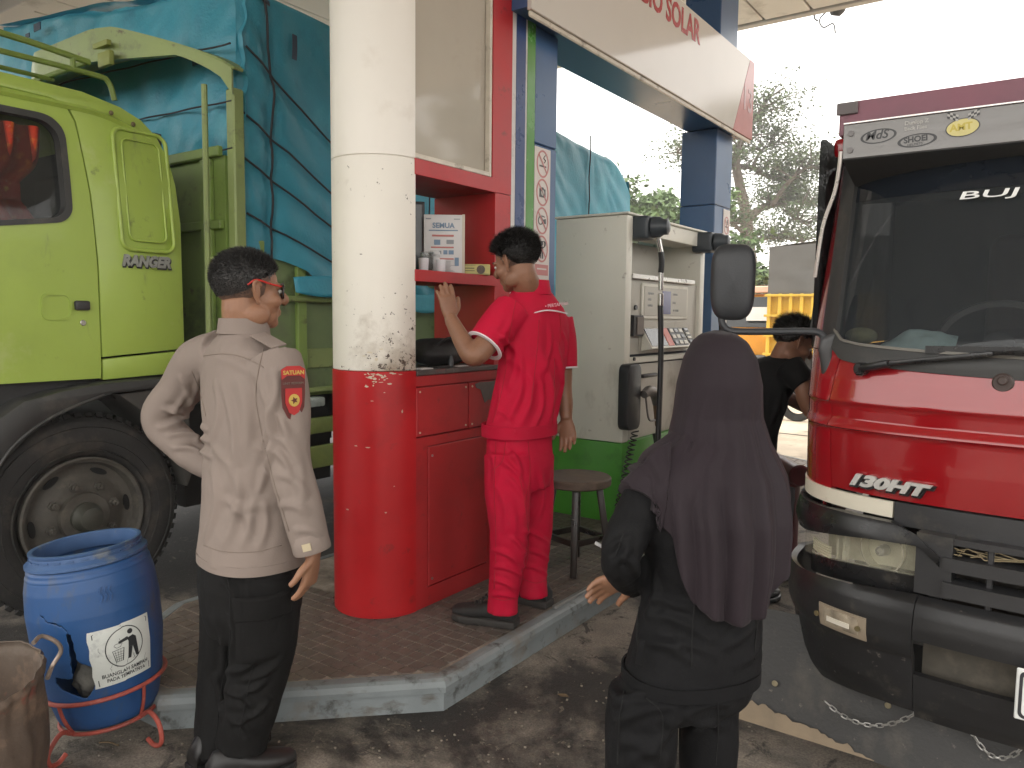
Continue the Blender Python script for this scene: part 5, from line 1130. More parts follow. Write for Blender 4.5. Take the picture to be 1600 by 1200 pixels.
ANG = list(np.arange(-80, -24, .4))+list(np.arange(-24, 280, 2.6)); NTH, NH = len(ANG), 210; vs = []; fs = []
for i in range(NTH):
    for j in range(NH+1): vs.append(bS(ANG[i], .56*j/NH, .0012*math.sin(j*.9) if j > 194 else 0))
for i in range(NTH):
    for j in range(NH):
        a = (ANG[i]+(ANG[i+1] if i < NTH-1 else 280))/2; h = .56*(j+.5)/NH
        if -75 < a < -27 and (inside((a+1.2*noise.noise(Vector((a*.25, h*60, 0))), h+.004*noise.noise(Vector((a*.3, h*70, 5)))), hole) or near_crack(a, h)): continue
        i2 = (i+1) % NTH; fs.append((i*(NH+1)+j, i2*(NH+1)+j, i2*(NH+1)+j+1, i*(NH+1)+j+1))
q = MB(); q.add(vs, fs); bodyo = q.build('body', bpl, barrel, smooth=60)
sm_ = bodyo.modifiers.new('thickness', 'SOLIDIFY'); sm_.thickness = .005; sm_.offset = -1
q = MB(); q.lathe([(.17, .55), (.184, .553), (.190, .558), (.190, .568), (.180, .573), (.172, .578), (.170, .594), (.174, .598), (.174, .606), (.166, .608), (.160, .604), (.158, .57), (.165, .55)], BB, bax, 72); q.build('rim', M('faded_blue_rim', (.045, .095, .21), .5, var=.2, scale=6, dirt=[((.16, .17, .17), .25, 9)]), barrel, smooth=50)
for k in range(26):
    q = MB(); t = 360*k/26; c_ = BB+bax*.585; rdir = bxv*math.cos(math.radians(t))+byv*math.sin(math.radians(t)); tn = bax.cross(rdir); q.bar(c_+rdir*.1725-tn*.012, c_+rdir*.1725+tn*.012, .006, .004, up=tuple(bax)); q.build('rim_tab', MATS['faded_blue_rim'], barrel, smooth=0)
q = MB(); q.lathe([(0, .006), (.145, .006), (.146, .012), (0, .012)], BB, bax, 40); q.build('bottom', bpl, barrel)
rub_ = M('grey_rubbish', (.13, .125, .11), .8, var=.4, scale=12, bump=.8, bscale=25)
def lump(u, v):
    t = 2*PI*u; p = v*PI; d = bxv*math.cos(t)*math.sin(p)+byv*math.sin(t)*math.sin(p)+bax*math.cos(p)
    c_ = BB+bax*.17+(bxv*math.cos(math.radians(-42))+byv*math.sin(math.radians(-42)))*.10
    return c_+d*(.062+.02*noise.noise(d*3.1))
q = MB(); q.grid(lump, 30, 18, cu=True); tag(q.build('rubbish_bag', rub_, loc=tuple(BB), smooth=180), 'grey rubbish showing through the hole in the blue barrel', 'rubbish')
for k in range(3):
    q = MB(); q.tube([bS(-15+a, .44+z, .002) for a, z in ((-4+k*4, 0), (-2+k*4, .02), (-4+k*4, .035), (-2+k*4, .05))], .003, 6, sub=3); q.build('embossed_mark', bpl, barrel)
# the sticker is its own sheet wrapped on the barrel
sk2 = bpy.data.objects.new('sticker', None); link(sk2, barrel); sk2.location = (0, 0, 0)
stick_w = M('sticker_white', (.62, .64, .60), .5, var=.08, scale=6, dirt=[((.08, .08, .08), .14, 26), ((.35, .36, .36), .2, 8)])
def SU(u, v, o): # sticker coordinates: u 0..1 across, v 0..1 up
    return bS(-34+56*u, .155+.197*v+(.003 if u > .5 else 0), o)
q = MB(); q.grid(lambda u, v: SU(u+.01*math.sin(v*20)*(u < .05), v, .0022), 24, 14); q.build('sheet', stick_w, sk2, smooth=180)
ink = M('sticker_ink', (.018, .02, .022), .5, var=.2, scale=30)
def sline(pts, w_, nm, closed=False):
    q = MB(); P2 = pts+[pts[0]] if closed else pts; vs = []; fs = []
    asp = 1.02
    for i, (u, v) in enumerate(P2):
        a = P2[i-1] if i else (P2[-2] if closed else P2[0]); b_ = P2[i+1] if i < len(P2)-1 else (P2[1] if closed else P2[-1])
        dx, dy = b_[0]-a[0], b_[1]-a[1]; l_ = math.hypot(dx, dy) or 1; nx, ny = -dy/l_*w_, dx/l_*w_
        vs += [SU(u+nx, v+ny, .0032), SU(u-nx, v-ny, .0032)]
        if i: fs.append((2*i-2, 2*i, 2*i+1, 2*i-1))
    q.add(vs, fs); return q.build(nm, ink, sk2, smooth=0)
def spoly(pts, nm):
    q = MB(); q.add([SU(u, v, .0034) for u, v in pts], [tuple(range(len(pts)))]); return q.build(nm, ink, sk2, smooth=0)
cu, cv = .53, .60
sline([(cu+.30*math.cos(2*PI*k/40), cv+.335*math.sin(2*PI*k/40)) for k in range(40)], .008, 'ring', True)
sline([(.07, .04), (.07, .95)], .007, 'border'); sline([(.07, .04), (.96, .04)], .007, 'border'); sline([(.95, .05), (.95, .95)], .006, 'border'); sline([(.08, .95), (.94, .95)], .006, 'border')
spoly([(cu+.10+.045*math.cos(2*PI*k/16), cv+.22+.045*math.sin(2*PI*k/16)) for k in range(16)], 'figure_head')
spoly([(cu+.04, cv+.12), (cu+.14, cv+.145), (cu+.19, cv+.10), (cu+.20, cv-.04), (cu+.05, cv-.04), (cu+.06, cv+.06)], 'figure_torso')
spoly([(cu-.10, cv+.12), (cu+.05, cv+.15), (cu+.07, cv+.09), (cu-.09, cv+.08)], 'figure_arm')
spoly([(cu+.05, cv-.04), (cu+.12, cv-.04), (cu+.08, cv-.24), (cu+.03, cv-.24)], 'figure_leg'); spoly([(cu+.12, cv-.04), (cu+.20, cv-.04), (cu+.22, cv-.24), (cu+.17, cv-.24)], 'figure_leg')
sline([(cu-.20, cv-.02), (cu-.16, cv-.22), (cu-.05, cv-.22), (cu-.02, cv-.02)], .006, 'basket_outline', True)
for k in range(4): sline([(cu-.20+.045*(k+.8), cv-.02), (cu-.16+.027*(k+.8), cv-.22)], .003, 'basket_wire')
for k in range(4): sline([(cu-.19+.008*k, cv-.06-.04*k), (cu-.03-.006*k, cv-.06-.04*k)], .003, 'basket_wire')
sline([(cu-.17, cv+.06), (cu-.13, cv+.02), (cu-.07, cv+.03), (cu-.05, cv+.075), (cu-.10, cv+.09), (cu-.15, cv+.085)], .004, 'litter_outline', True)
def stext(s_, u0, v0, hgt, wid):
    cu_ = bpy.data.curves.new('slogan', 'FONT'); cu_.body = s_; cu_.size = 1; cu_.resolution_u = 2; cu_.offset = .02
    t = bpy.data.objects.new('slogan_tmp', cu_); COL.objects.link(t); dg = bpy.context.evaluated_depsgraph_get(); dg.update()
    me = bpy.data.meshes.new_from_object(t.evaluated_get(dg)); bpy.data.objects.remove(t)
    xs = [v.co.x for v in me.vertices]; x0, x1 = min(xs), max(xs); pw = wloc(sk2)
    for v in me.vertices: v.co = SU(u0+wid*(v.co.x-x0)/(x1-x0), v0+hgt*v.co.y/.7, .0036)-pw
    me.materials.clear(); me.materials.append(ink); link(bpy.data.objects.new('slogan', me), sk2)
stext('BUANGLAH SAMPAH', .13, .155, .065, .78); stext('PADA TEMPATNYA', .20, .068, .06, .66)
for k in range(9):
    u, v = random.uniform(.08, .9), random.uniform(.1, .9); pts = [(u, v)]
    for s_ in range(4): u += random.uniform(-.03, .03); v -= random.uniform(.01, .04); pts.append((u, v))
    sline(pts, .0025, 'scratch')
# wire stand
stand = thing('wire_stand', 'rusty red wire stand with scroll feet under the blue barrel', 'stand', (-2.66, 1.31, 0))
rw = M('rusty_red_wire', (.34, .065, .045), .55, var=.3, scale=14, dirt=[((.22, .10, .07), .45, 8), ((.42, .16, .12), .25, 12)])
q = MB(); q.tube([bS(k*10, .115, .011) for k in range(36)], .0075, 8, closed=True); q.build('ring', rw, stand)
q = MB(); q.tube([bS(k*10, -.004, .012) for k in range(36)], .007, 8, closed=True); q.build('ring', rw, stand)
for a in (-72, 10, 100, 190):
    q = MB(); q.tube([bS(a, .115, .012), bS(a, .06, .014), bS(a, .0, .013)], .006, 8, sub=3); q.build('upright', rw, stand)
    rd = (bxv*math.cos(math.radians(a))+byv*math.sin(math.radians(a))); rd.z = 0; rd.normalize(); b0 = bS(a, 0, .012); z0 = b0.z
    pr = [(0, z0), (.045, z0+.022), (.085, max(.06, z0-.005)), (.10, .045), (.09, .016), (.06, .0075), (.03, .022)]
    q = MB(); q.tube([Vector((b0.x, b0.y, 0))+rd*r+Vector((0, 0, z)) for r, z in pr], .008, 8, sub=6); q.build('scroll_foot', rw, stand)
# rusty bin at the left edge
rb = thing('rusty_drum', 'rusty cut down sheet metal drum at the bottom left corner', 'drum', (-2.36, .72, 0))
rust = M('rusted_sheet', (.095, .066, .048), .75, var=.3, scale=5, bump=.4, bscale=30, dirt=[((.11, .085, .065), .45, 4, (1, 1, .4)), ((.22, .145, .10), .3, 6), ((.30, .05, .04), .12, 7)])
rc = Vector((-2.465, .79, 0))
def drumf(u, v):
    t = 2*PI*u; r = .215+.010*nz(math.cos(t)*2, math.sin(t)*2, v*3, 1.4)+.012*nz(math.cos(t)*5, math.sin(t)*5, v*1.2, 1.5)
    top = .435+.018*nz(math.cos(t), math.sin(t), 0, 2.2)+.035*math.cos(t-1.9)
    if v > .93: r += .008*math.sin((v-.93)/.07*PI)
    return rc+Vector((r*math.cos(t), r*math.sin(t), .003+v*top))
q = MB(); q.grid(drumf, 90, 40, cu=True, thick=.004); q.build('shell', rust, rb, smooth=60)
q = MB(); q.lathe([(0, .02), (.205, .02), (.205, .03), (0, .03)], rc, n=40); q.build('bottom', rust, rb)
hd = [P(52, 1005, 2.2), P(65, 994, 2.24), P(88, 1003, 2.26), P(95, 1018, 2.27), P(82, 1040, 2.26), P(74, 1060, 2.22)]
q = MB(); q.tube(hd, .0065, 8, sub=5); q.build('handle', M('worn_steel', (.30, .24, .20), .4, metal=.6, var=.2), rb)

# ================================================================== crash barrier and hose by the far side of the island
br_m = M('maroon_steel', (.11, .018, .022), .4, var=.2, scale=6)
bar_ = thing('crash_barrier', 'maroon steel pipe barrier between the headscarf and the red lorry', 'barrier', (-1.45, 4.6, 0))
pa = P(1247, 742, 4.3); pb = P(1130, 672, 5.6)
q = MB(); q.cyl(pb, pa, .052, n=24, bev=.01); q.build('rail', br_m, bar_)
pd = (pa-pb).normalized()
q = MB(); q.cyl(pa, pa+pd*.03, .062, n=24, bev=.01); q.build('end_cap', br_m, bar_)
for t in (.06, .9):
    c_ = pa.lerp(pb, t); q = MB(); q.cyl((c_.x, c_.y, .002), (c_.x, c_.y, c_.z), .045, n=20); q.build('post', br_m, bar_)
hp = [P(1195, 862, 4.5), P(1207, 876, 4.4), P(1225, 880, 4.35), P(1243, 874, 4.35)]
for p_ in hp: p_.z = .02
q = MB(); q.tube(hp, .018, 8, sub=6); ho = q.build('ground_hose', rub, loc=tuple(hp[0])); tag(ho, 'black hose loop lying on the wet concrete by the barrier', 'hose')
# ================================================================== yard beyond: lorries, scooter, trees
yl = thing('yellow_lorry', 'yellow ribbed tipper lorry under a grey cover parked in the far yard', 'lorry', (-3.2, 16, 0))
ylm = M('yellow_body', (.62, .40, .045), .55, var=.12, scale=2, dirt=[((.42, .27, .05), .35, 2)])
yx0, yx1, yy = -4.42, -2.0, 14.35
q = MB(); q.box(yx0, yx1, yy+.05, yy+5, .80, 1.93); q.build('body', ylm, yl, smooth=0)
for k in range(7): x = yx0+.05+k*(yx1-yx0-.1)/6*.5*1.0; q = MB(); q.box(x-.03, x+.03, yy-.03, yy+.048, .80, 1.95, .006, 1); q.build('rib', ylm, yl)
for k in range(4): x = yx0+1.4+k*.32; q = MB(); q.box(x-.03, x+.03, yy-.03, yy+.048, .80, 1.95, .006, 1); q.build('rib', ylm, yl)
for z in (.84, 1.18, 1.55, 1.92): q = MB(); q.box(yx0-.03, yx1+.03, yy-.045, yy+.049, z-.022, z+.022, .005, 1); q.build('cross_rail', ylm, yl)
gcm = M('grey_cover', (.115, .112, .105), .8, var=.15, scale=2)
q = MB(); q.grid(lambda u, v: (yx0+.02+u*(yx1-yx0-.04), yy-.01+.03*nz(u*3, v*3, 0, 1.5), 1.94+v*(.86+.10*u)), 20, 10); q.grid(lambda u, v: (yx0+.02+u*(yx1-yx0-.04), yy-.01+v*4.9, 2.80+.10*u+.05*math.sin(u*PI)), 12, 6); q.grid(lambda u, v: (yx0+.02, yy+u*4.9, 1.94+v*.86), 10, 6); q.build('cover', gcm, yl, smooth=180)
for x in (yx0+.3, yx1-.3): q = MB(); q.lathe([(.2, -.14), (.44, -.14), (.47, -.1), (.47, .1), (.44, .14), (.2, .14)], (x, yy+.9, .47), (1, 0, 0), 28); q.build('wheel', tyre_m, yl)
q = MB(); q.box(yx0+.1, yx1-.1, yy+.1, yy+4.8, .45, .79); q.build('chassis', dk, yl, smooth=0)
ol = thing('orange_lorry', 'orange lorry cab with dark windscreen behind the wing mirror', 'lorry', (-5.5, 18, 0))
orm = M('orange_cab_paint', (.70, .30, .02), .4, var=.08)
oc = P(1180, 520, 17.0); ox, oy = oc.x, oc.y
q = MB(); q.poly([(ox-1.0, oy, .55), (ox-1.0, oy-.02, 1.25), (ox-1.0, oy+.35, 2.05), (ox-1.0, oy+1.6, 2.08), (ox-1.0, oy+1.6, .55)], (2.0, 0, 0), .05, 2); q.build('cab', orm, ol)
q = MB(); q.poly([(ox-.88, oy-.015, 1.30), (ox+.88, oy-.015, 1.30), (ox+.82, oy+.29, 1.97), (ox-.82, oy+.29, 1.97)], (0, -.02, .01)); q.build('windscreen', glass_d, ol, smooth=0)
q = MB(); q.box(ox-1.0, ox+1.0, oy+.2, oy+.42, 2.07, 2.22, .02, 1); q.build('visor', M('pale_orange', (.72, .42, .30), .5), ol)
q = MB(); q.box(ox-.2, ox+.6, oy-.04, oy-.03, 1.45, 1.75); q.build('screen_sheet', paper, ol, smooth=0)
q = MB(); q.box(ox-1.02, ox+1.02, oy-.12, oy+.1, .40, .70, .04, 2); q.build('bumper', blk, ol)
for s_ in (-.75, .75): q = MB(); q.box(ox+s_-.14, ox+s_+.14, oy-.05, oy+.02, .78, .95, .03, 2); q.build('headlamp', M('far_lamp', (.7, .7, .66), .2), ol)
for s_ in (-.8, .8): q = MB(); q.lathe([(.2, -.12), (.4, -.12), (.43, -.08), (.43, .08), (.4, .12), (.2, .12)], (ox+s_, oy+.9, .43), (1, 0, 0), 24); q.build('wheel', tyre_m, ol)
q = MB(); q.box(ox-1.1, ox+1.1, oy+1.75, oy+6, .8, 1.9, .02, 1); q.build('load_bed', orm, ol)
for s_ in (-1, 1): q = MB(); q.tube([(ox+s_*.95, oy+.1, 1.6), (ox+s_*1.2, oy-.1, 1.65), (ox+s_*1.2, oy-.1, 1.3)], .02, 6); q.box(ox+s_*1.2-.09, ox+s_*1.2+.09, oy-.14, oy-.08, 1.32, 1.62, .03, 2); q.build('mirror', blk, ol)
# scooter
sp_ = P(1182, 560, 11.5); sx_, sy_ = sp_.x, sp_.y
sc_ = thing('red_scooter', 'small red scooter parked in the yard behind the person in the headscarf', 'scooter', (sx_, sy_, 0))
redsc = M('scooter_red', (.45, .02, .03), .25, coat=.6)
for dx in (-.6, .62):
    q = MB(); q.lathe([(.16, -.04), (.25, -.05), (.27, 0), (.25, .05), (.16, .04)], (sx_+dx, sy_, .27), (0, 1, 0), 28); q.build('wheel', tyre_m, sc_)
q = MB(); q.tube([(sx_+.62, sy_, .30), (sx_+.5, sy_, .7), (sx_+.42, sy_, 1.0)], .03, 8); q.build('fork', dk, sc_)
q = MB(); q.tube([(sx_+.42, sy_-.3, 1.05), (sx_+.40, sy_, 1.0), (sx_+.42, sy_+.3, 1.05)], .018, 8, sub=4); q.build('handlebar', dk, sc_)
def fair(u, v):
    t = 2*PI*u; s_ = v; x = sx_-.75+1.25*s_; r = .13*math.sin(PI*min(1, .12+s_*.86))**.6; return (x, sy_+r*math.cos(t), .72+.22*abs(s_-.35)-.05*(s_ > .5)+r*1.3*math.sin(t))
q = MB(); q.grid(fair, 20, 24, cu=True); q.build('fairing', redsc, sc_, smooth=180)
q = MB(); q.box(sx_-.65, sx_+.1, sy_-.13, sy_+.13, .85, .94, .04, 3); q.build('seat', blk, sc_)
q = MB(); q.box(sx_+.36, sx_+.50, sy_-.12, sy_+.12, .88, 1.12, .05, 3); q.build('headlamp_cowl', redsc, sc_)
q = MB(); q.box(sx_+.49, sx_+.52, sy_-.07, sy_+.07, .95, 1.05, .02, 2); q.build('headlamp', MATS['far_lamp'], sc_)

bark = M('tree_bark', (.11, .085, .065), .85, var=.3, scale=6)
def leafmat(nm, c, c2): return M(nm, c, .6, var=.35, scale=.5, dirt=[(c2, .5, 1.1)])
lm_a = leafmat('tree_leaves', (.055, .085, .030), (.085, .12, .04)); lm_b = leafmat('fresh_leaves', (.075, .13, .035), (.10, .17, .05))
def tree(base, h, spread, label, mat, seed, nleaf, leaf, sparse=True, lean=(0, 0), forks=5, group='trees beyond the yard', lowest=.32):
    r = random.Random(seed); base = Vector(base); t_ = thing('yard_tree', label, 'tree', tuple(base), group); tm = MB(); ends = []
    def limb(p, d, ln, rad, lev):
        pts = [p]; n_ = 5; cur = d.normalized()
        for k in range(n_):
            cur = (cur+Vector((r.uniform(-.28, .28), r.uniform(-.28, .28), r.uniform(-.08, .20)))).normalized(); pts.append(pts[-1]+cur*(ln/n_))
            if lev >= 2: ends.append((pts[-1], lev))
        tm.tube(pts, [rad, rad*.55], 7 if lev < 2 else 4)
        if lev < 3:
            for k in range(forks if lev else forks+2):
                i = r.randint(2, n_) if lev else r.randint(max(1, int(n_*lowest)+1), n_)
                a = r.uniform(0, 2*PI); up_ = r.uniform(.15, .9) if sparse else r.uniform(.0, .8)
                nd = Vector((math.cos(a), math.sin(a), up_)); limb(pts[i], (nd*.8+cur*.45), ln*r.uniform(.42, .66)*(spread if lev == 0 else 1), rad*.45, lev+1)
    limb(base, Vector((lean[0], lean[1], 1)), h*.62, h*.020, 0)
    tm.build('trunk', bark, t_, smooth=180)
    vs = np.empty((nleaf*4, 3)); E_ = np.array([tuple(e) for e, _ in ends]); idx = rng.integers(0, len(E_), nleaf)
    c = E_[idx]+rng.normal(0, 1, (nleaf, 3))*np.array([.32, .32, .20])*(h/14)*(1.0 if sparse else 1.7)
    a1 = rng.normal(0, 1, (nleaf, 3)); a1[:, 2] *= .6; a1 /= np.linalg.norm(a1, axis=1)[:, None]; a2 = np.cross(a1, rng.normal(0, 1, (nleaf, 3))); a2 /= np.linalg.norm(a2, axis=1)[:, None]
    s_ = leaf*rng.uniform(.6, 1.3, (nleaf, 1)); vs[0::4] = c-a1*s_; vs[1::4] = c+a2*s_*.5; vs[2::4] = c+a1*s_; vs[3::4] = c-a2*s_*.5
    me = bpy.data.meshes.new('crown'); me.from_pydata((vs-np.array(base)).tolist(), [], [(4*k, 4*k+1, 4*k+2, 4*k+3) for k in range(nleaf)]); me.materials.append(mat)
    link(bpy.data.objects.new('crown', me), t_); return t_
def airy_tree(label, D):
    "old rain tree with a tall open crown: main limbs surveyed, twigs and leaf pads grown on them"
    r = random.Random(4); b0 = P(1172, 500, D); base = Vector((b0.x, b0.y, 0)); t_ = thing('yard_tree', label, 'tree', tuple(base), 'trees beyond the yard'); tm = MB(); pads = []
    L_ = [([(1172, 560), (1172, 430), (1168, 380), (1166, 335)], .34, .24, 0, 0), ([(1166, 335), (1156, 290), (1150, 250), (1160, 215), (1180, 185), (1196, 160)], .22, .06, -1, 1), ([(1167, 345), (1190, 325), (1220, 318), (1250, 312), (1275, 318)], .18, .05, 2, 1),
          ([(1153, 260), (1175, 262), (1200, 275), (1225, 285), (1245, 300)], .12, .04, 1.5, 1), ([(1150, 250), (1120, 262), (1085, 245), (1058, 238)], .12, .04, -2, 1), ([(1160, 215), (1145, 190), (1150, 165)], .09, .03, .5, 1), ([(1205, 322), (1232, 285), (1262, 262), (1290, 266)], .11, .03, -1, 1), ([(1168, 380), (1195, 372), (1225, 372), (1255, 378)], .11, .04, 3, 1), ([(1168, 370), (1145, 350), (1120, 345)], .10, .03, -2, 1), ([(1225, 318), (1240, 340), (1262, 352)], .07, .03, 0, 1), ([(1175, 262), (1190, 235), (1215, 222)], .07, .03, 1, 1)]
    for (px, r0, r1, dd, lf) in L_:
        n_ = len(px); pts = [P(a, c, D+dd*k/(n_-1)) for k, (a, c) in enumerate(px)]; cp = crom(pts, 5); tm.tube(cp, [r0, r1], 8)
        if not lf: continue
        for k, p in enumerate(cp):
            if k < len(cp)*.3: continue
            for _j in range(3):
                d = Vector((r.uniform(-1, 1), r.uniform(-1, 1), r.uniform(-.15, .75))).normalized()*r.uniform(.5, 1.6); e = p+d; m_ = p+d*.5+Vector((0, 0, .08)); tm.tube([p, m_, e], [.035, .012], 4)
                if r.random() < .85: pads.append((e, r.uniform(.28, .6)))
                if r.random() < .5: pads.append((m_, r.uniform(.2, .4)))
    tm.build('trunk', bark, t_, smooth=180)
    vs = []; fs = []
    for (c, s_) in pads:
        for _k in range(int(48*s_/.4)):
            o = Vector((r.gauss(0, s_), r.gauss(0, s_), r.gauss(0, s_*.36))); q_ = c+o; sz_ = r.uniform(.035, .085); a1 = Vector((r.gauss(0, 1), r.gauss(0, 1), r.gauss(0, .5))).normalized(); a2 = a1.cross(Vector((r.gauss(0, 1), r.gauss(0, 1), r.gauss(0, 1)))).normalized()
            n_ = len(vs); vs += [q_-a1*sz_-base, q_+a2*sz_*.6-base, q_+a1*sz_-base, q_-a2*sz_*.6-base]; fs.append((n_, n_+1, n_+2, n_+3))
    me = bpy.data.meshes.new('crown'); me.from_pydata([tuple(v) for v in vs], [], fs); me.materials.append(lm_a); link(bpy.data.objects.new('crown', me), t_)
airy_tree('tall thin crowned tree between the blue post and the red lorry', 30)
tb1 = P(1020, 500, 24); tree((tb1.x, tb1.y, 0), 5.7, 1.1, 'leafy tree behind the dispenser above the blue tarpaulin end', lm_b, 5, 16000, .12, False, (0, 0), 5)
tb2 = P(1195, 500, 22); tree((tb2.x, tb2.y, 0), 3.1, 1.0, 'low green tree between the mirror and the grey cover', lm_b, 8, 14000, .09, False, (0, 0), 5, lowest=.1)
for k, (x, y, h_) in enumerate(((14, 26, 11), (20, 34, 13), (9, 38, 12))):
    tree((x, y, 0), h_, .9, ('broad tree nearest the road right of the yard', 'tallest broad tree at the far right of the yard', 'broad tree farthest back right of the yard')[k], lm_a, 30+k, 7000, .2, False, group='trees right of the yard')
# far wood closing the horizon
q = MB(); nv = 9000; 
xs = rng.uniform(-75, 60, nv); ys = 62+rng.normal(0, 3, nv); zs = np.abs(rng.normal(0, 1, nv))*1.6*(1+.5*np.sin(xs*.21)+.3*np.sin(xs*.55+1)); 
for k in range(nv):
    c_ = Vector((xs[k], ys[k], .2+zs[k])); s_ = random.uniform(.25, .6); a1 = Vector((random.gauss(0, 1), random.gauss(0, 1), random.gauss(0, .6))).normalized(); a2 = a1.cross(Vector((random.gauss(0, 1), random.gauss(0, 1), random.gauss(0, 1)))).normalized()
    q.add([c_-a1*s_, c_+a2*s_*.6, c_+a1*s_, c_-a2*s_*.6], [(0, 1, 2, 3)])
wo_ = q.build('far_wood', lm_b, smooth=0); struct(wo_, 'stuff'); tag(wo_, 'low band of far green bushes closing the yard', 'bushes')
# grit and litter on the drive
gr = MB(); rg = random.Random(3)
for k in range(420):
    px = rg.uniform(60, 1230); py = rg.uniform(985, 1195); d_ = FW+RT*((px-800)/1200)+UP*((600-py)/1200); p_ = CAMP+d_*(-HCAM/d_.z)
    if inside((p_.x, p_.y), out): continue
    s_ = rg.uniform(.0015, .006); b = bmesh.new(); bmesh.ops.create_icosphere(b, subdivisions=1, radius=s_)
    for v in b.verts: v.co *= rg.uniform(.7, 1.3); v.co.z *= .6
    bmesh.ops.translate(b, vec=(p_.x, p_.y, s_*.4), verts=b.verts); gr.bm(b)
go_ = gr.build('grit', M('grit_stone', (.22, .19, .15), .85, var=.5, scale=30), smooth=0); struct(go_, 'stuff'); tag(go_, 'loose grit scattered over the stained concrete', 'grit')
leafm = M('dry_leaf', (.16, .11, .06), .8, var=.3)
for k, (px, py, lb) in enumerate(((155, 1162, 'dry twig on the concrete by the wire stand'), (300, 1062, 'small white scrap on the concrete left of the officer'), (880, 1090, 'dry leaf on the concrete below the kerb'))):
    d_ = FW+RT*((px-800)/1200)+UP*((600-py)/1200); p_ = CAMP+d_*(-HCAM/d_.z); q = MB()
    if k == 0: q.tube([p_+Vector((0, 0, .004)), p_+Vector((.03, .02, .006)), p_+Vector((.07, .03, .004))], .003, 6, sub=3)
    elif k == 1: q.box(p_.x, p_.x+.014, p_.y, p_.y+.012, .002, .012, .004, 2)
    else: q.grid(lambda u, v: p_+Vector((.05*(u-.5), .028*(v-.5)*math.sin(max(.05, u)*PI), .004+.008*abs(v-.5)+.004*u)), 8, 6)
    tag(q.build(('twig', 'paper_scrap', 'dry_leaf')[k], (leafm, whitec, leafm)[k], loc=tuple(p_)), lb, ('twig', 'litter', 'leaf')[k])
# ================================================================== people
from mathutils.bvhtree import BVHTree
FH = Vector((FW.x, FW.y, 0)).normalized(); RH = Vector((_rt.x, _rt.y, 0)); ZU = Vector((0, 0, 1))
def cam_dir(a, b_, c=0.): return (RH*a+FH*b_+ZU*c).normalized()
def fuse(mb, voxel, it=4):
    "one continuous surface from overlapping closed pieces"
    me = bpy.data.meshes.new('fuse'); me.from_pydata([tuple(v) for v in mb.v], [], mb.f); o = bpy.data.objects.new('fuse', me); COL.objects.link(o)
    r = o.modifiers.new('r', 'REMESH'); r.mode = 'VOXEL'; r.voxel_size = voxel; s_ = o.modifiers.new('s', 'SMOOTH'); s_.factor = .5; s_.iterations = it
    dg = bpy.context.evaluated_depsgraph_get(); dg.update(); m2 = bpy.data.meshes.new_from_object(o.evaluated_get(dg)); bpy.data.objects.remove(o)
    return m2
def coords(me):
    a = np.empty(len(me.vertices)*3); me.vertices.foreach_get('co', a); n_ = np.empty(len(me.vertices)*3); me.vertices.foreach_get('normal', n_); return a.reshape(-1, 3), n_.reshape(-1, 3)
def folds(me, strokes, rough=0., rs=9., stretch=(1, 1, .45), seed=0.):
    "press creases into cloth: strokes are (p0, p1, width, height); rough adds loose drape"
    a, n_ = coords(me); d = np.zeros(len(a))
    bv = BVHTree.FromPolygons([tuple(v) for v in a], [tuple(p.vertices) for p in me.polygons])
    for (p0, p1, w_, h_) in strokes:
        # lay the crease on the cloth as seen, then press it in
        hits = []
        for k in range(9):
            p_ = Vector(p0).lerp(Vector(p1), k/8)+(Vector(p1)-Vector(p0)).cross(FW)*(.10*math.sin(k/8*PI)); r_ = bv.ray_cast(CAMP, (p_-CAMP).normalized())
            if r_[0] is not None: hits.append(np.array(r_[0]))
        if len(hits) < 3: continue
        best = np.full(len(a), 1e9); tt = np.zeros(len(a)); m_ = len(hits)-1
        lo = np.min(hits, 0)-w_*5; hi = np.max(hits, 0)+w_*5; sel = np.all((a > lo) & (a < hi), 1)
        if not sel.any(): continue
        as_ = a[sel]; bs = np.full(len(as_), 1e9); ts = np.zeros(len(as_))
        for k in range(m_):
            e = hits[k+1]-hits[k]; L2 = max(1e-9, e@e); t = np.clip(((as_-hits[k])@e)/L2, 0, 1); q = as_-(hits[k]+t[:, None]*e); r2 = (q*q).sum(1); u_ = r2 < bs; bs[u_] = r2[u_]; ts[u_] = (k+t[u_])/m_
        taper = np.sin(np.clip(ts*.92+.04, 0, 1)*PI)**.5
        d[sel] += 2.3*h_*taper*(np.exp(-bs/w_**2)-.62*np.exp(-bs/(2.0*w_)**2))
    if rough:
        st_ = np.array(stretch)
        for i in range(len(a)):
            p_ = Vector(a[i]*st_*rs+seed); d[i] += rough*(noise.noise(p_)*.9+.5*(abs(noise.noise(p_*2.1))-.25))
    a += n_*d[:, None]; me.vertices.foreach_set('co', a.ravel()); me.update(); return me
BV = {}
def put(me, name, mat, parent):
    a, _ = coords(me); BV[(parent.name, name)] = BVHTree.FromPolygons([tuple(v) for v in a], [tuple(p.vertices) for p in me.polygons]); a -= np.array(wloc(parent)); me.vertices.foreach_set('co', a.ravel()); me.materials.clear(); me.materials.append(mat); me.name = name
    me.polygons.foreach_set('use_smooth', [True]*len(me.polygons)); me.update(); return link(bpy.data.objects.new(name, me), parent)
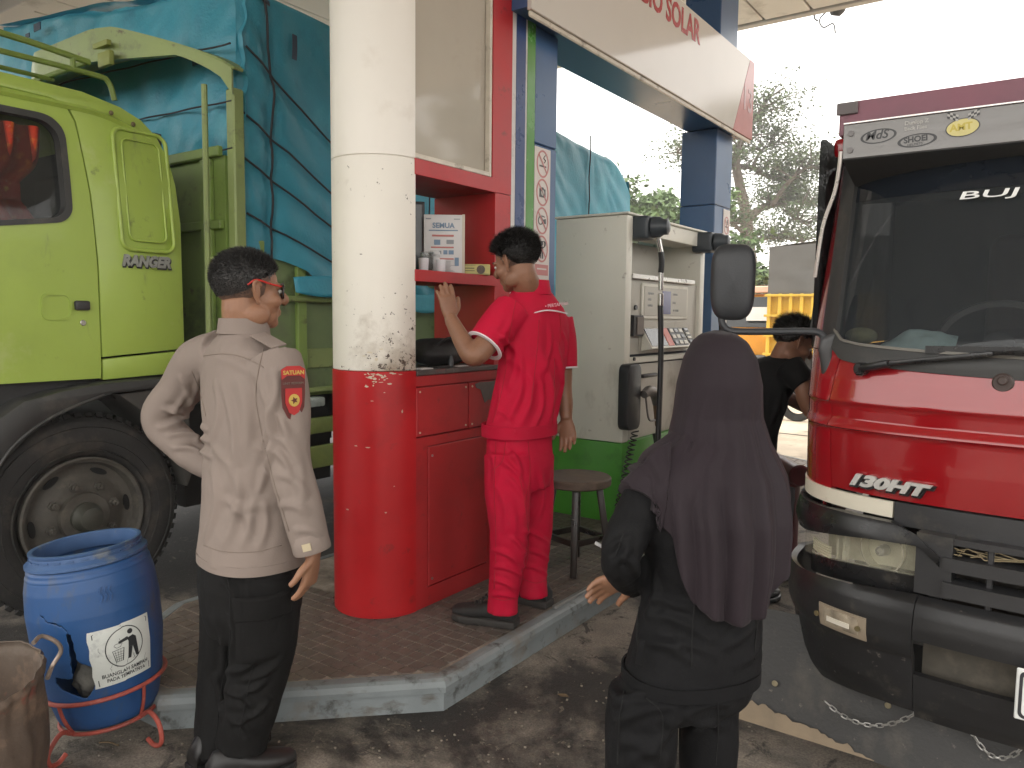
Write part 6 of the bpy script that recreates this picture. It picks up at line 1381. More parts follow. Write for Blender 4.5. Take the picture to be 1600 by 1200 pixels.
def seam(parent, garment, pix, mat, r=.0016, nm='seam', lift=.0008):
    "stitched seam laid on a garment along a surveyed line"
    bv = BV[(parent.name, garment)]; pts = []
    cp = crom([Vector((a, c, 0)) for a, c in pix], 6)
    for v in cp:
        d_ = (FW+RT*((v.x-800)/1200)+UP*((600-v.y)/1200)).normalized(); h_ = bv.ray_cast(CAMP, d_)
        if h_[0] is not None: pts.append(h_[0]+h_[1]*lift)
    if len(pts) > 2: q = MB(); q.tube(pts, r, 5); q.build(nm, mat, parent, 180)
def rings(mb, rs, sub=6, n=40, e=2.3):
    "closed body of oval rings: (centre, half width, half depth, lateral vector, forward vector)"
    cs = crom([Vector(r[0]) for r in rs], sub); m = len(cs); k = np.linspace(0, len(rs)-1, m)
    ip = lambda i: np.interp(k, range(len(rs)), [r[i] for r in rs]); hw, hd = ip(1), ip(2)
    lat = [np.interp(k, range(len(rs)), [r[3][j] for r in rs]) for j in range(3)]; fwd = [np.interp(k, range(len(rs)), [r[4][j] for r in rs]) for j in range(3)]
    vs = []; fs = []
    for i in range(m):
        L_ = Vector((lat[0][i], lat[1][i], lat[2][i])).normalized(); F_ = Vector((fwd[0][i], fwd[1][i], fwd[2][i])).normalized()
        for j in range(n):
            t = 2*PI*j/n; c, s_ = math.cos(t), math.sin(t)
            vs.append(cs[i]+L_*(hw[i]*math.copysign(abs(c)**(2/e), c))+F_*(hd[i]*math.copysign(abs(s_)**(2/e), s_)))
    for i in range(m-1):
        for j in range(n): j2 = (j+1) % n; fs.append((i*n+j, i*n+j2, (i+1)*n+j2, (i+1)*n+j))
    fs += [tuple(range(n-1, -1, -1)), tuple((m-1)*n+j for j in range(n))]
    mb.add(vs, fs)
skin_m = M('brown_skin', (.285, .145, .085), .48, var=.10, scale=14, bump=.12, bscale=160, sub=.12, spec=.4, dirt=[((.23, .105, .06), .3, 9)])
skin_d = M('deep_brown_skin', (.235, .115, .068), .48, var=.10, scale=14, bump=.12, bscale=160, sub=.12, spec=.4, dirt=[((.18, .08, .045), .3, 9)])
def hand(mb, wrist, d, pn, th, s_=1., curl=(.35, .45, .55, .6), spread=.07, tcurl=.3):
    "palm and five fingers; d points from wrist to fingers, pn out of the palm, th towards the thumb"
    d = Vector(d).normalized(); th = Vector(th); th = (th-d*th.dot(d)).normalized(); pn = Vector(pn); pn = (pn-d*pn.dot(d)-th*pn.dot(th)).normalized(); w0 = Vector(wrist)
    rings(mb, [(w0-d*.03*s_, .026*s_, .019*s_, th, pn), (w0, .027*s_, .018*s_, th, pn), (w0+d*.035*s_, .037*s_, .017*s_, th, pn), (w0+d*.07*s_, .041*s_, .015*s_, th, pn), (w0+d*.092*s_, .040*s_, .012*s_, th, pn)], 3, 20)
    ln = (.073, .081, .075, .058)
    for k in range(4):
        off = (.030-.0205*k)*s_; p = w0+d*(.084-.004*abs(k-1.2))*s_+th*off; ang = 0.; cur = (d+th*spread*(1.3-k)).normalized(); pts = [p-cur*.012*s_]; 
        for seg, f in enumerate((.45, .32, .23)):
            ang = curl[k]*(.75 if seg == 0 else 1.0)
            cur = (cur*math.cos(ang)+pn*math.sin(ang)).normalized(); pts.append(pts[-1]+cur*ln[k]*f*s_*(1.15 if seg == 0 else 1)); pn2 = pn
        r0 = (.0098, .0102, .0097, .0085)[k]*s_; mb.tube(pts, [r0*1.05, r0, r0*.92, r0*.78], 10, sub=4)
    p = w0+d*.022*s_+th*.026*s_; c1 = (th*.75+d*.65+pn*.25).normalized(); c2 = (d*.9+th*.35+pn*tcurl).normalized()
    mb.tube([p-c1*.012*s_, p+c1*.030*s_, p+c1*.030*s_+c2*.030*s_, p+c1*.030*s_+c2*.030*s_+(c2+pn*tcurl).normalized()*.024*s_], [.0145*s_, .0125*s_, .0105*s_, .0085*s_], 10, sub=4)
def head(mb, c, f, u, s_=1., neck=None, nr=.058):
    "head pieces around the centre c, facing f; returns the local frame"
    f = Vector(f).normalized(); u = Vector(u); u = (u-f*u.dot(f)).normalized(); r = f.cross(u); c = Vector(c)
    m = Matrix(((r.x, f.x, u.x), (r.y, f.y, u.y), (r.z, f.z, u.z))).to_4x4()
    L_ = lambda x, y, z: c+(r*x+f*y+u*z)*s_
    def el(x, y, z, a, b_, d_, n=20): mb.ell(L_(x, y, z), (a*s_, b_*s_, d_*s_), n, m)
    el(0, -.012, .032, .076, .098, .084, 28); el(0, .035, -.02, .063, .062, .078, 24); el(0, .045, -.068, .048, .045, .042); el(0, .068, -.092, .026, .024, .020)
    for x in (-1, 1):
        el(x*.040, .055, -.025, .026, .034, .026); el(x*.048, .005, -.070, .022, .045, .034); el(x*.030, .078, .020, .026, .016, .010, 12)
        mb.tube([L_(x*.074, .004, -.034), L_(x*.083, -.002, -.02), L_(x*.090, -.014, .008), L_(x*.088, -.012, .028), L_(x*.079, .004, .03), L_(x*.074, .012, .015)], .0055*s_, 8, sub=4)
        mb.ell(L_(x*.080, -.003, -.002), (.007*s_, .013*s_, .027*s_), 12, m); mb.ell(L_(x*.078, .003, -.032), (.007*s_, .008*s_, .010*s_), 10, m)
    mb.tube([L_(0, .088, .022), L_(0, .100, .002), L_(0, .114, -.020), L_(0, .104, -.034)], [.008*s_, .010*s_, .0145*s_, .010*s_], 10, sub=4)
    for x in (-1, 1): el(x*.012, .099, -.028, .009, .010, .008, 10)
    el(0, .088, -.056, .024, .012, .0065, 12); el(0, .087, -.067, .021, .012, .007, 12)
    if neck is not None: mb.tube([L_(0, -.02, -.02), L_(0, -.022, -.07), Vector(neck)], [nr*s_*1.0, nr*s_*.98, nr*s_*1.12], 24, sub=4)
    return L_, m
def eyes(L_, root, s_):
    for x in (-1, 1):
        q = MB(); q.ell(L_(x*.031, .083, .004), (.011*s_, .011*s_, .008*s_), 12); q.build('eye', M('eye_white', (.6, .57, .52), .2), root, 180)
        q = MB(); q.ell(L_(x*.031, .0925, .004), (.005*s_, .003*s_, .005*s_), 8); q.build('pupil', M('eye_dark', (.01, .008, .006), .15), root, 180)
        q = MB(); q.tube([L_(x*.014, .094, .022), L_(x*.033, .094, .028), L_(x*.052, .080, .022)], [.003*s_, .0045*s_, .002*s_], 6, sub=3); q.build('eyebrow', MATS['short_black_hair'], root, 180)
hair_m = M('short_black_hair', (.014, .012, .011), .42, var=.5, scale=60, bump=.3, bscale=120)
hair_g = M('greying_hair', (.030, .028, .027), .5, var=.6, scale=70, bump=.3, bscale=120, dirt=[((.10, .098, .095), .30, 55)])
hair_s = M('shaved_hair', (.115, .068, .048), .6, var=.35, scale=90, bump=.3, bscale=200, dirt=[((.05, .035, .03), .45, 60)])
def hair(L_, root, s_, mat, hl, length, n_str, seed, fade=None):
    "cap plus short strands; hl(y) is the hairline height, length(dirvector) the strand length"
    r = random.Random(seed); q = MB(); A, B_ = 72, 40; C0 = (0, -.012, .034)
    def sp(th, ph, o): d = (math.sin(ph)*math.cos(th), math.sin(ph)*math.sin(th), math.cos(ph)); return (C0[0]+d[0]*(.0775+o), C0[1]+d[1]*(.0995+o), C0[2]+d[2]*(.0855+o)), d
    vs = {}; fs = []
    for i in range(A):
        for j in range(B_):
            cs = [(i, j), (i+1, j), (i+1, j+1), (i, j+1)]; pc, dd = sp(2*PI*(i+.5)/A, PI*(j+.5)/B_, 0)
            if pc[2] < hl(pc[1])+.004*math.sin(i*2.7): continue
            f_ = []
            for (a, b_) in cs:
                k = (a % A, b_)
                if k not in vs:
                    pp, d3 = sp(2*PI*a/A, PI*b_/B_, 0); o = length(pp)*.55*(.8+.35*noise.noise(Vector(pp)*60))*min(1, max(.12, (pp[2]-hl(pp[1]))/.02)); pp, _ = sp(2*PI*a/A, PI*b_/B_, o); vs[k] = (len(vs), L_(*pp))
                f_.append(vs[k][0])
            fs.append(tuple(f_))
    q.add([v for _, v in sorted(vs.values(), key=lambda t: t[0])], fs); cap = q.build('hair', mat, root, 180)
    q = MB(); done = 0
    while done < n_str:
        z = r.uniform(-.6, 1); t = r.uniform(0, 2*PI); ph = math.acos(z); pp, d3 = sp(t, ph, 0)
        if pp[2] < hl(pp[1])+r.uniform(0, .012): continue
        done += 1; l_ = length(pp)*r.uniform(.6, 1.55); flow = Vector((d3[0]*.35+r.uniform(-.3, .3), d3[1]*.35-.45+r.uniform(-.3, .3), d3[2]*.6-.15+r.uniform(-.2, .2))); dd = (Vector(d3)*.8+flow*.7).normalized()
        b0 = Vector(pp)+Vector(d3)*length(pp)*.35; sd = dd.cross(Vector((r.gauss(0, 1), r.gauss(0, 1), r.gauss(0, 1)))).normalized()*.0008
        m_ = b0+dd*l_*.5; e_ = m_+(dd+Vector((0, -.35, -.25))).normalized()*l_*.5
        q.add([L_(*(b0-sd)), L_(*(b0+sd)), L_(*(m_+sd*.8)), L_(*(m_-sd*.8)), L_(*e_)], [(0, 1, 2, 3), (3, 2, 4)])
    struct(q.build('hair_strands', mat, cap, 0), 'stuff'); return cap
def shoe(root, heel, d, ln=.275, w_=.098, mat=None, sole=None, h_=.10, solet=.022):
    heel = Vector(heel); d = Vector((d[0], d[1], 0)).normalized(); s_ = Vector((d.y, -d.x, 0))
    prof = [(0, .030, .060), (.08, .034, .095), (.2, .036, h_), (.34, .037, h_*.88), (.5, .040, .066), (.68, .048, .055), (.84, .046, .046), (.95, .034, .038), (1.0, .016, .028)]
    q = MB(); vs = []; fs = []; n = 20
    cs = [(t, a*w_/.098, b_) for t, a, b_ in prof]
    for (t, a, b_) in cs:
        for k in range(n):
            an = 2*PI*k/n; c, sn = math.cos(an), math.sin(an); z = solet+b_*.5+b_*.5*math.copysign(abs(sn)**.75, sn); vs.append(heel+d*ln*t+s_*(a*math.copysign(abs(c)**.8, c)*(1-.35*max(0, sn)**2))+ZU*z)
    for i in range(len(cs)-1):
        for k in range(n): fs.append((i*n+k, (i+1)*n+k, (i+1)*n+(k+1) % n, i*n+(k+1) % n))
    fs += [tuple(range(n)), tuple((len(cs)-1)*n+k for k in reversed(range(n)))]
    q.add(vs, fs); sh = q.build('shoe', mat, root, 60)
    q = MB(); o_ = [heel+d*ln*t+s_*(a*1.10+.003) for t, a, _ in cs]+[heel+d*ln*t-s_*(a*1.10+.003) for t, a, _ in reversed(cs)]
    o_[0] -= d*.006; o_[-1] -= d*.006; q.poly([p+ZU*.003 for p in o_], (0, 0, solet+.006), .005, 2); q.build('sole', sole, sh); return sh

# ------------------------------------------------------------------ officer in khaki shirt
khaki = M('khaki_twill', (.245, .198, .172), .8, spec=.3, var=.05, scale=5, bump=.10, bscale=220, weave=.15)
blackt = M('black_twill', (.005, .0047, .0047), .8, spec=.22, var=.22, scale=5, bump=.15, bscale=200, weave=.2)
shoe_b = M('black_leather', (.010, .009, .009), .42, var=.3, scale=9)
of = thing('person', 'person in khaki shirt, black cargo trousers and red framed glasses, hand on hip', 'person', (-2.12, 1.60, 0))
fo1 = cam_dir(.74, .67); lo1 = Vector((fo1.y, -fo1.x, 0))          # forward and his right
O = lambda px, py, d=2.53: P(px, py, d)
sb = MB(); R_ = []
for (px, py, hw, hd) in ((383, 512, .060, .065), (382, 526, .095, .080), (381, 545, .165, .098), (383, 572, .205, .115), (388, 610, .208, .128), (395, 680, .196, .145), (402, 755, .190, .165), (400, 815, .192, .165), (394, 858, .196, .158), (393, 868, .194, .156)):
    R_.append((O(px, py), hw, hd, lo1, fo1))
rings(sb, R_, 6, 48)
ra = [O(428, 562, 2.42), O(442, 620, 2.385), O(450, 715, 2.36), O(470, 790, 2.35), O(488, 858, 2.36)]
sb.tube(ra, [.086, .080, .069, .064, .054], 28, sub=8)
la = [O(348, 553, 2.60), O(312, 566, 2.67), O(283, 608, 2.73), O(253, 655, 2.76), O(290, 700, 2.74), O(345, 738, 2.70)]
sb.tube(la, [.084, .086, .076, .068, .062, .052], 28, sub=8)
me = fuse(sb, .0065, 5)
st_ = [(O(300, 640, 2.68), O(250, 668, 2.70), .014, .012), (O(255, 640, 2.66), O(320, 672, 2.64), .013, .011), (O(262, 680, 2.66), O(325, 690, 2.62), .012, .012), (O(270, 700, 2.66), O(330, 715, 2.60), .013, .010), (O(290, 615, 2.66), O(262, 650, 2.66), .014, .008),
       (O(415, 590, 2.36), O(405, 700, 2.38), .016, .010), (O(405, 600, 2.40), O(400, 780, 2.42), .014, .010), (O(418, 700, 2.32), O(455, 740, 2.29), .016, .010), (O(430, 740, 2.29), O(478, 770, 2.28), .016, .008), (O(440, 660, 2.30), O(470, 800, 2.28), .02, .006),
       (O(345, 600, 2.50), O(352, 760, 2.52), .018, .008), (O(365, 700, 2.40), O(350, 850, 2.40), .020, .009), (O(385, 740, 2.38), O(378, 850, 2.38), .018, .008), (O(330, 730, 2.50), O(322, 840, 2.50), .018, .009), (O(410, 780, 2.36), O(405, 855, 2.36), .016, .007),
       (O(355, 810, 2.38), O(425, 790, 2.34), .02, .007), (O(340, 560, 2.50), O(400, 590, 2.42), .02, .006), (O(430, 580, 2.34), O(418, 650, 2.32), .014, .009), (O(460, 830, 2.29), O(500, 835, 2.30), .012, .005), (O(335, 600, 2.5), O(330, 690, 2.5), .016, .008), (O(375, 600, 2.5), O(372, 720, 2.5), .022, .006), (O(345, 780, 2.5), O(395, 830, 2.5), .016, .007), (O(425, 640, 2.5), O(448, 690, 2.5), .014, .007), (O(422, 680, 2.5), O(462, 720, 2.5), .012, .008), (O(435, 790, 2.5), O(480, 800, 2.5), .014, .006), (O(280, 590, 2.6), O(300, 640, 2.6), .014, .008), (O(310, 590, 2.6), O(290, 640, 2.6), .012, .006), (O(330, 700, 2.5), O(370, 770, 2.42), .018, .006)]
folds(me, st_, .0065, 8, (1, 1, .4), 3.1); put(me, 'shirt', khaki, of)
# hem, cuff, collar, yoke, epaulette, patch
q = MB(); q.grid(lambda u, v: (lambda c, a: c+lo1*(.198*math.copysign(abs(math.cos(a))**(2/2.3), math.cos(a)))+fo1*(.160*math.copysign(abs(math.sin(a))**(2/2.3), math.sin(a)))+ZU*(-.014+.03*v))(O(393, 866), 2*PI*u), 60, 4, cu=True, thick=.006); q.build('shirt_hem', khaki, of, 60)
axc = (ra[-1]-ra[-2]).normalized(); q = MB(); q.lathe([(.0545, -.055), (.0575, -.052), (.0585, 0), (.056, .006), (.046, .004), (.046, -.02)], ra[-1], axc, 32); q.build('cuff', khaki, of, 60)
cb = -FH*.0585; q = MB(); sd_ = axc.cross(-FH).normalized(); c_ = ra[-1]-FH*.0580+sd_*-.004-axc*.022; q.bar(c_-axc*.011, c_+axc*.011, .026, .004, up=tuple(-FH)); q.build('cuff_tab', M('cream_tab', (.50, .42, .28), .6), of)
def collarf(u, v):
    a = -PI*.92+2*PI*.92*u-PI/2; c_ = O(384, 510)+fo1*.004
    rr = 1+.10*v; return c_+lo1*(.068*rr*math.cos(a))+fo1*(.074*rr*math.sin(a)-.01)+ZU*(.026-.050*v+(-.03*max(0, abs(u-.5)*2-.55)))
q = MB(); q.grid(collarf, 48, 8, thick=.005); q.build('collar', khaki, of, 60)
ks = M('khaki_seam', (.20, .155, .125), .8)
seam(of, 'shirt', [(318, 556), (345, 553), (372, 556), (398, 566), (412, 574)], ks); seam(of, 'shirt', [(412, 545), (404, 580), (400, 620), (406, 660), (412, 690)], ks); seam(of, 'shirt', [(318, 852), (350, 862), (400, 862), (440, 852)], ks, .0012)
seam(of, 'shirt', [(415, 700), (430, 760), (452, 830)], ks, .0012); seam(of, 'shirt', [(300, 580), (312, 610), (322, 650)], ks, .0012)
q = MB(); yk = [O(322, 556, 2.565), O(345, 557, 2.49), O(372, 563, 2.43), O(400, 573, 2.385), O(418, 580, 2.36)]; pass
# epaulette on the near shoulder
e0, e1 = O(402, 527, 2.45), O(436, 548, 2.37); ed = (e1-e0).normalized(); eu = (ZU*.9-FH*.25+lo1*.3).normalized(); q = MB(); q.bar(e0+eu*.012, e1+eu*.016, .052, .006, up=tuple(eu), bev=.002); q.build('epaulette', khaki, of)
# sleeve patch: shield with lettered arch
pn_ = (lo1*.80-FH*.42+RH*.25).normalized(); pc_ = O(441, 612, 2.385)+pn_*.088; pr_ = ZU.cross(pn_).normalized(); pu_ = (pn_.cross(pr_)).normalized()
def patch(nm, pts, mt, lift): q = MB(); q.poly([pc_+pr_*a+pu_*b_+pn_*(lift-.10*a*a/.03*.3) for a, b_ in pts], pn_*.002); return q.build(nm, mt, of, 0)
patch('patch_backing', [(-.037, .075), (-.02, .085), (.02, .085), (.037, .075), (.037, .0), (.034, -.04), (.018, -.072), (0, -.082), (-.018, -.072), (-.034, -.04), (-.037, 0)], M('patch_maroon', (.10, .015, .012), .6), .0)
patch('patch_arch', [(-.037, .075), (-.02, .085), (.02, .085), (.037, .075), (.036, .045), (.02, .056), (-.02, .056), (-.036, .045)], M('patch_red', (.42, .02, .02), .6), .003)
patch('patch_shield', [(-.026, .018), (.026, .018), (.026, -.025), (.015, -.055), (0, -.064), (-.015, -.055), (-.026, -.025)], M('patch_red', (.42, .02, .02), .6), .003)
patch('patch_emblem', [(.017*math.cos(2*PI*k/16), -.018+.019*math.sin(2*PI*k/16)) for k in range(16)], M('patch_gold', (.55, .38, .08), .5), .006)
patch('patch_star', [((.011 if k % 2 else .005)*math.cos(2*PI*k/10), -.018+(.011 if k % 2 else .005)*math.sin(2*PI*k/10)) for k in range(10)], M('patch_maroon', (.10, .015, .012)), .0085)
text('patch_text', 'SATUAN', .017, MATS['patch_gold'], pc_+pu_*.060+pn_*.0065-pr_*.033, pr_, pu_, of, .0005, offset=.0005)
text('patch_text', 'UNIT RESKRIM', .010, M('khaki_seam', (.2, .155, .125)), pc_+pu_*.030+pn_*.003-pr_*.033, pr_, pu_, of, .0005)
# trousers
tb_ = MB(); R_ = [(O(394, 846), .180, .140, lo1, fo1), (O(393, 870), .186, .146, lo1, fo1), (O(392, 905), .190, .155, lo1, fo1), (O(393, 945), .182, .150, lo1, fo1), (O(394, 985), .150, .130, lo1, fo1)]
rings(tb_, R_, 4, 40)
tb_.tube([O(412, 905, 2.47), O(412, 975, 2.45), O(405, 1035, 2.45), O(395, 1090, 2.46), O(380, 1150, 2.47), O(377, 1168, 2.47)], [.118, .112, .100, .092, .082, .082], 30, sub=8)
tb_.tube([O(368, 905, 2.62), O(362, 975, 2.60), O(355, 1040, 2.60), O(348, 1100, 2.57), O(346, 1160, 2.53), O(346, 1182, 2.52)], [.112, .104, .094, .086, .080, .080], 30, sub=8)
me = fuse(tb_, .0065, 4)
st_ = [(O(340, 890, 2.45), O(385, 905, 2.36), .012, .010), (O(345, 905, 2.44), O(370, 945, 2.38), .014, .010), (O(400, 1030, 2.34), O(352, 1050, 2.44), .014, .012), (O(440, 1030, 2.36), O(380, 1065, 2.35), .014, .011), (O(420, 1060, 2.36), O(360, 1085, 2.40), .014, .011), (O(350, 1080, 2.44), O(400, 1110, 2.36), .013, .011), (O(420, 1095, 2.38), O(360, 1130, 2.40), .013, .011), (O(355, 1120, 2.42), O(395, 1150, 2.38), .012, .010), (O(335, 1060, 2.5), O(345, 1120, 2.46), .012, .012), (O(345, 1000, 2.46), O(340, 1060, 2.48), .014, .010), (O(385, 920, 2.34), O(375, 1010, 2.34), .018, .008), (O(360, 960, 2.40), O(356, 1030, 2.42), .016, .010)]
folds(me, st_, .008, 9, (1, 1, .6), 8.3); put(me, 'trousers', blackt, of)
bs_ = M('black_seam', (.004, .004, .004), .9)
seam(of, 'trousers', [(352, 880), (360, 940), (358, 1010), (345, 1080), (338, 1150)], bs_); seam(of, 'trousers', [(340, 884), (365, 888), (385, 884)], bs_); seam(of, 'trousers', [(395, 1035), (385, 1090), (372, 1150)], bs_)
pk_n = (-FH*.82+RH*.57).normalized(); pk_r = ZU.cross(pk_n).normalized(); pk_c = O(418, 985, 2.352)
def pocket(nm, a0, a1, b0, b1, t, lift, tilt=0.): q = MB(); q.box(a0, a1, b0, b1, -.02, t, .005, 2, Matrix(((pk_r.x, ZU.x, pk_n.x, 0), (pk_r.y, ZU.y, pk_n.y, 0), (pk_r.z, ZU.z, pk_n.z, 0), (0, 0, 0, 1)))); q.v = [tuple(Vector(v)+pk_c+pk_n*(lift-.9*(Vector(v).dot(pk_r))**2/.12*.55)) for v in q.v]; return q.build(nm, blackt, of, 50)
def curved_pocket(nm, a0, a1, b0, b1, out):
    def f_(u, v): a = a0+(a1-a0)*u; z = b0+(b1-b0)*v; e_ = min(1, 12*min(u, 1-u, v, 1-v)); return pk_c+pk_r*a+ZU*z+pk_n*(out*(.35+.65*e_)-a*a*4.4+.002*nz(a*9, z*9, 0, 2))
    q = MB(); q.grid(f_, 24, 24, thick=.02); return q.build(nm, blackt, of, 60)
curved_pocket('cargo_pocket', -.088, .088, -.095, .075, .010); curved_pocket('pocket_flap', -.092, .092, .035, .112, .019)
d1 = cam_dir(.86, .5); hp_ = O(385, 1180, 2.45); hp_.z = .0; shoe(of, hp_-d1*.12, d1, .275, .095, shoe_b, blk2)
hp_ = O(346, 1196, 2.52); hp_.z = .0; shoe(of, hp_-d1*.09, cam_dir(.6, .8), .285, .10, shoe_b, blk2)
# body: head, neck, hands, and the frame under the clothes
bb = MB(); hs_ = 1.06; hc = O(389, 456, 2.52); hf = cam_dir(.80, .60, -.02)
Lh, hm = head(bb, hc, hf, ZU, hs_, O(384, 522, 2.54), .060)
rings(bb, [(O(384, 515), .06, .06, lo1, fo1), (O(386, 560), .15, .07, lo1, fo1), (O(395, 700), .13, .09, lo1, fo1), (O(394, 900), .13, .09, lo1, fo1)], 4, 24)
bb.tube(ra[:4]+[O(488, 866, 2.36)], [.05, .045, .036, .03, .026], 14, sub=4); bb.tube(la, [.04, .04, .04, .036, .03, .026], 14, sub=4)
bb.tube([O(410, 890, 2.47), O(405, 1035, 2.45), O(380, 1165, 2.47)], [.07, .05, .035], 14, sub=4); bb.tube([O(370, 890, 2.6), O(357, 1040, 2.6), O(346, 1180, 2.52)], [.07, .05, .035], 14, sub=4)
hand(bb, O(490, 868, 2.36), cam_dir(-.16, -.05, -1), cam_dir(-.85, .3, 0), cam_dir(-.25, -.9, 0), 1.0, (.30, .36, .42, .50), .05)
hand(bb, la[-1], cam_dir(.7, .2, -.6), cam_dir(.3, -.8, 0), cam_dir(.3, .2, .9), 1.0, (.3, .3, .3, .3))
me = fuse(bb, .0042, 3); put(me, 'body', skin_m, of)
hlO = lambda y: float(np.interp(y, [-.115, -.07, -.03, -.005, .02, .045, .07, .095], [-.030, -.026, -.010, .022, .036, .046, .062, .080]))
hlS = lambda y: float(np.interp(y, [-.115, -.07, -.03, -.005, .015, .03, .045, .07, .095], [-.092, -.085, -.050, -.012, -.03, .02, .045, .060, .079]))
hair(Lh, of, hs_, hair_s, hlS, lambda p: .0016, 900, 4)
hair(Lh, of, hs_, hair_g, hlO, lambda p: .0025+.012*max(0, min(1, (p[2]+.0)/.10)), 13000, 3)
eyes(Lh, of, hs_)
gl_ = thing('eyeglasses', 'red armed dark framed glasses worn by the khaki shirted officer', 'glasses', tuple(hc))
gr_ = M('glasses_red', (.50, .025, .02), .3); gk_ = M('glasses_black', (.015, .012, .012), .25)
for x in (-1, 1):
    q = MB(); q.tube([Lh(x*.080, -.030, .018), Lh(x*.084, -.005, .034), Lh(x*.080, .04, .024), Lh(x*.075, .075, .018)], [.0025, .0032, .003, .003], 8, sub=5); q.build('temple', gr_, gl_)
    q = MB(); q.tube([Lh(x*(.036+a), .102-abs(.036+a)*.25, .003+c) for a, c in rrect(.058, .040, .013, 4)], .0028, 8, closed=True); q.build('rim', gk_, gl_)
    q = MB(); q.poly([Lh(x*(.036+a), .102-abs(.036+a)*.25, .003+c) for a, c in rrect(.055, .037, .012, 3)], hf*.001); q.build('lens', M('clear_plastic', (.75, .78, .78)), gl_, 0)
q = MB(); q.tube([Lh(-.01, .101, .008), Lh(0, .106, .011), Lh(.01, .101, .008)], .0028, 8, sub=3); q.build('bridge', gk_, gl_)

# ------------------------------------------------------------------ attendant in red
redu = M('red_uniform_cotton', (.48, .005, .034), .8, spec=.2, var=.07, scale=5, bump=.12, bscale=200, weave=.15)
at = thing('person', 'person in red short sleeved uniform standing at the counter, left hand raised', 'person', (-1.95, 2.75, IZ))
fa = cam_dir(-.74, .67); lat_a = Vector((fa.y, -fa.x, 0))           # his right
A = lambda px, py, d=3.36: P(px, py, d)
sb = MB(); R_ = []
for (px, py, hw, hd) in ((828, 449, .070, .068), (830, 462, .105, .085), (834, 482, .160, .100), (836, 505, .182, .108), (835, 540, .178, .116), (830, 585, .170, .122), (822, 625, .170, .126), (815, 662, .174, .130), (812, 676, .176, .131)):
    R_.append((A(px, py), hw, hd, lat_a, fa))
rings(sb, R_, 6, 48)
lsl = [A(800, 488, 3.26), A(778, 512, 3.20), A(757, 540, 3.16)]
sb.tube(lsl, [.088, .082, .080], 28, sub=8)
rsl = [A(868, 500, 3.46), A(876, 535, 3.47), A(879, 575, 3.47)]
sb.tube(rsl, [.082, .074, .066], 28, sub=8)
me = fuse(sb, .007, 4)
st_ = [(A(800, 520, 3.10), A(795, 600, 3.18), .018, .010), (A(815, 560, 3.18), A(790, 660, 3.20), .020, .010), (A(830, 580, 3.20), A(812, 665, 3.20), .02, .008), (A(850, 560, 3.24), A(855, 660, 3.28), .022, .010), (A(870, 540, 3.30), A(866, 660, 3.34), .018, .009), (A(775, 520, 3.08), A(800, 545, 3.10), .014, .009), (A(768, 530, 3.08), A(790, 560, 3.12), .013, .008), (A(800, 500, 3.12), A(770, 540, 3.06), .016, .007), (A(780, 600, 3.22), A(770, 655, 3.22), .016, .008), (A(838, 520, 3.22), A(842, 600, 3.22), .03, .006), (A(880, 520, 3.38), A(884, 560, 3.38), .012, .007), (A(812, 540, 3.3), A(800, 610, 3.3), .014, .007), (A(848, 600, 3.3), A(835, 665, 3.3), .014, .008), (A(790, 560, 3.3), A(835, 600, 3.3), .018, .005), (A(860, 510, 3.3), A(848, 580, 3.3), .016, .006), (A(775, 640, 3.3), A(800, 660, 3.3), .012, .006)]
folds(me, st_, .0065, 8, (1, 1, .4), 14.2); put(me, 'shirt', redu, at)
q = MB(); q.grid(lambda u, v: (lambda c, a: c+lat_a*(.182*math.copysign(abs(math.cos(a))**(2/2.3), math.cos(a)))+fa*(.138*math.copysign(abs(math.sin(a))**(2/2.3), math.sin(a)))+ZU*(-.012+.052*v))(A(812, 674), 2*PI*u), 60, 5, cu=True, thick=.006); q.build('waistband', redu, at, 60)
wpipe = M('white_piping', (.72, .66, .68), .6)
for (pts_, rr) in ((lsl, .0815), (rsl, .0675)):
    ax = (pts_[-1]-pts_[-2]).normalized(); q = MB(); q.lathe([(rr-.002, -.003), (rr+.0025, -.002), (rr+.003, .004), (rr-.012, .005), (rr-.014, -.003)], pts_[-1], ax, 36); q.build('sleeve_trim', wpipe, at, 60)
def acoll(u, v):
    a = -PI*.92+2*PI*.92*u-PI/2; c_ = A(829, 449); rr = 1+.16*v; return c_+lat_a*(.074*rr*math.cos(a))+fa*(.072*rr*math.sin(a)-.004)+ZU*(.030-.062*v-.02*max(0, abs(u-.5)*2-.6))
q = MB(); q.grid(acoll, 48, 8, thick=.005); q.build('collar', redu, at, 60)
q = MB(); q.tube([A(824, 493, 3.222), A(838, 488, 3.232), A(853, 485, 3.252), A(868, 486, 3.275), A(886, 490, 3.335)], .0032, 6, sub=6); q.build('back_piping', wpipe, at)
text('back_print', '• PERTAMINA', .020, M('back_print', (.70, .45, .48), .7), A(852, 481, 3.242), (A(875, 478, 3.28)-A(852, 481, 3.242)), ZU, at, .0008)
q = MB(); q.cyl(A(803, 674, 3.188), A(803, 674, 3.184), .008, n=12); q.build('button', redu, at)
tb_ = MB(); R_ = [(A(812, 660), .156, .112, lat_a, fa), (A(812, 690), .160, .120, lat_a, fa), (A(813, 725), .160, .126, lat_a, fa), (A(814, 760), .130, .11, lat_a, fa)]
rings(tb_, R_, 4, 40)
tb_.tube([A(793, 710, 3.28), A(793, 770, 3.26), A(796, 825, 3.25), A(792, 885, 3.26), A(786, 935, 3.28), A(785, 957, 3.28)], [.102, .098, .086, .074, .066, .068], 30, sub=8)
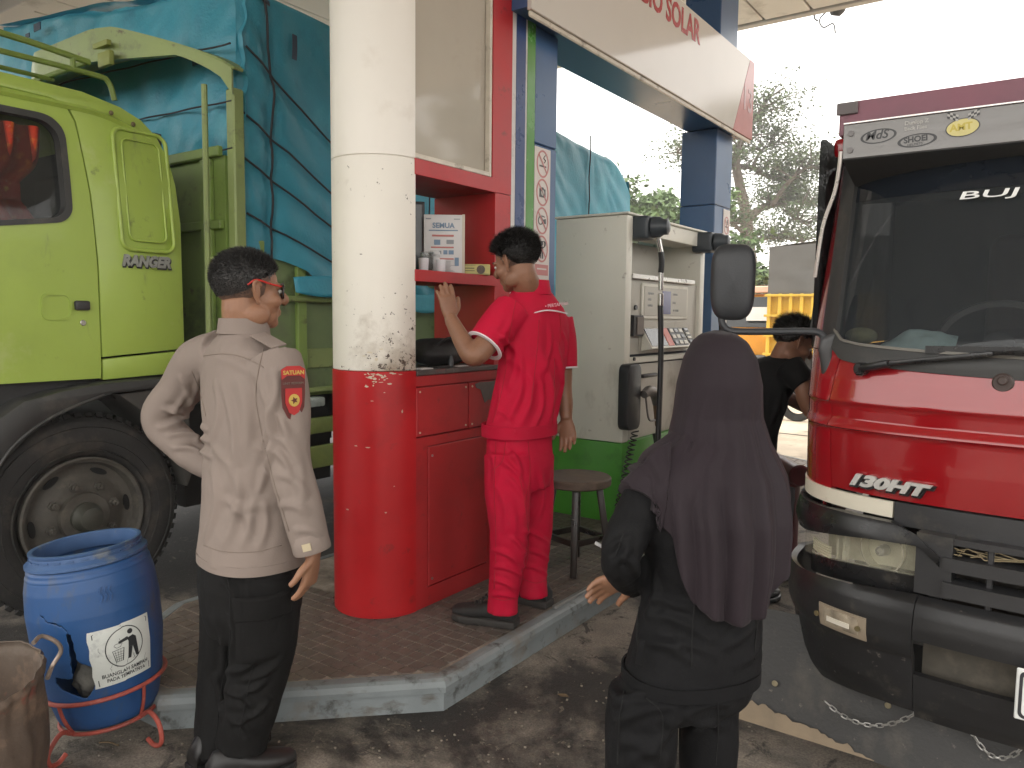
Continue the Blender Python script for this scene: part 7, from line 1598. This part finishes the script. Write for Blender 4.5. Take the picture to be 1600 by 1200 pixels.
tb_.tube([A(832, 710, 3.46), A(834, 770, 3.46), A(836, 820, 3.46), A(835, 870, 3.46), A(834, 910, 3.46), A(834, 931, 3.46)], [.098, .088, .075, .068, .062, .064], 30, sub=8)
me = fuse(tb_, .007, 4)
st_ = [(A(790, 700, 3.14), A(815, 740, 3.16), .014, .012), (A(785, 720, 3.14), A(820, 765, 3.18), .014, .012), (A(795, 745, 3.14), A(822, 800, 3.18), .016, .011), (A(775, 760, 3.16), A(790, 830, 3.14), .018, .009), (A(770, 860, 3.18), A(810, 880, 3.16), .012, .011), (A(772, 885, 3.18), A(815, 900, 3.18), .012, .011), (A(768, 905, 3.20), A(805, 922, 3.20), .011, .011), (A(800, 840, 3.15), A(822, 870, 3.18), .012, .010), (A(770, 930, 3.22), A(805, 935, 3.21), .009, .010), (A(820, 830, 3.38), A(858, 850, 3.38), .012, .010), (A(820, 860, 3.38), A(858, 875, 3.38), .011, .010), (A(818, 885, 3.39), A(856, 898, 3.39), .010, .011), (A(790, 770, 3.14), A(800, 850, 3.14), .018, .007), (A(845, 740, 3.34), A(835, 820, 3.36), .016, .009), (A(765, 700, 3.2), A(770, 760, 3.2), .014, .008)]
folds(me, st_, .008, 9, (1, 1, .6), 5.5); put(me, 'trousers', redu, at)
rs_ = M('red_seam', (.34, .005, .016), .85)
for sp_px in ([(775, 690), (772, 760), (775, 840), (772, 920)], [(825, 690), (828, 740), (820, 790)], [(790, 690), (785, 720), (770, 735)], [(812, 745), (822, 800), (826, 860), (812, 920)], [(768, 932), (785, 938), (806, 934)], [(818, 905), (838, 911), (856, 905)]): seam(at, 'trousers', sp_px, rs_, .0018)
for sp_px in ([(806, 470), (800, 500), (793, 540), (790, 570)], [(872, 478), (876, 510), (874, 540)], [(792, 570), (782, 620), (770, 660)], [(866, 560), (866, 620), (862, 670)], [(842, 500), (838, 560), (828, 640)]): seam(at, 'shirt', sp_px, rs_, .0016)
canvas = M('black_canvas_shoe', (.020, .019, .018), .7, var=.3, scale=14, dirt=[((.06, .05, .045), .3, 8)]); dsole = M('dark_sole', (.035, .031, .028), .7, var=.25, scale=12)
d1 = cam_dir(-.93, .36)
hp_ = A(806, 986, 3.20); hp_.z = IZ+.002; hp_ = Vector((*(CAMP+(FW+RT*((806-800)/1200)+UP*((600-981)/1200))*((IZ-HCAM)/((FW+RT*((806-800)/1200)+UP*((600-981)/1200)).z)))[:2], IZ+.002)); s1_ = shoe(at, hp_, d1, .30, .108, canvas, dsole, .105, .026)
rr_ = FW+RT*((858-800)/1200)+UP*((600-950)/1200); hp2 = CAMP+rr_*((IZ-HCAM)/rr_.z); hp2.z = IZ+.002; s2_ = shoe(at, hp2, cam_dir(-.85, .52), .29, .104, canvas, dsole, .105, .026)
for sh_, h0 in ((s1_, hp_), (s2_, hp2)):
    q = MB(); c_ = h0+d1*.15+ZU*.108; sd_ = Vector((d1.y, -d1.x, 0))
    for k in range(4): q.tube([c_+d1*(.02*k)-sd_*.022-ZU*(.010*k+.006), c_+d1*(.02*k)+ZU*(.004-.010*k), c_+d1*(.02*k)+sd_*.022-ZU*(.010*k+.006)], .0035, 6, sub=3)
    q.tube([c_, c_+sd_*.02+ZU*.014, c_+sd_*.035-ZU*.006], .003, 6, sub=3); q.tube([c_, c_-sd_*.02+ZU*.014, c_-sd_*.035-ZU*.008], .003, 6, sub=3); q.build('lace', canvas, sh_)
bb = MB(); hs2 = .98; hc2 = A(806, 411, 3.30); hf2 = cam_dir(-.80, .54, -.28)
La, hm = head(bb, hc2, hf2, cam_dir(-.22, .1, 1), hs2, A(829, 462, 3.36), .060)
rings(bb, [(A(829, 456), .06, .06, lat_a, fa), (A(836, 500), .15, .07, lat_a, fa), (A(828, 600), .12, .08, lat_a, fa), (A(814, 720), .12, .08, lat_a, fa)], 4, 24)
lw = A(704, 497, 3.20)
bb.tube([A(795, 495, 3.26), A(760, 537, 3.15), A(740, 556, 3.12), A(724, 535, 3.15), lw], [.055, .050, .044, .040, .028], 18, sub=6)
rw_ = A(885, 655, 3.45)
bb.tube([A(870, 505, 3.46), A(879, 575, 3.47), A(880, 605, 3.47), A(883, 630, 3.46), rw_], [.052, .044, .040, .036, .026], 18, sub=6)
for (a, k_, e_) in ((A(793, 710, 3.28), A(796, 825, 3.25), A(786, 950, 3.28)), (A(836, 710, 3.46), A(840, 820, 3.46), A(837, 925, 3.46))): bb.tube([a, k_, e_], [.07, .05, .036], 14, sub=4)
hand(bb, lw, cam_dir(-.18, .10, 1), cam_dir(-.75, .65, 0), cam_dir(.75, .55, .1), 1.0, (.12, .14, .18, .22), .06, .2)
hand(bb, rw_, cam_dir(.10, -.05, -1), cam_dir(-.25, -.95, 0), cam_dir(-.9, .3, 0), 1.0, (.25, .40, .50, .58), .06)
me = fuse(bb, .0045, 3); put(me, 'body', skin_d, at)
hlA = lambda y: float(np.interp(y, [-.115, -.075, -.04, -.012, .01, .03, .06, .095], [-.060, -.052, -.022, .014, .026, .040, .058, .082]))
hlAs = lambda y: float(np.interp(y, [-.115, -.075, -.04, -.012, .012, .03, .06, .095], [-.092, -.086, -.056, -.018, -.03, .030, .056, .080]))
hair(La, at, hs2, hair_s, hlAs, lambda p: .0018, 900, 6)
hair(La, at, hs2, hair_m, hlA, lambda p: .003+.024*max(0, min(1, (p[2]+.02)/.10)), 13000, 5)
eyes(La, at, hs2)

# ------------------------------------------------------------------ woman in grey-plum headscarf and black work suit
scarf = M('plum_grey_scarf', (.019, .0125, .0165), .75, spec=.25, var=.08, scale=4, bump=.06, bscale=260, sheen=.04)
suit = M('black_work_suit', (.0045, .0045, .0052), .8, spec=.22, var=.2, scale=5, bump=.15, bscale=200, weave=.2)
wm = thing('person', 'person in plum grey headscarf and black work suit seen from behind', 'person', (-.66, 1.70, 0))
fw_ = cam_dir(-.30, .95); lw_ = Vector((fw_.y, -fw_.x, 0))
W = lambda px, py, d=1.76: P(px, py, d)
sb = MB(); R_ = []
for (px, py, hw, hd) in ((1112, 668, .055, .055), (1112, 690, .10, .075), (1110, 715, .150, .09), (1108, 760, .172, .105), (1104, 830, .152, .108), (1100, 900, .140, .104), (1096, 950, .144, .110), (1088, 1005, .152, .116), (1080, 1040, .156, .120), (1078, 1052, .154, .118)):
    R_.append((W(px, py), hw, hd, lw_, fw_))
rings(sb, R_, 6, 48)
sb.tube([W(1022, 755, 1.74), W(992, 812, 1.70), W(972, 864, 1.67), W(975, 890, 1.74), W(990, 908, 1.86)], [.060, .050, .046, .044, .038], 26, sub=8)
sb.tube([W(1200, 760, 1.84), W(1200, 815, 1.84), W(1192, 880, 1.84), W(1170, 905, 1.95), W(1120, 915, 2.0)], [.062, .054, .050, .046, .042], 26, sub=8)
me = fuse(sb, .0055, 4)
st_ = [(W(1005, 935, 1.64), W(1100, 975, 1.62), .012, .006), (W(1010, 960, 1.64), W(1110, 1000, 1.62), .014, .007), (W(1185, 900, 1.70), W(1110, 960, 1.64), .014, .007), (W(1190, 960, 1.70), W(1130, 1010, 1.66), .014, .007), (W(1000, 1000, 1.64), W(1080, 1035, 1.62), .014, .006), (W(980, 850, 1.62), W(960, 885, 1.62), .012, .006), (W(975, 870, 1.62), W(1000, 900, 1.64), .012, .007), (W(1195, 1000, 1.72), W(1150, 1040, 1.66), .014, .006), (W(1020, 900, 1.66), W(1010, 960, 1.65), .014, .006), (W(1040, 950, 1.7), W(1150, 965, 1.7), .012, .005), (W(1020, 1010, 1.7), W(1120, 1025, 1.7), .012, .005), (W(1130, 985, 1.7), W(1185, 960, 1.7), .010, .006), (W(960, 880, 1.7), W(985, 860, 1.7), .010, .006), (W(950, 860, 1.7), W(985, 840, 1.7), .010, .005), (W(1060, 970, 1.7), W(1050, 1035, 1.7), .014, .005)]
folds(me, st_, .0075, 10, (1, 1, 1.1), 2.2); jk_a, _n = coords(me); jk_bv = BVHTree.FromPolygons([tuple(v) for v in jk_a], [tuple(p.vertices) for p in me.polygons]); put(me, 'jacket', suit, wm)
q = MB(); q.bar(W(1003, 1000, 1.652), W(997, 1038, 1.650), .012, .005, up=tuple(-FH), bev=.001); q.build('side_vent_tab', suit, wm)
q = MB(); q.grid(lambda u, v: (lambda c, a: c+lw_*(.160*math.copysign(abs(math.cos(a))**(2/2.3), math.cos(a)))+fw_*(.124*math.copysign(abs(math.sin(a))**(2/2.3), math.sin(a)))+ZU*(-.012+.03*v))(W(1079, 1049), 2*PI*u), 60, 4, cu=True, thick=.005); q.build('jacket_hem', suit, wm, 60)
tb_ = MB(); R_ = [(W(1080, 1035), .142, .106, lw_, fw_), (W(1074, 1060), .158, .114, lw_, fw_), (W(1066, 1088), .154, .110, lw_, fw_), (W(1066, 1108), .11, .09, lw_, fw_)]
rings(tb_, R_, 4, 36)
def wleg(px, d, lx):
    h_ = W(px, 1075, d); g_ = Vector((h_.x, h_.y, 0))+lw_*lx
    return [h_, h_.lerp(g_, .25), h_.lerp(g_, .5)+fw_*.015, h_.lerp(g_, .75), h_.lerp(g_, .93), h_.lerp(g_, .97)], g_
for (px, d, lx, rr) in ((1008, 1.73, -.030, .083), (1108, 1.80, .030, .070)):
    lp, g_ = wleg(px, d, lx); tb_.tube(lp, [rr, rr*.97, rr*.86, rr*.78, rr*.74, rr*.74], 28, sub=8); shoe(wm, g_-fw_*.08, fw_+lw_*(.2 if lx > 0 else -.2), .25, .09, shoe_b, blk2)
me = fuse(tb_, .006, 4)
st_ = [(W(960, 1100, 1.64), W(1060, 1085, 1.62), .014, .008), (W(965, 1130, 1.64), W(1055, 1105, 1.62), .014, .008), (W(1060, 1110, 1.64), W(990, 1190, 1.64), .016, .009), (W(1075, 1120, 1.66), W(1140, 1100, 1.68), .013, .008), (W(1070, 1150, 1.66), W(1140, 1135, 1.70), .014, .008), (W(970, 1160, 1.66), W(1040, 1190, 1.64), .016, .008)]
folds(me, st_, .009, 10, (1, 1, .6), 7.7); put(me, 'trousers', suit, wm)
bs2 = M('black_seam', (.004, .004, .004), .9)
for sp_px in ([(1000, 940), (996, 990), (1002, 1040)], [(1085, 940), (1082, 990), (1080, 1040)], [(1180, 900), (1182, 960), (1178, 1030)], [(975, 830), (962, 870)]): seam(wm, 'jacket', sp_px, bs2)
for sp_px in ([(975, 1080), (968, 1130), (965, 1195)], [(1075, 1060), (1070, 1095)], [(1010, 1090), (1035, 1120), (1030, 1190)], [(1120, 1080), (1122, 1140), (1118, 1195)]): seam(wm, 'trousers', sp_px, bs2)
bb = MB(); hcw = W(1124, 585, 1.80); hfw = cam_dir(-.25, .96, -.08)
Lw, hm = head(bb, hcw, hfw, ZU, .86, W(1113, 690, 1.78), .056)
rings(bb, [(W(1112, 685), .05, .05, lw_, fw_), (W(1110, 740), .12, .06, lw_, fw_), (W(1100, 900), .10, .07, lw_, fw_), (W(1075, 1100), .11, .07, lw_, fw_)], 4, 24)
for (px, d, lx) in ((1008, 1.73, -.030), (1108, 1.80, .030)): lp, g_ = wleg(px, d, lx); bb.tube([lp[1], lp[2], g_+ZU*.08], [.05, .045, .032], 14, sub=4)
bb.tube([W(1022, 755, 1.74), W(992, 812, 1.70), W(973, 864, 1.675), W(977, 890, 1.74), W(986, 905, 1.82)], [.036, .030, .028, .026, .024], 14, sub=5)
hand(bb, W(984, 906, 1.80), cam_dir(-.55, .45, -.30), cam_dir(.1, -.75, -.5), cam_dir(.3, .5, -.6), .86, (.3, .35, .4, .45), .10)
bb.tube([W(1200, 760, 1.84), W(1192, 880, 1.84), W(1120, 915, 2.0)], [.04, .032, .026], 14, sub=5)
hand(bb, W(1110, 912, 2.0), cam_dir(-.9, .1, 0), cam_dir(0, -1, 0), cam_dir(0, .1, 1), .86)
me = fuse(bb, .0042, 3); put(me, 'body', skin_m, wm); eyes(Lw, wm, .86)
# headscarf: rings from the crown to the hem, folds fanning out
Lft = [(518, 1118), (523, 1098), (535, 1085), (560, 1072), (600, 1061), (650, 1053), (690, 1044), (715, 1012), (740, 1000), (770, 992), (820, 1000), (870, 1006), (905, 1010), (935, 1014)]
Rgt = [(518, 1126), (523, 1147), (535, 1163), (560, 1177), (600, 1186), (650, 1189), (690, 1202), (715, 1216), (740, 1227), (770, 1231), (820, 1228), (870, 1222), (905, 1216), (935, 1212)]
DepH = [(518, .02), (523, .055), (535, .080), (560, .098), (600, .104), (650, .092), (690, .105), (740, .145), (800, .165), (870, .165), (935, .155)]
def itp(tab, y): return float(np.interp(y, [t[0] for t in tab], [t[1] for t in tab]))
def hem_y(a): # a: 0 right, pi/2 away, pi left, 3pi/2 towards the camera; where the cloth ends
    back = max(0, -math.sin(a)); c = math.cos(a)
    if c > 0: return float(np.interp(back, [0, .41, .75, .94, 1], [775, 830, 890, 929, 935]))
    return float(np.interp(back, [0, .45, .66, .74, .80, 1], [770, 792, 815, 880, 908, 935]))
def scarf_pt(a, t):
    y = 518+(hem_y(a)-518)*t; L0, R0 = itp(Lft, y), itp(Rgt, y); cx = (L0+R0)/2; hw = (R0-L0)/2*1.77/1200; hd = itp(DepH, y); c, s_ = math.cos(a), math.sin(a)
    g = max(0, (y-600)/330); rr = 1.
    ph = a*1.0
    fold_ = 0.
    for (a0, w_, amp) in ((4.02, .08, .026), (4.18, .05, -.014), (4.38, .05, .024), (4.55, .06, -.020), (4.72, .08, .014), (4.92, .06, -.016), (5.06, .05, .018), (5.28, .08, -.018), (5.48, .06, .022), (5.80, .1, -.012), (3.70, .09, .020), (3.45, .08, -.016)):
        fold_ += amp*math.exp(-((a-a0-.10*g*(a0-4.7))/w_)**2)
    fold_ *= min(1, g*1.5)*.72*(1+.5*noise.noise(Vector((a*2.2, y*.008, 3)))); fold_ += .006*g*noise.noise(Vector((c*2.2, s_*2.2, y*.006)))
    base = P(cx, y, 1.77); lat = (RH*.97+FH*.10).normalized(); dp = Vector((-lat.y, lat.x, 0))
    return base+lat*((hw+fold_*.6)*c)+dp*((hd+fold_)*s_)
def clear(p, gap):
    "keep cloth outside the jacket"
    co, no, _i, ds = jk_bv.find_nearest(p)
    sd_ = (p-co).dot(no)
    if sd_ < gap and ds < .12: p = p+no*(gap-sd_)
    return p
def scf(u, v):
    a = (PI*.02+u*2*PI) % (2*PI); p = scarf_pt(a, v**.9)
    for _k in range(2): p = clear(p, .010+.008*max(0, noise.noise(Vector((a*5, v*2, 0)))))
    return p
q = MB(); q.grid(scf, 200, 90, cu=True, thick=.0025); q.build('headscarf', scarf, wm, 180)
# second layer of the scarf lying over the left shoulder
ly = [((1050, 655), (1046, 690), (1030, 705)), ((1036, 712), (1030, 745), (1022, 770))]
def lay(u, v):
    top = (float(np.interp(u, [0, .35, .7, 1], [1047, 1022, 1001, 991])), float(np.interp(u, [0, .35, .7, 1], [690, 702, 728, 768]))); bot = (float(np.interp(u, [0, .5, 1], [1046, 1042, 991.5])), float(np.interp(u, [0, .3, .6, 1], [770, 826, 812, 769])))
    p2 = (top[0]+(bot[0]-top[0])*v, top[1]+(bot[1]-top[1])*v); return clear(P(p2[0], p2[1], 1.665+.05*u-.022*math.sin(v*PI)+.006*math.sin(u*9+v*4)), .016)
q = MB(); q.grid(lay, 30, 24, thick=.0025); q.build('scarf_shoulder_layer', scarf, wm, 180)
q = MB(); q.tube([W(930, 848, 1.70), W(952, 860, 1.70)], .0042, 8); tg = q.build('pen', M('pen_grey', (.45, .45, .45), .3), loc=tuple(W(940, 854, 1.70))); tag(tg, 'grey pen tip sticking out beside the elbow of the person in the headscarf', 'pen')

# ------------------------------------------------------------------ man in black t-shirt leaning to the red lorry
tee = M('black_cotton_tee', (.006, .006, .0065), .85, spec=.2, var=.2, scale=6, bump=.2, bscale=200)
bn = thing('person', 'person in black t-shirt bending towards the red lorry beyond the headscarf', 'person', (-1.40, 4.05, 0))
fb = cam_dir(.80, .60); lb_ = Vector((fb.y, -fb.x, 0)); N_ = lambda px, py, d=4.0: P(px, py, d)
sb = MB(); rings(sb, [(N_(1222, 556), .06, .06, lb_, fb), (N_(1216, 564), .12, .09, lb_, fb), (N_(1206, 582), .165, .105, lb_, fb), (N_(1186, 625), .15, .115, lb_, fb), (N_(1173, 670), .145, .115, lb_, fb), (N_(1166, 715), .15, .118, lb_, fb)], 5, 36)
sb.tube([N_(1232, 572, 3.86), N_(1245, 588, 3.82), N_(1256, 600, 3.80)], [.075, .07, .068], 24, sub=6); sb.tube([N_(1205, 575, 4.18), N_(1215, 600, 4.25), N_(1225, 615, 4.28)], [.075, .07, .066], 24, sub=6)
me = fuse(sb, .008, 4); folds(me, [(N_(1215, 590, 3.85), N_(1205, 660, 3.87), .02, .01), (N_(1225, 600, 3.82), N_(1212, 690, 3.86), .02, .01)], .006, 8, (1, 1, .5), 1.0); put(me, 't_shirt', tee, bn)
tb_ = MB(); rings(tb_, [(N_(1166, 705), .14, .108, lb_, fb), (N_(1164, 740), .15, .118, lb_, fb), (N_(1164, 780), .13, .105, lb_, fb)], 4, 30)
for s_ in (-1, 1):
    h_ = N_(1164, 745)+lb_*.08*s_; g_ = Vector((h_.x, h_.y, .09)); tb_.tube([h_, h_.lerp(g_, .5)+fb*.03, g_], [.10, .078, .062], 24, sub=8); gg = Vector((h_.x, h_.y, .0)); shoe(bn, gg-fb*.07, fb, .27, .1, shoe_b, blk2)
me = fuse(tb_, .009, 4); folds(me, [], .006, 9, (1, 1, .5), 4.); put(me, 'trousers', blackt, bn)
bb = MB(); hcb = N_(1240, 536, 3.97); hfb = cam_dir(.88, .02, -.47)
Lb, hm = head(bb, hcb, hfb, cam_dir(.45, .1, .85), .98, N_(1219, 568), .058)
rings(bb, [(N_(1219, 564), .06, .06, lb_, fb), (N_(1206, 585), .12, .07, lb_, fb), (N_(1168, 700), .10, .08, lb_, fb)], 4, 20)
bb.tube([N_(1232, 572, 3.86), N_(1254, 604, 3.80), N_(1258, 622, 3.79), N_(1266, 642, 3.80), N_(1280, 662, 3.82)], [.05, .045, .042, .036, .027], 16, sub=5)
hand(bb, N_(1280, 662, 3.82), cam_dir(.7, .2, -.6), cam_dir(0, .5, -.6), cam_dir(.1, .8, .3), 1., (.3, .4, .4, .4))
bb.tube([N_(1205, 575, 4.18), N_(1225, 615, 4.28), N_(1262, 640, 4.25)], [.05, .042, .028], 16, sub=5); hand(bb, N_(1262, 640, 4.25), cam_dir(.9, 0, -.3), cam_dir(0, -.3, -1), cam_dir(0, .9, 0), 1.)
for s_ in (-1, 1): h_ = N_(1164, 745)+lb_*.08*s_; bb.tube([h_, Vector((h_.x, h_.y, .08))], [.06, .035], 12)
me = fuse(bb, .005, 3); put(me, 'body', skin_d, bn)
hlB = lambda y: float(np.interp(y, [-.115, -.075, -.04, -.012, .01, .03, .06, .095], [-.055, -.050, -.020, .012, .022, .040, .058, .078]))
hair(Lb, bn, .98, hair_m, hlB, lambda p: .012+.02*max(0, min(1, (p[2])/.08)), 7000, 8); eyes(Lb, bn, .98)
# ================================================================== humid air
hz_ = MB(); hz_.box(-160, 160, -160, 160, -1.0, 22.0)
hzm = bpy.data.materials.new('humid_air'); hzm.use_nodes = True; hn = hzm.node_tree; hn.nodes.clear()
pv = hn.nodes.new('ShaderNodeVolumePrincipled'); pv.inputs['Color'].default_value = (.93, .92, .90, 1); pv.inputs['Density'].default_value = .0042; pv.inputs['Anisotropy'].default_value = .3
ho_ = hn.nodes.new('ShaderNodeOutputMaterial'); hn.links.new(pv.outputs[0], ho_.inputs['Volume'])
struct(hz_.build('haze', hzm, smooth=0), 'stuff')
